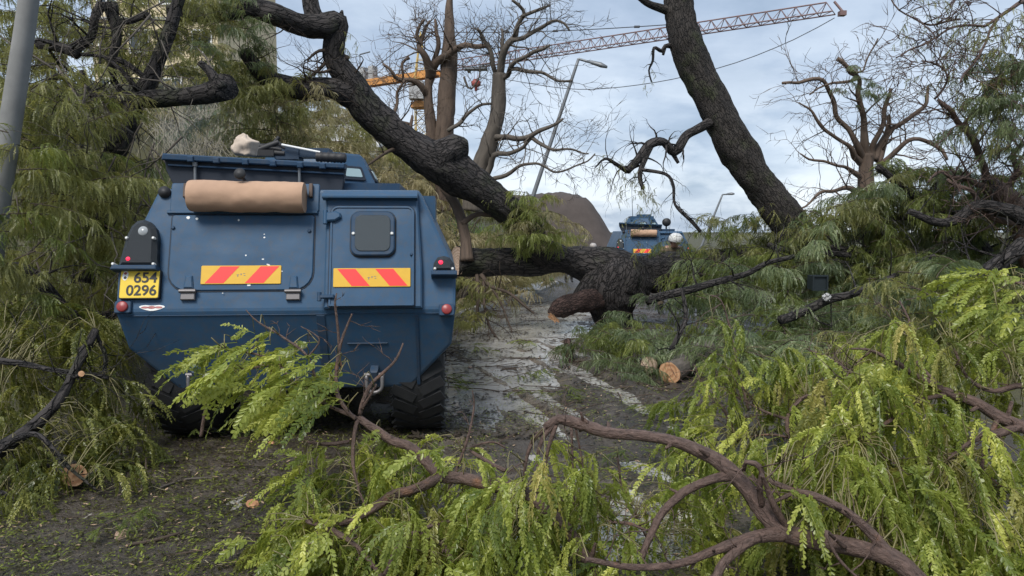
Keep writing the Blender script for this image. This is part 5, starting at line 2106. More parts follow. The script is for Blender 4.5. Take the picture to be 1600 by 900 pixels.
bare_tree('bare_tree', 'pale bare tree with crooked boughs and thin leaning trunk, right of the crane hook', P(740, 330, D),
          [pl((738, 330, D, 30), (745, 275, D, 30), (766, 222, D, 27), (776, 180, D, 24), (780, 140, D, 22), (780, 115, D, 20))],
          [pl((780, 120, D, 17), (790, 85, D - .2, 15), (806, 50, D - .3, 12), (820, 22, D - .4, 8), (800, 0, D - .5, 6)), pl((815, 26, D - .4, 8), (842, 16, D - .4, 6), (860, 8, D - .5, 4)),
           pl((800, 64, D - .3, 10), (826, 52, D - .3, 9), (850, 42, D - .3, 8), (870, 30, D - .4, 6), (890, 48, D - .5, 4)), pl((784, 125, D, 12), (800, 105, D - .4, 10), (812, 92, D - .6, 9), (840, 82, D - .8, 8), (860, 70, D - .9, 5)),
           pl((776, 118, D, 10), (768, 84, D - .2, 10), (758, 60, D - .2, 8), (745, 45, D - .3, 5)), pl((780, 105, D, 9), (785, 70, D, 8), (784, 45, D, 5)), pl((800, 108, D - .4, 9), (828, 110, D - .6, 8), (860, 122, D - .8, 6), (895, 126, D - .9, 4)),
           pl((770, 215, D, 15), (790, 212, D - .3, 12), (830, 212, D - .6, 11), (858, 200, D - .8, 8), (880, 185, D - .9, 5)), pl((830, 214, D - .6, 9), (858, 230, D - .8, 7), (885, 235, D - 1, 5), (920, 240, D - 1.1, 3)),
           pl((760, 275, D - .3, 14), (775, 240, D - .4, 12), (800, 236, D - .5, 10), (830, 216, D - .6, 7)), pl((770, 280, D - .4, 10), (800, 268, D - .6, 8), (830, 255, D - .8, 6), (880, 265, D - 1, 4), (930, 240, D - 1.1, 3)),
           pl((700, 205, D - .2, 9), (725, 185, D - .2, 8), (742, 170, D - .2, 7), (768, 162, D - .2, 5)), pl((725, 120, D, 5), (735, 140, D, 4), (750, 100, D, 3))], M['bark_grey'], twig=(0.35, 0.8), k=10, seed=32, rk=0.42)
D = 15.0
bare_tree('bare_tree', 'broken bare tree with fanning brown limbs, right of the leaning trunk', P(1370, 420, D),
          [pl((1372, 430, D, 34), (1362, 350, D, 28), (1354, 290, D, 25), (1354, 240, D, 20))],
          [pl((1355, 250, D, 22), (1352, 195, D - .1, 14), (1344, 150, D - .2, 11), (1340, 118, D - .3, 9), (1308, 92, D - .4, 9)), pl((1350, 250, D, 18), (1330, 210, D - .2, 12), (1310, 180, D - .3, 10), (1296, 140, D - .4, 9), (1270, 125, D - .5, 8), (1222, 130, D - .6, 6)),
           pl((1345, 255, D, 16), (1318, 222, D - .3, 9), (1288, 200, D - .4, 7), (1265, 170, D - .5, 5), (1248, 160, D - .5, 3)), pl((1362, 250, D, 15), (1374, 205, D - .1, 10), (1382, 165, D - .2, 9), (1392, 138, D - .3, 6)),
           pl((1366, 250, D, 16), (1392, 205, D, 12), (1420, 185, D - .2, 10), (1446, 160, D - .3, 7), (1450, 135, D - .3, 5)), pl((1372, 255, D, 12), (1385, 220, D, 12), (1388, 180, D, 9)),
           pl((1350, 280, D, 14), (1320, 262, D - .3, 7), (1285, 255, D - .4, 6), (1250, 240, D - .5, 3)), pl((1348, 300, D, 14), (1310, 295, D - .4, 9), (1278, 305, D - .6, 6), (1240, 330, D - .7, 3)),
           pl((1372, 260, D, 12), (1420, 225, D - .3, 10), (1460, 225, D - .4, 9), (1480, 250, D - .5, 6)), pl((1340, 122, D - .3, 7), (1300, 130, D - .5, 5), (1265, 148, D - .6, 3)), pl((1340, 120, D - .3, 8), (1325, 108, D - .4, 6), (1350, 105, D - .4, 4), (1372, 60, D - .5, 3))],
          M['bark_tan'], twig=(0.4, 0.85), k=8, seed=33, rk=0.4)
bt = [o for o in COL.objects if o.name.startswith('bare_tree')][-1]
clothe(bt, [(1320, 105), (1365, 115), (1370, 150), (1330, 170)], 10, lambda x, y: 14.6, rng, TW_COOL, (0.4, 0.65), jit=0.2)
D = 10.5
rt = bare_tree('leafy_tree', 'tangled tree with drooping narrow leaves filling the upper right corner', P(1580, 430, D),
               [pl((1640, 470, D, 60), (1600, 350, D, 44), (1570, 310, D, 34), (1545, 290, D, 26))],
               [pl((1545, 290, D, 20), (1530, 250, D - .2, 14), (1500, 200, D - .3, 12), (1480, 170, D - .4, 11), (1465, 155, D - .4, 6)), pl((1500, 205, D - .3, 9), (1520, 180, D - .4, 8), (1550, 175, D - .5, 6), (1600, 165, D - .5, 4)),
                pl((1570, 310, D, 18), (1590, 270, D, 14), (1588, 240, D, 12), (1610, 215, D, 8)), pl((1460, 155, D - .4, 5), (1482, 130, D - .5, 5), (1470, 100, D - .6, 4), (1440, 95, D - .7, 3)),
                pl((1640, 30, D, 16), (1600, 0, D - .3, 9), (1560, 30, D - .4, 7), (1500, 45, D - .5, 5), (1440, 70, D - .6, 4), (1400, 90, D - .7, 3)), pl((1560, 30, D - .4, 6), (1520, 90, D - .5, 5), (1500, 130, D - .6, 4)),
                pl((1545, 290, D, 16), (1500, 278, D - .3, 9), (1470, 262, D - .4, 7), (1450, 285, D - .5, 4)), pl((1640, 120, D, 10), (1590, 110, D - .3, 7), (1545, 130, D - .4, 5), (1530, 170, D - .5, 3)), pl((1600, 350, D, 20), (1560, 345, D - .3, 14), (1520, 300, D - .5, 10), (1480, 280, D - .5, 6)),
                pl((1380, -20, D - .4, 3), (1440, 40, D - .5, 4), (1500, 30, D - .5, 5))],
               M['bark_branch'], twig=(0.3, 0.75), k=12, seed=34, rk=0.45)
clothe(rt, [(1490, 40), (1610, 0), (1610, 290), (1560, 270), (1530, 180)], 110, lambda x, y: 10.2, rng, TW_THIN, (0.5, 0.9), jit=0.4)
clothe(rt, [(1545, 100), (1610, 70), (1610, 260), (1530, 210)], 40, lambda x, y: 10.0, rng, TW_COOL, (0.5, 0.8), jit=0.3)
clothe(rt, [(1410, 0), (1500, 0), (1520, 200), (1440, 120)], 36, lambda x, y: 10.2, rng, TW_THIN, (0.4, 0.7), jit=0.3)

GROW_MIN[0] = 0.003
# --- left: standing tree with heavy dark limbs and curtains of foliage
LD = 8.2
lft = tree('roadside_tree', 'dense dark feathery tree with thick black limbs left of the large blue vehicle', P(120, 560, LD))
b = MB()
K1 = limb(b, pl((352, 136, 7.9, 40), (338, 142, 8.0, 34), (300, 150, 8.1, 28), (250, 154, 8.2, 27), (205, 156, 8.3, 26), (188, 158, 8.4, 18)), sides=16, spacing=0.06, rough=0.13, seed=41)
limb(b, pl((345, 140, 7.9, 26), (328, 112, 7.9, 14), (312, 98, 7.9, 10)), sides=9, spacing=0.05, rough=0.1)
b.build('limb', M['bark_dark'], lft)
b = MB()
limb(b, pl((90, 700, 8.6, 60), (112, 560, 8.6, 48), (140, 400, 8.5, 40), (170, 270, 8.4, 34), (200, 190, 8.3, 30), (214, 158, 8.3, 26)), sides=18, spacing=0.07, rough=0.14, seed=40)
b.build('trunk', M['bark_dark'], lft)
b = MB()
K2 = limb(b, pl((215, 155, 8.3, 30), (236, 120, 8.3, 24), (252, 82, 8.3, 22), (266, 45, 8.3, 20), (275, 10, 8.3, 18), (290, -30, 8.3, 16)), sides=14, spacing=0.06, rough=0.13, seed=42)
b.build('limb', M['bark_dark'], lft)
b = MB()
K3 = limb(b, pl((210, 160, 8.3, 26), (202, 190, 8.3, 20), (196, 215, 8.3, 17), (182, 235, 8.3, 20), (165, 215, 8.3, 16), (150, 220, 8.3, 10)), sides=12, spacing=0.06, rough=0.13, seed=43)
b.build('limb', M['bark_dark'], lft)
for pts in (pl((60, 68, 8.0, 18), (85, 72, 8.0, 17), (112, 80, 8.0, 16), (122, 88, 8.0, 12)), pl((172, 6, 8.2, 22), (178, 35, 8.2, 16), (182, 60, 8.2, 14), (176, 95, 8.2, 12), (182, 130, 8.3, 10), (200, 150, 8.3, 10)),
            pl((112, 80, 8.0, 14), (140, 60, 8.1, 13), (150, 30, 8.1, 13), (160, 5, 8.1, 16)), pl((128, 110, 8.0, 10), (140, 140, 8.1, 12), (165, 165, 8.2, 11), (195, 158, 8.3, 10)), pl((235, 130, 8.3, 10), (205, 102, 8.2, 8), (180, 92, 8.2, 9)),
            pl((215, 140, 8.2, 9), (190, 112, 8.1, 7), (160, 90, 8.1, 5), (125, 85, 8.0, 5)), pl((100, 120, 7.9, 9), (78, 125, 7.9, 9), (76, 155, 7.9, 7), (60, 180, 7.9, 5)), pl((104, 125, 7.9, 8), (118, 165, 7.9, 8), (126, 210, 7.9, 7), (130, 245, 7.9, 5)),
            pl((0, 418, 6.8, 16), (30, 420, 6.8, 22), (55, 432, 6.9, 24), (72, 448, 6.9, 20), (90, 478, 7.0, 24), (110, 492, 7.0, 18), (190, 490, 7.2, 8)), pl((178, 32, 8.2, 12), (205, 32, 8.2, 10), (232, 22, 8.2, 8)), pl((24, 190, 7.6, 6), (60, 165, 7.6, 5), (100, 145, 7.7, 5))):
    b = MB()
    s_ = limb(b, pts, sides=10, spacing=0.06, rough=0.13, seed=rng.uniform(0, 60), wob=0.03)
    sprout(b, s_, 5, rng, (0.3, 0.8), 2, 0.2, 1, rk=0.28, droop=0.2, rmax=0.018)
    b.build('branch', M['bark_dark'], lft)
b = MB()
for q in (K1, K2, K3):
    sprout(b, q, 8, rng, (0.4, 1.0), 2, 0.1, 1, rk=0.15, droop=0.2)
for k in range(46):
    a = P(rng.uniform(-10, 300), rng.uniform(0, 440), rng.uniform(6.9, 7.9))
    grow(b, a, Vector((rng.uniform(-1, 1), rng.uniform(-.3, .3), rng.uniform(-1, .6))), rng.uniform(0.5, 1.1), rng.uniform(0.006, 0.014), 2, rng, droop=0.1, wig=0.5, nkids=3, sides=5, seed=rng.uniform(0, 50))
for k in range(14):
    a = (rng.uniform(60, 260), rng.uniform(200, 300))
    e = (a[0] + rng.uniform(-60, 60), a[1] + rng.uniform(40, 120))
    d_ = rng.uniform(7.2, 8.4)
    limb(b, pl((a[0], a[1], d_, 3), ((a[0] + e[0]) / 2 + rng.uniform(-8, 8), (a[1] + e[1]) / 2, d_, 2.5), (e[0], e[1], d_, 2)), sides=5, spacing=0.08, rough=0, wob=0.03)
b.build('twigs', M['bark_grey'], lft)
clothe(lft, [(-30, -20), (150, -20), (170, 80), (120, 120), (-30, 150)], 46, lambda x, y: 8.9, rng, TW_OLIVE, (0.6, 1.0), jit=0.5)
clothe(lft, [(150, -25), (330, -25), (320, 80), (260, 110), (200, 60)], 34, lambda x, y: 9.3, rng, TW_OLIVE, (0.5, 0.8), jit=0.5)
clothe(lft, [(-30, 110), (110, 120), (150, 240), (235, 260), (230, 420), (190, 480), (-30, 480)], 152, lambda x, y: 8.2, rng, TW_OLIVE + TW_MID + TW_OLIVE, (0.6, 1.0), jit=0.7)
clothe(lft, [(40, 130), (130, 180), (150, 300), (40, 330)], 22, lambda x, y: 7.0, rng, TW_OLIVE, (0.7, 1.0), jit=0.3)
clothe(lft, [(-20, 450), (200, 470), (190, 560), (-20, 560)], 24, lambda x, y: 7.4, rng, TW_OLIVE, (0.8, 1.1), jit=0.4)

# --- shrubs on the bank behind the vehicle
k = 0
sh_rng = random.Random(5)
looks = ['grey-green', 'straw-coloured', 'olive']
bank_specs = [(225, 250, 12.5, 1.5, 0), (285, 235, 14, 1.7, 0), (245, 190, 17, 2.0, 2), (330, 205, 16, 1.8, 0), (370, 180, 19, 2.2, 2), (420, 215, 16.5, 1.8, 1), (470, 205, 19, 2.0, 2), (455, 250, 15, 1.6, 1), (520, 230, 18, 1.8, 1), (560, 235, 21, 2.0, 2),
              (600, 262, 17, 1.7, 1), (560, 280, 15, 1.5, 1), (640, 275, 19, 1.8, 2), (650, 320, 15.5, 1.6, 1), (700, 310, 18, 1.7, 1), (740, 345, 16.5, 1.5, 1), (760, 330, 20, 1.7, 2), (790, 365, 18, 1.3, 1), (715, 385, 14.5, 1.2, 1), (820, 350, 22, 1.6, 2), (850, 355, 26, 1.6, 2), (485, 186, 22, 1.9, 1), (435, 172, 22.5, 2.0, 2), (530, 212, 21.5, 1.7, 1), (690, 350, 17, 1.6, 1), (620, 330, 19, 1.6, 1), (400, 260, 13.5, 1.5, 0), (330, 270, 12.5, 1.4, 0)]
where = ['just left of the roof hatch', 'behind the left end of the canvas roll', 'high on the bank under the dark limb', 'behind the beige bag', 'on the bank crest left of the pale building', 'behind the roof gear', 'on the bank crest below the pale building', 'right behind the ribbed muzzle',
         'below the pale building', 'under the arching limb', 'behind the vehicle turret', 'beside the turret window', 'below the thick arching limb', 'right of the side stowage box', 'below the broken knot', 'behind the sawn trunk end', 'under the lower arching limb', 'behind the fallen trunk, near its sawn end',
         'low beside the pale stripped stem', 'left of the brown hill', 'at the foot of the brown hill', 'in front of the left corner of the pale building', 'left of the pale building, highest on the bank', 'in front of the middle of the pale building', 'behind the pale stripped stem', 'behind the side stowage box', 'behind the hatch centre', 'behind the hatch left end']
for (px, py, d_, sz, lk) in bank_specs:
    top = P(px, py, d_)
    g = gbase(top.x, top.y)
    t = thing('shrub', looks[lk] + ' windblown shrub ' + where[k], 'shrub', (top.x, top.y, g), 0, 'shrubs on the bank')
    k += 1
    H = max(0.9, top.z - g)
    fam = [TW_COOL + TW_DRY, TW_DRY, TW_OLIVE + TW_DRY][lk]
    b = MB()
    for q in range(7):
        az = sh_rng.uniform(0, 6.28)
        e = Vector((top.x + math.cos(az) * sz * 0.55, top.y + math.sin(az) * sz * 0.4, g + H * sh_rng.uniform(0.6, 1.0)))
        s_ = limb(b, [(Vector((top.x, top.y, g - 0.1)), 0.028), (Vector((top.x + math.cos(az) * 0.25, top.y + math.sin(az) * 0.2, g + H * 0.4)), 0.02), (e, 0.006)], sides=5, spacing=0.2, rough=0, wob=0.08)
        sprout(b, s_, 4, sh_rng, (0.3, 0.7), 1, 0.3, 1, rk=0.5)
    b.build('stems', M['bark_grey'], t)
    for q in range(38):
        az = sh_rng.uniform(0, 6.28)
        rr = math.sqrt(sh_rng.random()) * sz * 0.8
        z = g + H * (1 - (rr / (sz * 0.9)) ** 2 * 0.55) * sh_rng.uniform(0.35, 1.0)
        put(sh_rng.choice(fam), 'leafy_twig', t, (top.x + math.cos(az) * rr, top.y + math.sin(az) * rr * 0.6, z), az + sh_rng.uniform(-.6, .6), sh_rng.uniform(-.4, .3), 0, sh_rng.uniform(0.8, 1.25))
# dry stalks behind the hatch
b = MB()
for q in range(120):
    px, py = sh_rng.uniform(240, 420), sh_rng.uniform(165, 250)
    a = P(px, py, sh_rng.uniform(11.2, 13))
    e = a + Vector((sh_rng.gauss(0, .45), sh_rng.uniform(-.2, .2), sh_rng.uniform(0.1, 0.8)))
    a2 = a - Vector((sh_rng.gauss(0, .35), 0, 0.8))
    limb(b, [(a2, 0.006), (a, 0.006), (e, 0.003)], sides=4, spacing=0.25, rough=0, wob=0.05)
o = kind(b.build('dry_stalks', simple('straw', (0.30, 0.27, 0.20), 0.8)), 'stuff')
tag(o, 'thin straw-coloured dry stalks on the bank behind the vehicle', 'stalks')

# --- right: the heap of fallen crown from mid distance to the trunk
hp = tree('fallen_canopy', 'large heap of cool green fallen canopy filling the middle right of the road', P(1200, 560, 9.5), 'fallen tree')
dep = lambda x, y: 7.9 + 3.4 * (1 - sstep(400, 590, y)) + max(0, (x - 1150)) * 0.001
b = MB()
for pts in (pl((1010, 470, 10, 14), (1090, 450, 10, 12), (1180, 420, 10.2, 9), (1240, 400, 10.4, 6)), pl((1220, 500, 8.8, 16), (1300, 470, 9, 14), (1400, 430, 9.3, 10), (1460, 400, 9.5, 7)), pl((1500, 480, 8.8, 30), (1540, 430, 9, 26), (1600, 380, 9.2, 24)), pl((1040, 560, 8.2, 8), (1075, 500, 8.4, 8), (1065, 450, 8.6, 5)),
            pl((1200, 382, 11.5, 9), (1260, 395, 11.2, 10), (1330, 400, 11, 9)), pl((1420, 330, 10, 10), (1480, 345, 10, 14), (1530, 320, 10, 18), (1600, 340, 10, 26))):
    b = MB()
    s_ = limb(b, pts, sides=9, spacing=0.07, rough=0.1, wob=0.05, seed=rng.uniform(0, 50))
    sprout(b, s_, 10, rng, (0.3, 0.9), 2, 0.1, 1, rk=0.3, rmax=0.02)
    b.build('bough', M['bark_dark'], hp)
clothe(hp, [(890, 545), (915, 515), (985, 500), (1010, 480), (1010, 560), (1060, 590), (1000, 600), (905, 580)], 38, lambda x, y: 8.6 + 2.4 * (1 - sstep(450, 580, y)), rng, TW_MID + TW_COOL, (0.5, 0.8), jit=0.3)
clothe(hp, [(1030, 450), (1100, 415), (1300, 400), (1420, 400), (1420, 620), (1130, 600), (1010, 540)], 190, dep, rng, TW_COOL + TW_COOL + TW_MID, (0.7, 1.1), jit=0.6)
clothe(hp, [(945, 580), (1050, 575), (1110, 600), (1060, 620), (960, 612)], 14, lambda x, y: 7.8, rng, TW_COOL, (0.4, 0.6), jit=0.2, above=0.14)
clothe(hp, [(1400, 420), (1620, 420), (1620, 600), (1400, 620)], 58, lambda x, y: 8.3, rng, TW_COOL + TW_OLIVE, (0.8, 1.1), jit=0.5)
hp2 = tree('drooping_tree', 'olive green curtain of drooping foliage below the bare limbs, right of the leaning trunk', P(1430, 450, 11.5), 'tree')
clothe(hp2, [(1220, 400), (1260, 340), (1330, 300), (1390, 265), (1500, 270), (1620, 290), (1620, 440), (1220, 430)], 256, lambda x, y: 11.5, rng, TW_OLIVE + TW_MID + TW_COOL, (0.7, 1.2), jit=0.7)
clothe(hp2, [(1130, 340), (1200, 330), (1250, 370), (1260, 400), (1110, 395)], 44, lambda x, y: 12.6, rng, TW_MID + TW_OLIVE, (0.5, 0.8), jit=0.3)
b = MB()
for pts in (pl((1560, 420, 11.3, 26), (1480, 330, 11.3, 18), (1420, 300, 11.3, 12), (1370, 260, 11.3, 10)), pl((1480, 330, 11.3, 12), (1420, 340, 11.3, 9), (1350, 350, 11.2, 6)), pl((1400, 400, 11.3, 16), (1300, 390, 11.3, 10), (1230, 400, 11.3, 6))):
    b = MB()
    s_ = limb(b, pts, sides=9, spacing=0.07, rough=0.1, wob=0.05)
    sprout(b, s_, 14, rng, (0.3, 0.9), 2, 0.1, 1, rk=0.3, rmax=0.02)
    b.build('bough', M['bark_dark'], hp2)

clothe(lt, [(985, 335), (1015, 345), (1005, 395), (985, 390)], 7, lambda x, y: 11.6, rng, TW_THIN, (0.4, 0.6), jit=0.1)
clothe(lt, [(1040, 372), (1085, 360), (1090, 398), (1030, 400)], 12, lambda x, y: 11.6, rng, TW_THIN + TW_MID, (0.3, 0.5), jit=0.1)

clothe(lft, [(-20, 190), (50, 200), (70, 480), (-20, 500)], 22, lambda x, y: 6.0, rng, TW_OLIVE + TW_MID, (0.5, 0.8), jit=0.15)

# ------------------------------------------------------------------ foreground fallen branches with leaves one by one
rng = random.Random(23)
STEM = M['bark_branch']
_limb = limb


def knotty(mb, pts, **kw):
    """a slimmer, kinked limb with nodes and short broken spurs"""
    pts = [(p, r * 0.82) for p, r in pts]
    kw['rough'] = 0.19
    kw['freq'] = 26
    kw['wob'] = max(kw.get('wob', 0), 0.012)
    q = _limb(mb, pts, **kw)
    r = random.Random(int(kw.get('seed', 1) * 1000))
    for k in range(max(2, len(q) // 14)):
        i = r.randrange(1, len(q) - 1)
        c, rad = q[i]
        if rad < 0.004:
            continue
        t_ = (q[i + 1][0] - q[i - 1][0]).normalized()
        s_ = Vector((r.uniform(-1, 1), r.uniform(-1, 1), r.uniform(-1, 1)))
        s_ = (s_ - t_ * s_.dot(t_)).normalized()
        e = c + s_ * rad * r.uniform(1.6, 3.2) + t_ * rad * r.uniform(0.3, 1.5)
        _limb(mb, [(c + s_ * rad * 0.3, rad * 0.6), (c + s_ * rad * 1.05, rad * 0.42), (e, rad * 0.2)], sides=7, spacing=0.012, rough=0.2, freq=30, seed=r.uniform(0, 40))
    return q


limb = knotty


def branch_thing(name, label, base, cat='branch'):
    return thing(name, label, cat, base)


# 1: the main arched branch on the right
fb = branch_thing('fallen_branch', 'thick reddish fallen branch arching over the wet road, lower centre right', P(1300, 900, 3.0))
b = MB()
A1 = limb(b, pl((1530, 1030, 2.72, 46), (1470, 960, 2.75, 44), (1432, 905, 2.8, 40), (1390, 872, 2.85, 38), (1330, 858, 2.9, 33), (1270, 846, 2.95, 32), (1226, 832, 3.0, 36), (1196, 800, 3.05, 36), (1168, 762, 3.1, 32), (1140, 732, 3.15, 30), (1100, 708, 3.2, 25), (1050, 690, 3.25, 22), (1000, 682, 3.3, 21), (950, 676, 3.35, 23), (905, 662, 3.4, 22), (872, 656, 3.42, 19), (852, 668, 3.42, 15)), sides=16, spacing=0.02, rough=0.07, freq=22, seed=51)
b.build('limb', STEM, fb)
SB = []
for pts in (pl((1150, 742, 3.14, 20), (1110, 748, 3.12, 19), (1068, 768, 3.1, 17), (1035, 800, 3.08, 16), (1015, 840, 3.05, 15), (1002, 872, 3.0, 14)),
            pl((1222, 834, 3.0, 30), (1180, 838, 2.97, 25), (1150, 848, 2.95, 21), (1100, 868, 2.92, 17), (1050, 884, 2.9, 16), (980, 888, 2.88, 14), (915, 874, 2.86, 9)),
            pl((1185, 840, 2.96, 20), (1150, 865, 2.9, 16), (1130, 885, 2.85, 18), (1115, 915, 2.8, 20)),
            pl((1190, 790, 3.04, 14), (1186, 760, 3.02, 13), (1190, 735, 3.0, 11), (1180, 722, 3.0, 13), (1166, 720, 3.02, 10), (1162, 735, 3.05, 8)),
            pl((1390, 868, 2.85, 22), (1360, 832, 2.9, 20), (1320, 800, 2.95, 18), (1270, 775, 3.0, 16), (1240, 768, 3.05, 14), (1200, 750, 3.1, 10)),
            pl((1245, 768, 3.05, 9), (1220, 780, 3.05, 7), (1205, 785, 3.05, 6)),
            pl((1236, 838, 3.0, 14), (1212, 800, 2.97, 14), (1196, 760, 2.95, 11), (1190, 742, 2.93, 9)),
            pl((865, 660, 3.42, 14), (845, 690, 3.4, 9), (840, 730, 3.38, 5), (852, 800, 3.36, 4), (880, 870, 3.33, 3)),
            pl((858, 664, 3.42, 10), (832, 690, 3.4, 8), (820, 730, 3.38, 6), (815, 780, 3.36, 3)),
            pl((868, 664, 3.42, 10), (856, 700, 3.4, 7), (850, 740, 3.38, 5), (830, 800, 3.36, 3)),
            pl((893, 668, 3.4, 6), (895, 720, 3.38, 4), (896, 790, 3.36, 3)),
            pl((900, 670, 3.4, 5), (912, 740, 3.38, 3), (906, 800, 3.3, 3)),
            pl((1320, 855, 2.88, 9), (1290, 830, 2.8, 7), (1310, 870, 2.78, 6), (1350, 910, 2.75, 5)),
            pl((965, 715, 3.5, 5), (972, 770, 3.45, 5), (1000, 820, 3.4, 5), (1010, 840, 3.4, 3)),
            pl((950, 815, 3.3, 6), (990, 818, 3.25, 6), (1020, 832, 3.2, 4))):
    b = MB()
    q = limb(b, pts, sides=11, spacing=0.02, rough=0.09, freq=22, seed=rng.uniform(0, 60), wob=0.006)
    sprout(b, q, 3, rng, (0.08, 0.25), 1, 0.4, 1, rk=0.35, rmax=0.005)
    b.build('side_branch', STEM, fb)
    SB.append(q)
twm = MB()
dress(fb, [A1] + SB, [(760, 780), (800, 715), (845, 690), (880, 740), (850, 860), (870, 930), (720, 940), (715, 860)], 78, lambda x, y: 3.3, rng, LEAF_HANG, twm, (0.7, 1.0), maxlen=0.7)
dress(fb, [A1] + SB, [(895, 690), (920, 690), (965, 770), (960, 820), (890, 830), (870, 760)], 26, lambda x, y: 3.45, rng, LEAF_HANG, twm, (0.5, 0.8))
dress(fb, [A1] + SB, [(895, 830), (980, 800), (1000, 870), (940, 910), (880, 900)], 16, lambda x, y: 3.1, rng, LEAF_FAN + LEAF_HANG, twm, (0.45, 0.7))
dress(fb, [A1] + SB, [(1010, 760), (1120, 700), (1150, 740), (1120, 830), (1140, 930), (1080, 930), (1060, 830), (1000, 820)], 34, lambda x, y: 3.3, rng, LEAF_HANG, twm, (0.6, 0.9))
dress(fb, [A1] + SB, [(1180, 700), (1290, 690), (1400, 800), (1400, 940), (1200, 940), (1230, 800)], 84, lambda x, y: 3.25, rng, LEAF_HANG, twm, (0.6, 0.95))
twm.build('twigs', M['green_stem'], fb)

# 2: the left branch whose tip reaches up in front of the vehicle
fl = branch_thing('fallen_branch', 'reddish forked fallen branch whose leafy tip reaches up before the large vehicle', P(700, 800, 3.4))
b = MB()
C1 = limb(b, pl((930, 900, 3.2, 24), (890, 830, 3.26, 24), (850, 790, 3.3, 24), (810, 768, 3.35, 26), (770, 760, 3.4, 26), (730, 750, 3.42, 25), (690, 744, 3.45, 25), (665, 722, 3.5, 21), (640, 698, 3.52, 19), (610, 686, 3.55, 19), (585, 668, 3.6, 16), (560, 652, 3.62, 13)), sides=16, spacing=0.02, rough=0.08, freq=22, seed=61)
b.build('limb', STEM, fl)
SC_ = []
for pts in (pl((692, 744, 3.44, 22), (660, 760, 3.4, 21), (620, 772, 3.36, 20), (590, 790, 3.32, 20), (560, 806, 3.3, 18), (530, 820, 3.28, 8)),
            pl((560, 652, 3.62, 9), (553, 690, 3.55, 8), (552, 730, 3.5, 7), (562, 770, 3.45, 5), (575, 800, 3.4, 3)),
            pl((556, 655, 3.6, 8), (532, 620, 3.65, 9), (528, 580, 3.68, 8), (534, 530, 3.7, 6), (550, 490, 3.72, 3)),
            pl((534, 575, 3.7, 6), (530, 520, 3.7, 5), (524, 470, 3.7, 4), (526, 458, 3.7, 3)),
            pl((562, 648, 3.62, 9), (580, 605, 3.65, 8), (602, 582, 3.66, 7), (620, 562, 3.67, 5), (630, 536, 3.68, 3)),
            pl((565, 640, 3.62, 6), (580, 615, 3.6, 5), (588, 600, 3.6, 4)),
            pl((555, 652, 3.62, 9), (510, 632, 3.65, 7), (460, 600, 3.68, 6), (430, 565, 3.7, 5), (380, 548, 3.72, 4), (335, 545, 3.74, 3)),
            pl((500, 620, 3.66, 6), (480, 560, 3.68, 5), (440, 525, 3.7, 4), (400, 500, 3.72, 3), (384, 484, 3.73, 2)),
            pl((480, 560, 3.68, 4), (500, 530, 3.68, 3), (470, 510, 3.7, 2)),
            pl((430, 570, 3.7, 5), (335, 590, 3.75, 5), (322, 640, 3.76, 6), (314, 682, 3.76, 6)),
            pl((545, 690, 3.55, 8), (510, 692, 3.5, 8), (480, 690, 3.5, 4)),
            pl((480, 812, 3.2, 14), (520, 828, 3.15, 13), (560, 855, 3.1, 10), (600, 905, 3.05, 9)),
            pl((520, 820, 3.2, 14), (490, 850, 3.15, 15), (465, 880, 3.1, 16), (450, 920, 3.05, 16)),
            pl((600, 900, 3.05, 10), (625, 850, 3.1, 9), (660, 828, 3.15, 8), (720, 812, 3.2, 6)),
            pl((655, 830, 3.15, 8), (690, 850, 3.15, 11), (710, 880, 3.1, 10)),
            pl((700, 770, 3.7, 6), (730, 690, 3.75, 6), (740, 640, 3.8, 4), (738, 610, 3.8, 2)),
            pl((790, 735, 3.7, 9), (755, 715, 3.75, 8), (735, 700, 3.8, 5), (770, 690, 3.8, 4), (790, 700, 3.8, 3))):
    b = MB()
    q = limb(b, pts, sides=10, spacing=0.02, rough=0.09, freq=22, seed=rng.uniform(0, 60), wob=0.012)
    sprout(b, q, 2, rng, (0.05, 0.14), 1, 0.3, 1, rk=0.35, rmax=0.003)
    b.build('side_branch', STEM, fl)
    SC_.append(q)
twm = MB()
PI = math.pi
dress(fl, SC_[2:10], [(320, 540), (420, 520), (540, 540), (560, 600), (545, 640), (480, 640), (400, 620), (360, 600)], 36, lambda x, y: 3.66, rng, LEAF_FAN, twm, (0.7, 1.05), az=PI, azs=0.55, tilt=0.25, maxlen=0.3)
dress(fl, SC_[2:10], [(390, 505), (440, 515), (430, 540), (385, 530)], 4, lambda x, y: 3.7, rng, LEAF_FAN, twm, (0.4, 0.55), az=PI, azs=0.4, maxlen=0.2)
dress(fl, SC_[2:10], [(400, 610), (500, 630), (480, 660), (400, 640)], 8, lambda x, y: 3.6, rng, LEAF_FAN, twm, (0.5, 0.7), az=PI, azs=0.6, maxlen=0.3)
dress(fl, [C1] + SC_, [(490, 690), (560, 680), (690, 690), (740, 700), (740, 760), (610, 760), (500, 800), (450, 790)], 58, lambda x, y: 3.55, rng, LEAF_HANG + LEAF_FAN, twm, (0.55, 0.85))
dress(fl, [C1] + SC_, [(410, 880), (470, 790), (640, 770), (740, 790), (740, 940), (400, 940)], 100, lambda x, y: 3.25, rng, LEAF_HANG + LEAF_FAN[:2], twm, (0.55, 0.9))
twm.build('twigs', M['green_stem'], fl)

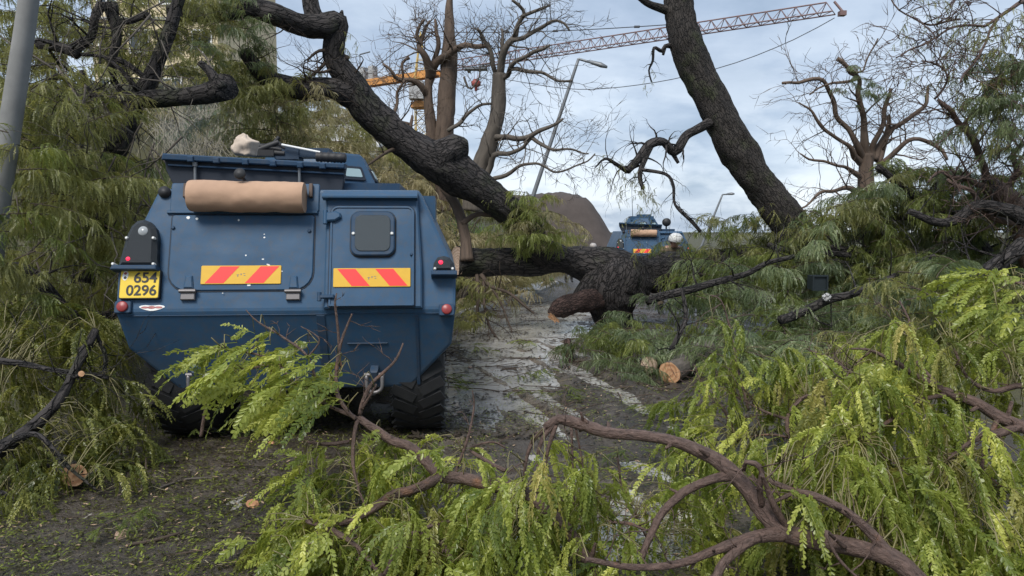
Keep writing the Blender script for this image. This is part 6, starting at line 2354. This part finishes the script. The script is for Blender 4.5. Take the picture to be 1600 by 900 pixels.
# 3: the right branch descending from the right edge with curtains of leaves
fr_ = branch_thing('fallen_branch', 'dark fallen branch from the right edge hung with long curtains of bright leaves', P(1560, 800, 3.6))
b = MB()
E1 = limb(b, pl((1900, 940, 3.2, 46), (1780, 760, 3.3, 40), (1680, 690, 3.4, 34), (1600, 668, 3.5, 28), (1560, 652, 3.55, 24), (1520, 628, 3.6, 22), (1480, 612, 3.65, 18), (1440, 590, 3.7, 13), (1400, 566, 3.75, 10), (1360, 548, 3.8, 6), (1330, 545, 3.8, 4)), sides=14, spacing=0.025, rough=0.09, freq=18, seed=71)
b.build('limb', M['bark_branch'], fr_)
SE = []
for pts in (pl((1600, 664, 3.5, 18), (1550, 680, 3.45, 16), (1520, 690, 3.4, 10), (1480, 720, 3.35, 6)), pl((1490, 615, 3.65, 10), (1440, 625, 3.6, 9), (1400, 650, 3.5, 8), (1340, 690, 3.4, 5)), pl((1480, 610, 3.65, 9), (1430, 560, 3.8, 7), (1420, 510, 3.9, 5), (1405, 470, 3.95, 3)),
            pl((1560, 650, 3.55, 12), (1540, 700, 3.5, 9), (1530, 760, 3.45, 6)), pl((1780, 752, 3.32, 20), (1690, 620, 3.5, 16), (1600, 600, 3.65, 13), (1550, 610, 3.7, 10), (1510, 590, 3.75, 7), (1490, 540, 3.8, 5)), pl((1360, 550, 3.8, 4), (1330, 575, 3.75, 3), (1310, 620, 3.7, 3))):
    b = MB()
    q = limb(b, pts, sides=9, spacing=0.03, rough=0.09, freq=18, seed=rng.uniform(0, 60), wob=0.015)
    sprout(b, q, 4, rng, (0.1, 0.3), 1, 0.3, 1, rk=0.35, rmax=0.005)
    b.build('side_branch', M['bark_branch'], fr_)
    SE.append(q)
twm = MB()
dress(fr_, [E1] + SE, [(1320, 560), (1400, 560), (1480, 620), (1620, 690), (1620, 940), (1400, 940), (1330, 760), (1250, 760), (1270, 680)], 200, lambda x, y: 3.55 - 0.5 * sstep(620, 900, y), rng, LEAF_HANG, twm, (0.65, 1.05), maxlen=0.5)
dress(fr_, [E1] + SE, [(1390, 480), (1450, 500), (1600, 530), (1620, 660), (1480, 610), (1400, 560)], 60, lambda x, y: 3.85, rng, LEAF_HANG + LEAF_LEFT, twm, (0.6, 0.95), maxlen=0.5)
twm.build('twigs', M['green_stem'], fr_)

# 4: spray reaching in at the right edge
fs_ = branch_thing('leafy_spray', 'bright feathery spray reaching in from the right edge above the leaf curtains', P(1640, 520, 4.0), 'branch')
b = MB()
q = limb(b, pl((1960, 900, 4.1, 22), (1860, 640, 4.05, 17), (1720, 470, 4.0, 12), (1640, 452, 4.0, 9), (1580, 440, 4.0, 6), (1540, 440, 4.0, 4)), sides=8, spacing=0.03, rough=0.05)
b.build('stem', M['bark_branch'], fs_)
twm = MB()
dress(fs_, [q], [(1530, 430), (1600, 415), (1640, 470), (1640, 520), (1560, 490)], 22, lambda x, y: 4.0, rng, LEAF_FAN, twm, (0.7, 1.0), az=PI, azs=0.5, maxlen=0.25)
twm.build('twigs', M['green_stem'], fs_)

# 5: low leafy saplings and bent branches between the road and the heap
mb_ = branch_thing('fallen_branch', 'tangle of thin twigs and yellow-green leaves between the road and the green heap', P(1150, 700, 5.2))
SM = []
for pts in (pl((1300, 720, 4.6, 12), (1240, 690, 4.7, 9), (1230, 650, 4.8, 8), (1260, 618, 4.9, 8), (1300, 622, 4.9, 6), (1340, 640, 4.9, 4)), pl((1230, 655, 4.8, 7), (1190, 640, 4.9, 5), (1150, 620, 5.0, 3)), pl((1150, 690, 5.0, 6), (1130, 640, 5.1, 6), (1100, 610, 5.2, 4), (1085, 570, 5.3, 3)),
            pl((1170, 640, 5.0, 5), (1150, 570, 5.2, 5), (1140, 510, 5.3, 4), (1128, 470, 5.3, 3), (1110, 462, 5.3, 2)), pl((1310, 700, 4.6, 8), (1260, 690, 4.7, 7), (1200, 680, 4.8, 5), (1150, 690, 4.9, 3)), pl((1400, 640, 4.9, 8), (1350, 600, 5.0, 7), (1300, 560, 5.2, 5), (1260, 545, 5.3, 3))):
    b = MB()
    q = limb(b, pts, sides=8, spacing=0.03, rough=0.06, seed=rng.uniform(0, 60), wob=0.02)
    sprout(b, q, 7, rng, (0.15, 0.4), 1, 0.2, 1, rk=0.35, rmax=0.006)
    b.build('side_branch', M['bark_branch'], mb_)
    SM.append(q)
twm = MB()
dress(mb_, SM, [(1050, 590), (1120, 560), (1200, 540), (1320, 560), (1400, 620), (1300, 720), (1150, 720), (1070, 680)], 120, lambda x, y: 5.1 - 0.5 * sstep(600, 700, y), rng, LEAF_HANG + LEAF_FAN, twm, (0.6, 0.95), maxlen=0.5)
dress(mb_, SM, [(1100, 490), (1160, 490), (1165, 560), (1120, 570)], 8, lambda x, y: 5.25, rng, LEAF_HANG, twm, (0.6, 0.9), maxlen=0.4)
dress(mb_, SM, [(1250, 540), (1400, 500), (1480, 560), (1400, 620), (1300, 600)], 40, lambda x, y: 5.3, rng, LEAF_HANG + LEAF_LEFT, twm, (0.7, 1.0), maxlen=0.5)
dress(mb_, SM, [(1020, 690), (1150, 680), (1280, 720), (1200, 800), (1040, 760)], 26, lambda x, y: 4.3, rng, LEAF_HANG + LEAF_FAN, twm, (0.5, 0.8), maxlen=0.5)
twm.build('twigs', M['green_stem'], mb_)

# 6: fallen boughs at the lower left
lb = branch_thing('fallen_branch', 'fallen dark bough with drooping olive leaves at the lower left, beside the vehicle wheel', P(80, 760, 4.6))
SL_ = []
for pts in (pl((150, 515, 5.0, 14), (130, 550, 4.9, 18), (112, 585, 4.8, 17), (95, 620, 4.7, 19), (60, 660, 4.6, 24), (20, 690, 4.5, 28), (-40, 730, 4.4, 34)), pl((-20, 560, 4.9, 14), (40, 568, 4.9, 12), (90, 580, 4.8, 9), (170, 590, 4.9, 8)), pl((-20, 720, 4.4, 12), (20, 688, 4.4, 12), (60, 680, 4.35, 10), (90, 705, 4.3, 8), (110, 730, 4.3, 7), (150, 765, 4.3, 4)),
            pl((112, 590, 4.8, 9), (120, 588, 4.75, 9), (128, 584, 4.7, 8)), pl((150, 520, 5.0, 9), (165, 560, 5.0, 8), (160, 590, 4.95, 7)), pl((-20, 760, 4.3, 9), (20, 780, 4.2, 8), (40, 810, 4.2, 5))):
    b = MB()
    q = limb(b, pts, sides=11, spacing=0.03, rough=0.1, freq=14, seed=rng.uniform(0, 60), wob=0.015)
    sprout(b, q, 6, rng, (0.15, 0.45), 1, 0.1, 1, rk=0.3, rmax=0.006)
    b.build('side_branch', M['bark_dark'], lb)
    SL_.append(q)
cut_disc(P(127, 584, 4.68), (0.8, -0.8, 0.3), 0.018, M['cut_orange'], lb, rng, name='torn_wood')
twm = MB()
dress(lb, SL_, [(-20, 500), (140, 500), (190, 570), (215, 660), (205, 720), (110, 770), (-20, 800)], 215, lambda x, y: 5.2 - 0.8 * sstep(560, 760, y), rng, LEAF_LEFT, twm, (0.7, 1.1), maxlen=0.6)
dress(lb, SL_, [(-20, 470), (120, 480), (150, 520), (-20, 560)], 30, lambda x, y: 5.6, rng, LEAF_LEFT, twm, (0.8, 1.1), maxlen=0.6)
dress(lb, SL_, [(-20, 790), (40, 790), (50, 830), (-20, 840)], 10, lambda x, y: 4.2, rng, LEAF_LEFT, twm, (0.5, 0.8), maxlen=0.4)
twm.build('twigs', M['green_stem'], lb)

limb = _limb

# ------------------------------------------------------------------ logs, people, litter
rng = random.Random(77)


def log_thing(label, pts, mat, cutm, rcut, squash=1.0, front=0):
    base = Vector(pts[0][0])
    t = thing('cut_log', label, 'log', base, 0, 'sawn logs in the debris')
    b = MB()
    q = limb(b, pts, sides=18, spacing=0.05, rough=0.08, freq=8, seed=rng.uniform(0, 50))
    b.build('log_body', mat, t)
    n = (q[0][0] - q[2][0]).normalized()
    cut_disc(q[0][0], n, rcut, cutm, t, rng, squash=squash)
    return t


log_thing('pale sawn log with an orange cut end poking out of the green heap', pl((1046, 583, 7.6, 36), (1075, 565, 8.0, 34), (1104, 545, 8.5, 32)), M['bark_grey'], M['cut_orange'], 0.118)
log_thing('shorter log with a rough brown cut end left of the pale sawn log', pl((1014, 570, 7.9, 26), (1034, 564, 8.3, 27), (1050, 558, 8.7, 26)), M['bark_log'], M['cut_tan'], 0.09)
log_thing('small log with a bright orange sawn face under the lower left leaves', pl((116, 742, 4.35, 34), (100, 730, 4.6, 34), (70, 716, 5.0, 32)), M['bark_dark'], M['cut_orange'], 0.066)
t = tree('road_log', 'thin upright brown stub at the edge of the green heap beside the wet road', P(890, 560, 9.0), 'log')
t.name = 'broken_stub'
b = MB()
limb(b, pl((893, 588, 8.9, 18), (889, 555, 8.95, 15), (887, 530, 9.0, 12)), sides=10, spacing=0.05, rough=0.12)
b.build('stub_body', M['bark_log'], t)

# zinc sheets by the verge
t = thing('metal_sheet', 'pale bent metal sheet lying by the grass verge, seen under the fallen trunk', 'metal sheet', P(828, 441, 21.5))
b = MB()
c = P(828, 438, 21.5)
c.z = gbase(c.x, c.y) + 0.12
vs = []
for j in range(2):
    for i in range(13):
        vs.append(c + Vector((-0.45 + 0.9 * i / 12, -0.35 + 0.7 * j, 0.12 * i / 12 + 0.025 * (i % 2) + 0.1 * j)))
for v in list(vs):
    vs.append(v + Vector((0, 0, -0.012)))
b.add(vs, [(i, i + 1, 14 + i, 13 + i) for i in range(12)] + [(26 + i, 39 + i, 40 + i, 27 + i) for i in range(12)] + [(i, 26 + i, 27 + i, i + 1) for i in range(12)], smooth=False)
b.build('sheet', M['sheet'], t)

# dark box caught in the branches with a pale rag beneath it
p = P(1281, 442, 9.0)
t = thing('box', 'small dark open box lodged in the green heap below the leaning trunk', 'box', p)
b = MB()
b.box((0, 0.1, 0), (0.15, 0.2, 0.17))
for (cx_, cz_, sx_, sz_) in ((0, .085, .19, .02), (0, -.085, .19, .02), (-.085, 0, .02, .15), (.085, 0, .02, .15)):
    b.box((cx_, -0.006, cz_), (sx_, 0.03, sz_))
b.build('box_body', simple('dark_plastic', (0.006, 0.012, 0.015), 0.6), t, local=True)
rag = MB()
vs = []
for j in range(7):
    for i in range(9):
        x, z = (i - 4) * 0.015 * (1 - 0.4 * abs(j - 3) / 3), -(j - 3) * 0.018 * (1 - 0.4 * abs(i - 4) / 4)
        vs.append((x, 0.09 * noise.noise(Vector((i * .7, j * .7, 3))) - 0.03, z + 0.02 * noise.noise(Vector((i * .9, j * .5, 8)))))
rag.add(vs, [(j * 9 + i, j * 9 + i + 1, (j + 1) * 9 + i + 1, (j + 1) * 9 + i) for j in range(6) for i in range(8)])
ro = rag.build('rag', M['crane_grey'])
ro.location = P(1290, 464, 8.9)
sol = ro.modifiers.new('thick', 'SOLIDIFY')
sol.thickness = 0.006
tag(ro, 'crumpled pale rag hanging under the small dark box in the heap', 'rag')


# people: one skinned body each, clothing by region, helmet on top
def person(label, loc, rz, pose, mats, helmet_mat, scale=1.0):
    t = thing('person', label, 'person', loc, rz, 'people behind the fallen trunk')
    J = dict(pelvis=(0, 0, 0.93), chest=(0, -0.0, 1.28), neck=(0, -0.01, 1.47), head=(0, -0.02, 1.56), crown=(0, -0.015, 1.70),
             kl=(-0.11, -0.02, 0.50), al=(-0.12, 0.02, 0.09), fl=(-0.13, -0.15, 0.04), kr=(0.11, -0.02, 0.50), ar=(0.12, 0.02, 0.09), fr=(0.13, -0.15, 0.04),
             sl=(-0.19, 0, 1.40), el=(-0.27, 0.02, 1.12), wl=(-0.25, -0.1, 0.90), hl=(-0.24, -0.14, 0.83), sr=(0.19, 0, 1.40), er=(0.27, 0.02, 1.12), wr=(0.25, -0.1, 0.90), hr=(0.24, -0.14, 0.83))
    J.update(pose)
    R = dict(pelvis=.15, chest=.165, neck=.06, head=.085, crown=.075, kl=.07, al=.055, fl=.042, kr=.07, ar=.055, fr=.042, sl=.075, el=.052, wl=.036, hl=.038, sr=.075, er=.052, wr=.036, hr=.038)
    E = [('pelvis', 'chest'), ('chest', 'neck'), ('neck', 'head'), ('head', 'crown'), ('pelvis', 'kl'), ('kl', 'al'), ('al', 'fl'), ('pelvis', 'kr'), ('kr', 'ar'), ('ar', 'fr'), ('chest', 'sl'), ('sl', 'el'), ('el', 'wl'), ('wl', 'hl'), ('chest', 'sr'), ('sr', 'er'), ('er', 'wr'), ('wr', 'hr')]
    names = list(J)
    V = [Vector(J[n]) for n in names]
    ED = [(names.index(a), names.index(c)) for a, c in E]
    RR = [R[n] for n in names]
    for hnd, sgn in (('hl', -1), ('hr', 1)):   # thumb and four fingers
        h = Vector(J[hnd])
        w = Vector(J['w' + hnd[1]])
        d = (h - w).normalized()
        sx = Vector((1, 0, 0))
        for q in range(4):
            V.append(h + d * (0.085 - 0.012 * abs(q - 1.4)) + sx * (q - 1.5) * 0.021 + Vector((0, -0.02, 0)))
            RR.append(0.009)
            ED.append((names.index(hnd), len(V) - 1))
        V.append(h + d * 0.03 - sx * sgn * 0.055)
        RR.append(0.010)
        ED.append((names.index(hnd), len(V) - 1))
    me = bpy.data.meshes.new('body')
    me.from_pydata([tuple(v) for v in V], ED, [])
    o = bpy.data.objects.new('body', me)
    COL.objects.link(o)
    m = o.modifiers.new('skin', 'SKIN')
    for i, r in enumerate(RR):
        me.skin_vertices[0].data[i].radius = (r, r * (0.78 if names[i] in ('chest', 'pelvis') else 1) if i < len(names) else r)
    me.skin_vertices[0].data[0].use_root = True
    s_ = o.modifiers.new('sub', 'SUBSURF')
    s_.levels = 2
    s_.render_levels = 2
    dg = bpy.context.evaluated_depsgraph_get()
    fin = bpy.data.meshes.new_from_object(o.evaluated_get(dg))
    bpy.data.objects.remove(o)
    fin.materials.clear()
    for mm_ in mats:
        fin.materials.append(mm_)
    hz_ = Vector(J['neck']).z
    wl_, wr_ = Vector(J['hl']), Vector(J['hr'])
    for p in fin.polygons:
        p.use_smooth = True
        c = p.center
        hd = Vector(J['head'])
        if (c - hd).length < 0.19 and c.z > hz_ - 0.01 or (c - wl_).length < 0.085 or (c - wr_).length < 0.085:
            p.material_index = 1
        elif c.z < 0.24:
            p.material_index = 2
        else:
            p.material_index = 0
    body = link_mesh('body', fin, t)
    hd, cr = Vector(J['head']), Vector(J['crown'])
    up = (cr - hd).normalized()
    b = MB()   # face: nose, brow, eyes, mouth and ears set into the front of the head
    for (x, y, z, r) in ((0, -.098, 0.035, .014), (-.033, -.085, .055, .010), (.033, -.085, .055, .010), (-.09, 0, .03, .022), (.09, 0, .03, .022), (0, -.088, -.01, .016)):
        b.lathe([(-r, r * .2), (-r * .4, r * .9), (r * .4, r * .9), (r, r * .2)], hd + Vector((x, y, z)), (0, 0, 1), 8)
    kind(b.build('face', mats[1], t, local=True), 'stuff')
    b = MB()
    prof = [(-0.01, 0.128), (0.0, 0.135), (0.05, 0.130), (0.09, 0.108), (0.12, 0.07), (0.132, 0.0)]
    b.lathe(prof, hd + up * 0.085, up, 18, cap=False)
    b.lathe([(-0.012, 0.10), (-0.012, 0.14), (0.006, 0.137)], hd + up * 0.085, up, 18, cap=False)
    b.build('helmet', helmet_mat, t, local=True)
    return t


pA = P(889, 400, 30.0)
pA.z = gbase(pA.x, pA.y) + 0.02
person('person in dark uniform and grey helmet standing far off beyond the trunk, facing the camera', pA, 0.1, {}, [M['uniform'], M['skin'], M['boot']], M['helmet_grey'])
pB = P(918, 400, 29.0)
pB.z = gbase(pB.x, pB.y) + 0.02
person('person in brown uniform bending forward with a pale grey helmet, right of the standing one', pB, 0.4,
       dict(chest=(0, -0.22, 1.18), neck=(0, -0.36, 1.33), head=(0, -0.42, 1.38), crown=(0, -0.45, 1.52), sl=(-.19, -.3, 1.27), sr=(.19, -.3, 1.27), el=(-.25, -.38, 1.0), er=(.25, -.38, 1.0), wl=(-.18, -.5, .82), wr=(.18, -.5, .82), hl=(-.15, -.54, .76), hr=(.15, -.54, .76)), [M['uniform'], M['skin'], M['boot']], M['helmet_grey'])
pC = P(1042, 400, 14.3)
pC.z = gbase(pC.x, pC.y) - 0.02
person('person in brown camouflage and white helmet just behind the fallen trunk', pC, 0.25,
       dict(chest=(0, -0.16, 1.20), neck=(0, -0.27, 1.35), head=(0.0, -0.33, 1.40), crown=(0.0, -0.37, 1.54), sl=(-.19, -.22, 1.29), sr=(.19, -.22, 1.29), el=(-.3, -.2, 1.08), er=(.3, -.2, 1.08), wl=(-.2, -.42, .98), wr=(.2, -.42, .98), hl=(-.16, -.48, .95), hr=(.16, -.48, .95)), [M['camo'], M['skin'], M['boot']], M['helmet_white'])

# grass on the verge beyond the trunk
nr = np.random.RandomState(3)
V, Q = [], []
for k in range(22000):
    y = nr.uniform(14.5, 30) if k % 3 == 0 else nr.uniform(19, 28)
    xk = -1.35 + (y - 12.6) * 0.186
    x = xk - 0.15 - abs(nr.normal(0, 0.9))
    z = gbase(x, y)
    h = nr.uniform(0.08, 0.28)
    a = nr.uniform(0, 6.28)
    w = 0.014
    dx, dy = math.cos(a) * w, math.sin(a) * w
    lx, ly = nr.uniform(-.08, .08, 2)
    o = len(V)
    V += [(x - dx, y - dy, z), (x + dx, y + dy, z), (x + lx + dx * .3, y + ly + dy * .3, z + h), (x + lx - dx * .3, y + ly - dy * .3, z + h)]
    Q.append((o, o + 1, o + 2, o + 3))
o = kind(link_mesh('grass', mesh_np('grass', np.array(V), np.array(Q), leaf_mat('grass_blade', (0.09, 0.16, 0.03), (0.13, 0.22, 0.045), (0.2, 0.29, 0.08), 0.3), smooth=False)), 'stuff')
tag(o, 'short bright green grass along the verge beyond the fallen trunk', 'grass')


# leaf litter over the road
def litter(n, xr, yr, size, dens, mat, name, label, seed, lift=0.006, zt=0.35):
    r = np.random.RandomState(seed)
    V, Q = [], []
    c = 0
    while c < n:
        y = yr[0] + (yr[1] - yr[0]) * r.rand() ** 1.5
        x = r.uniform(*xr) * (0.55 + 0.45 * y / yr[1])
        d = dens(x, y)
        if r.rand() > d:
            c += 0.15
            continue
        z = gz(x, y)
        if z < -0.031 * max(0, y - 13):
            z = -0.031 * max(0, y - 13)
        z += lift + 0.012 * r.rand()
        L = size * r.uniform(0.5, 1.5)
        W = L * r.uniform(0.22, 0.4)
        a = r.uniform(0, 6.28)
        u = np.array([math.cos(a), math.sin(a), r.uniform(-zt, zt)]) * L / 2
        v = np.array([-math.sin(a), math.cos(a), r.uniform(-zt, zt)]) * W / 2
        p = np.array([x, y, z + abs(u[2]) * .6])
        o = len(V)
        V += [p - u, p - u * .1 + v, p + u, p - u * .1 - v]
        Q.append((o, o + 1, o + 2, o + 3))
        c += 1
    ob = kind(link_mesh(name, mesh_np(name, np.array(V), np.array(Q), mat, smooth=False)), 'stuff')
    tag(ob, label, 'debris')
    return ob


def dens_a(x, y):
    n = noise.noise(Vector((x * 0.9, y * 0.9, 5))) + 0.6 * noise.noise(Vector((x * 3.1, y * 3.1, 2))) + 0.4 * noise.noise(Vector((x * 7, y * 7, 1)))
    w = wetmask(x, y)
    d = 0.42 + 0.75 * n - 0.16 * w
    if x < -0.6 and y < 6:
        d += 0.25
    return max(0.03, d)


M['litter_leaf'] = leaf_mat('litter_leaf', (0.035, 0.03, 0.014), (0.085, 0.08, 0.03), (0.20, 0.19, 0.075), 0.15, 0.35)


def dens_w(x, y):
    n = noise.noise(Vector((x * 0.8, y * 2.2, 5))) + 0.5 * noise.noise(Vector((x * 2.5, y * 6, 2)))
    return max(0.02, 0.15 + 0.8 * n)


litter(42000, (-4.2, 4.2), (2.9, 13), 0.03, dens_a, M['litter_leaf'], 'leaf_litter', 'olive leaf scraps and shredded leaflets strewn over the wet road', 1)
litter(32000, (-4.0, 3.6), (2.9, 8), 0.024, dens_a, M['leaf_bright'], 'green_litter', 'fresh yellow-green leaf scraps scattered over the road', 2)
litter(7000, (-1.6, 3.4), (5.5, 19), 0.07, dens_w, simple('rotted_leaves', (0.045, 0.035, 0.025), 0.6, var=0.6, scale=3), 'dark_litter', 'dark soggy leaf mats and bark crumbs on the wet road', 3)
litter(26000, (-4.0, 3.6), (2.9, 7.5), 0.014, lambda x, y: 0.55, simple('soil_crumb', (0.06, 0.045, 0.032), 0.8, var=0.7, scale=9), 'soil_crumbs', 'dark soil crumbs and grit over the near road', 8, 0.001, 0.8)
litter(1600, (-3.8, 3.2), (2.9, 10), 0.03, dens_a, simple('wood_chips', (0.36, 0.25, 0.16), 0.7, var=0.4), 'wood_chips', 'pale wood chips and straw scraps on the road', 4)


def sticks(n, xr, yr, lr, rr, mat, name, label, seed):
    r = random.Random(seed)
    b = MB()
    c = 0
    while c < n:
        y = r.uniform(*yr)
        x = r.uniform(*xr) * (0.6 + 0.4 * y / yr[1])
        if r.random() > dens_a(x, y) + 0.15:
            c += 0.3
            continue
        L = r.uniform(*lr)
        a = r.uniform(-0.7, 0.7) + (math.pi if r.random() < .5 else 0) + (1.2 if r.random() < .25 else 0)
        rad = r.uniform(*rr)
        pts = []
        for k in range(4):
            q = Vector((x + math.cos(a) * L * k / 3, y + math.sin(a) * L * k / 3, 0))
            q.x += r.uniform(-.02, .02)
            q.y += r.uniform(-.02, .02)
            q.z = max(gz(q.x, q.y), -0.031 * max(0, q.y - 13)) + rad * 0.8 + r.uniform(0, 0.02)
            pts.append((q, rad * (1 - 0.2 * k)))
        limb(b, pts, sides=4, spacing=0.08, rough=0, seed=r.uniform(0, 30))
        c += 1
    o = kind(b.build(name, mat), 'stuff')
    tag(o, label, 'debris')


sticks(520, (-4, 3.4), (3.0, 9), (0.08, 0.35), (0.002, 0.005), M['bark_twig'], 'twig_litter', 'thin broken dark twigs littering the road', 5)
sticks(260, (-4, 3.4), (3.0, 8), (0.05, 0.2), (0.0015, 0.003), simple('straw_twig', (0.30, 0.26, 0.16), 0.7), 'straw_litter', 'pale straw-coloured stems littering the road', 6)
sticks(520, (-1.4, 3.2), (6.0, 18), (0.15, 0.7), (0.003, 0.009), M['bark_twig'], 'stick_litter', 'short dark sticks washed across the wet road farther on', 7)

# a few leafy scraps lying on the road, each its own sprig
SPR = [twig_mesh(900 + i, M['leaf_mid'], nleaf=8, length=0.5, droop=0.2, plen=0.16, pdroop=0.8) for i in range(3)]
spots = [(330, 688, 'beside the left wheel'), (395, 682, 'under the middle of the vehicle'), (230, 745, 'in front of the left wheel'), (470, 770, 'left of the forked branch'), (540, 745, 'under the forked branch'), (640, 700, 'at the right wheel'), (800, 600, 'in the tyre ruts'),
         (850, 628, 'right of the tyre ruts'), (760, 560, 'in the puddle'), (845, 545, 'near the green heap'), (880, 640, 'behind the arching limb'), (930, 720, 'under the arching limb'), (700, 620, 'beside the tyre ruts'), (150, 840, 'near the lower left corner'), (990, 640, 'before the sawn logs')]
for (px, py, w) in spots:
    g = G(px, py)
    o = bpy.data.objects.new('leaf_sprig', rng.choice(SPR))
    s = rng.uniform(0.6, 1.0)
    o.location = (g.x, g.y, max(g.z, 0) + 0.05)
    o.scale = (s, s, s * 0.45)
    o.rotation_euler = (0, 0, rng.uniform(-3, 3))
    COL.objects.link(o)
    tag(o, 'flattened green leafy sprig lying on the road ' + w, 'sprig', 'leafy sprigs on the road')

# separate sticks and scraps on the near road
for (pts, lab, mt) in ((((200, 855, 5), (240, 848, 6), (285, 835, 5)), 'curved dark stick lying on the road at lower left', 'bark_twig'),
                       (((250, 765, 3.5), (290, 752, 4), (325, 750, 3)), 'thin pale stick below the left wheel of the vehicle', 'bark_grey'),
                       (((205, 728, 4), (240, 726, 5), (278, 722, 4)), 'grey stick lying just in front of the left wheel', 'bark_grey')):
    b = MB()
    pp = []
    for (a_, c_, w_) in pts:
        g = G(a_, c_)
        pp.append((g + Vector((0, 0, 0.012)), w_ * g.y / F / 2))
    limb(b, pp, sides=7, spacing=0.03, rough=0.1)
    o = b.build('stick', M[mt])
    origin_to(o, pp[0][0])
    tag(o, lab, 'stick', 'sticks on the near road')
for (px, py, r_, mt, lab) in ((190, 836, 0.05, 'cut_tan', 'pale flat bark chip on the road at lower left'), (424, 693, 0.03, 'cut_orange', 'small orange wood chunk under the vehicle'), (395, 790, 0.06, 'cut_orange', 'reddish torn bark scrap left of the forked branch'),
                              (905, 818, 0.035, 'cut_orange', 'orange husk below the arching limb'), (735, 398 + 180, 0.05, 'cut_tan', 'tan wood chunk at the edge of the puddle')):
    g = G(px, py)
    b = MB()
    n_ = 11
    ring0 = [Vector((r_ * (1 + .5 * noise.noise(Vector((math.cos(t) * 2, math.sin(t) * 2, px)))) * math.cos(t), r_ * .6 * math.sin(t) * (1 + .4 * noise.noise(Vector((math.cos(t) * 3, px, 1)))), 0)) for t in np.linspace(0, 2 * math.pi, n_, endpoint=False)]
    vs = ring0 + [v * .75 + Vector((0, 0, r_ * .3 * (1 + .5 * noise.noise(v * 40)))) for v in ring0]
    b.add(vs, [(i, (i + 1) % n_, n_ + (i + 1) % n_, n_ + i) for i in range(n_)] + [tuple(range(n_ - 1, -1, -1)), tuple(n_ + i for i in range(n_))], smooth=False)
    o = b.build('wood_scrap', M[mt])
    o.location = (g.x, g.y, max(0, g.z) + 0.004)
    o.rotation_euler = (0, 0, rng.uniform(0, 3))
    tag(o, lab, 'wood scrap', 'wood scraps on the road')

# thin blue exhaust smoke drifting up left of the roof hatch
b = MB()
c = P(300, 195, 9.6)
b.box((0, 0, 0), (2.4, 1.6, 2.4))
m = bpy.data.materials.new('smoke')
m.use_nodes = True
nt = m.node_tree
nt.nodes.clear()
ou = N(nt, 'ShaderNodeOutputMaterial')
pv = N(nt, 'ShaderNodeVolumePrincipled')
pv.inputs['Color'].default_value = (0.75, 0.86, 1.0, 1)
tcn = N(nt, 'ShaderNodeTexCoord')
ln = N(nt, 'ShaderNodeVectorMath', operation='LENGTH')
nt.links.new(tcn.outputs['Object'], ln.inputs[0])
fall = ramp(nt, [(0.1, 1.0), (0.75, 0.0)], ln.outputs['Value'])
nn = ramp(nt, [(0.38, 0.0), (0.7, 1.0)], noise_n(nt, tcn.outputs['Object'], 1.8, 3, 0.5).outputs[0])
den = math_n(nt, 'MULTIPLY', math_n(nt, 'MULTIPLY', fall.outputs[0], nn.outputs[0]), 0.42)
nt.links.new(den, pv.inputs['Density'])
nt.links.new(pv.outputs[0], ou.inputs['Volume'])
o = kind(b.build('exhaust_smoke', m), 'stuff')
o.location = c
tag(o, 'faint bluish smoke drifting above the left end of the roof hatch', 'smoke')

for o in COL.objects:
    if o.parent is not None and o.name.split('.')[0] in ('twigs', 'hanging_twigs', 'stems'):
        o['kind'] = 'stuff'
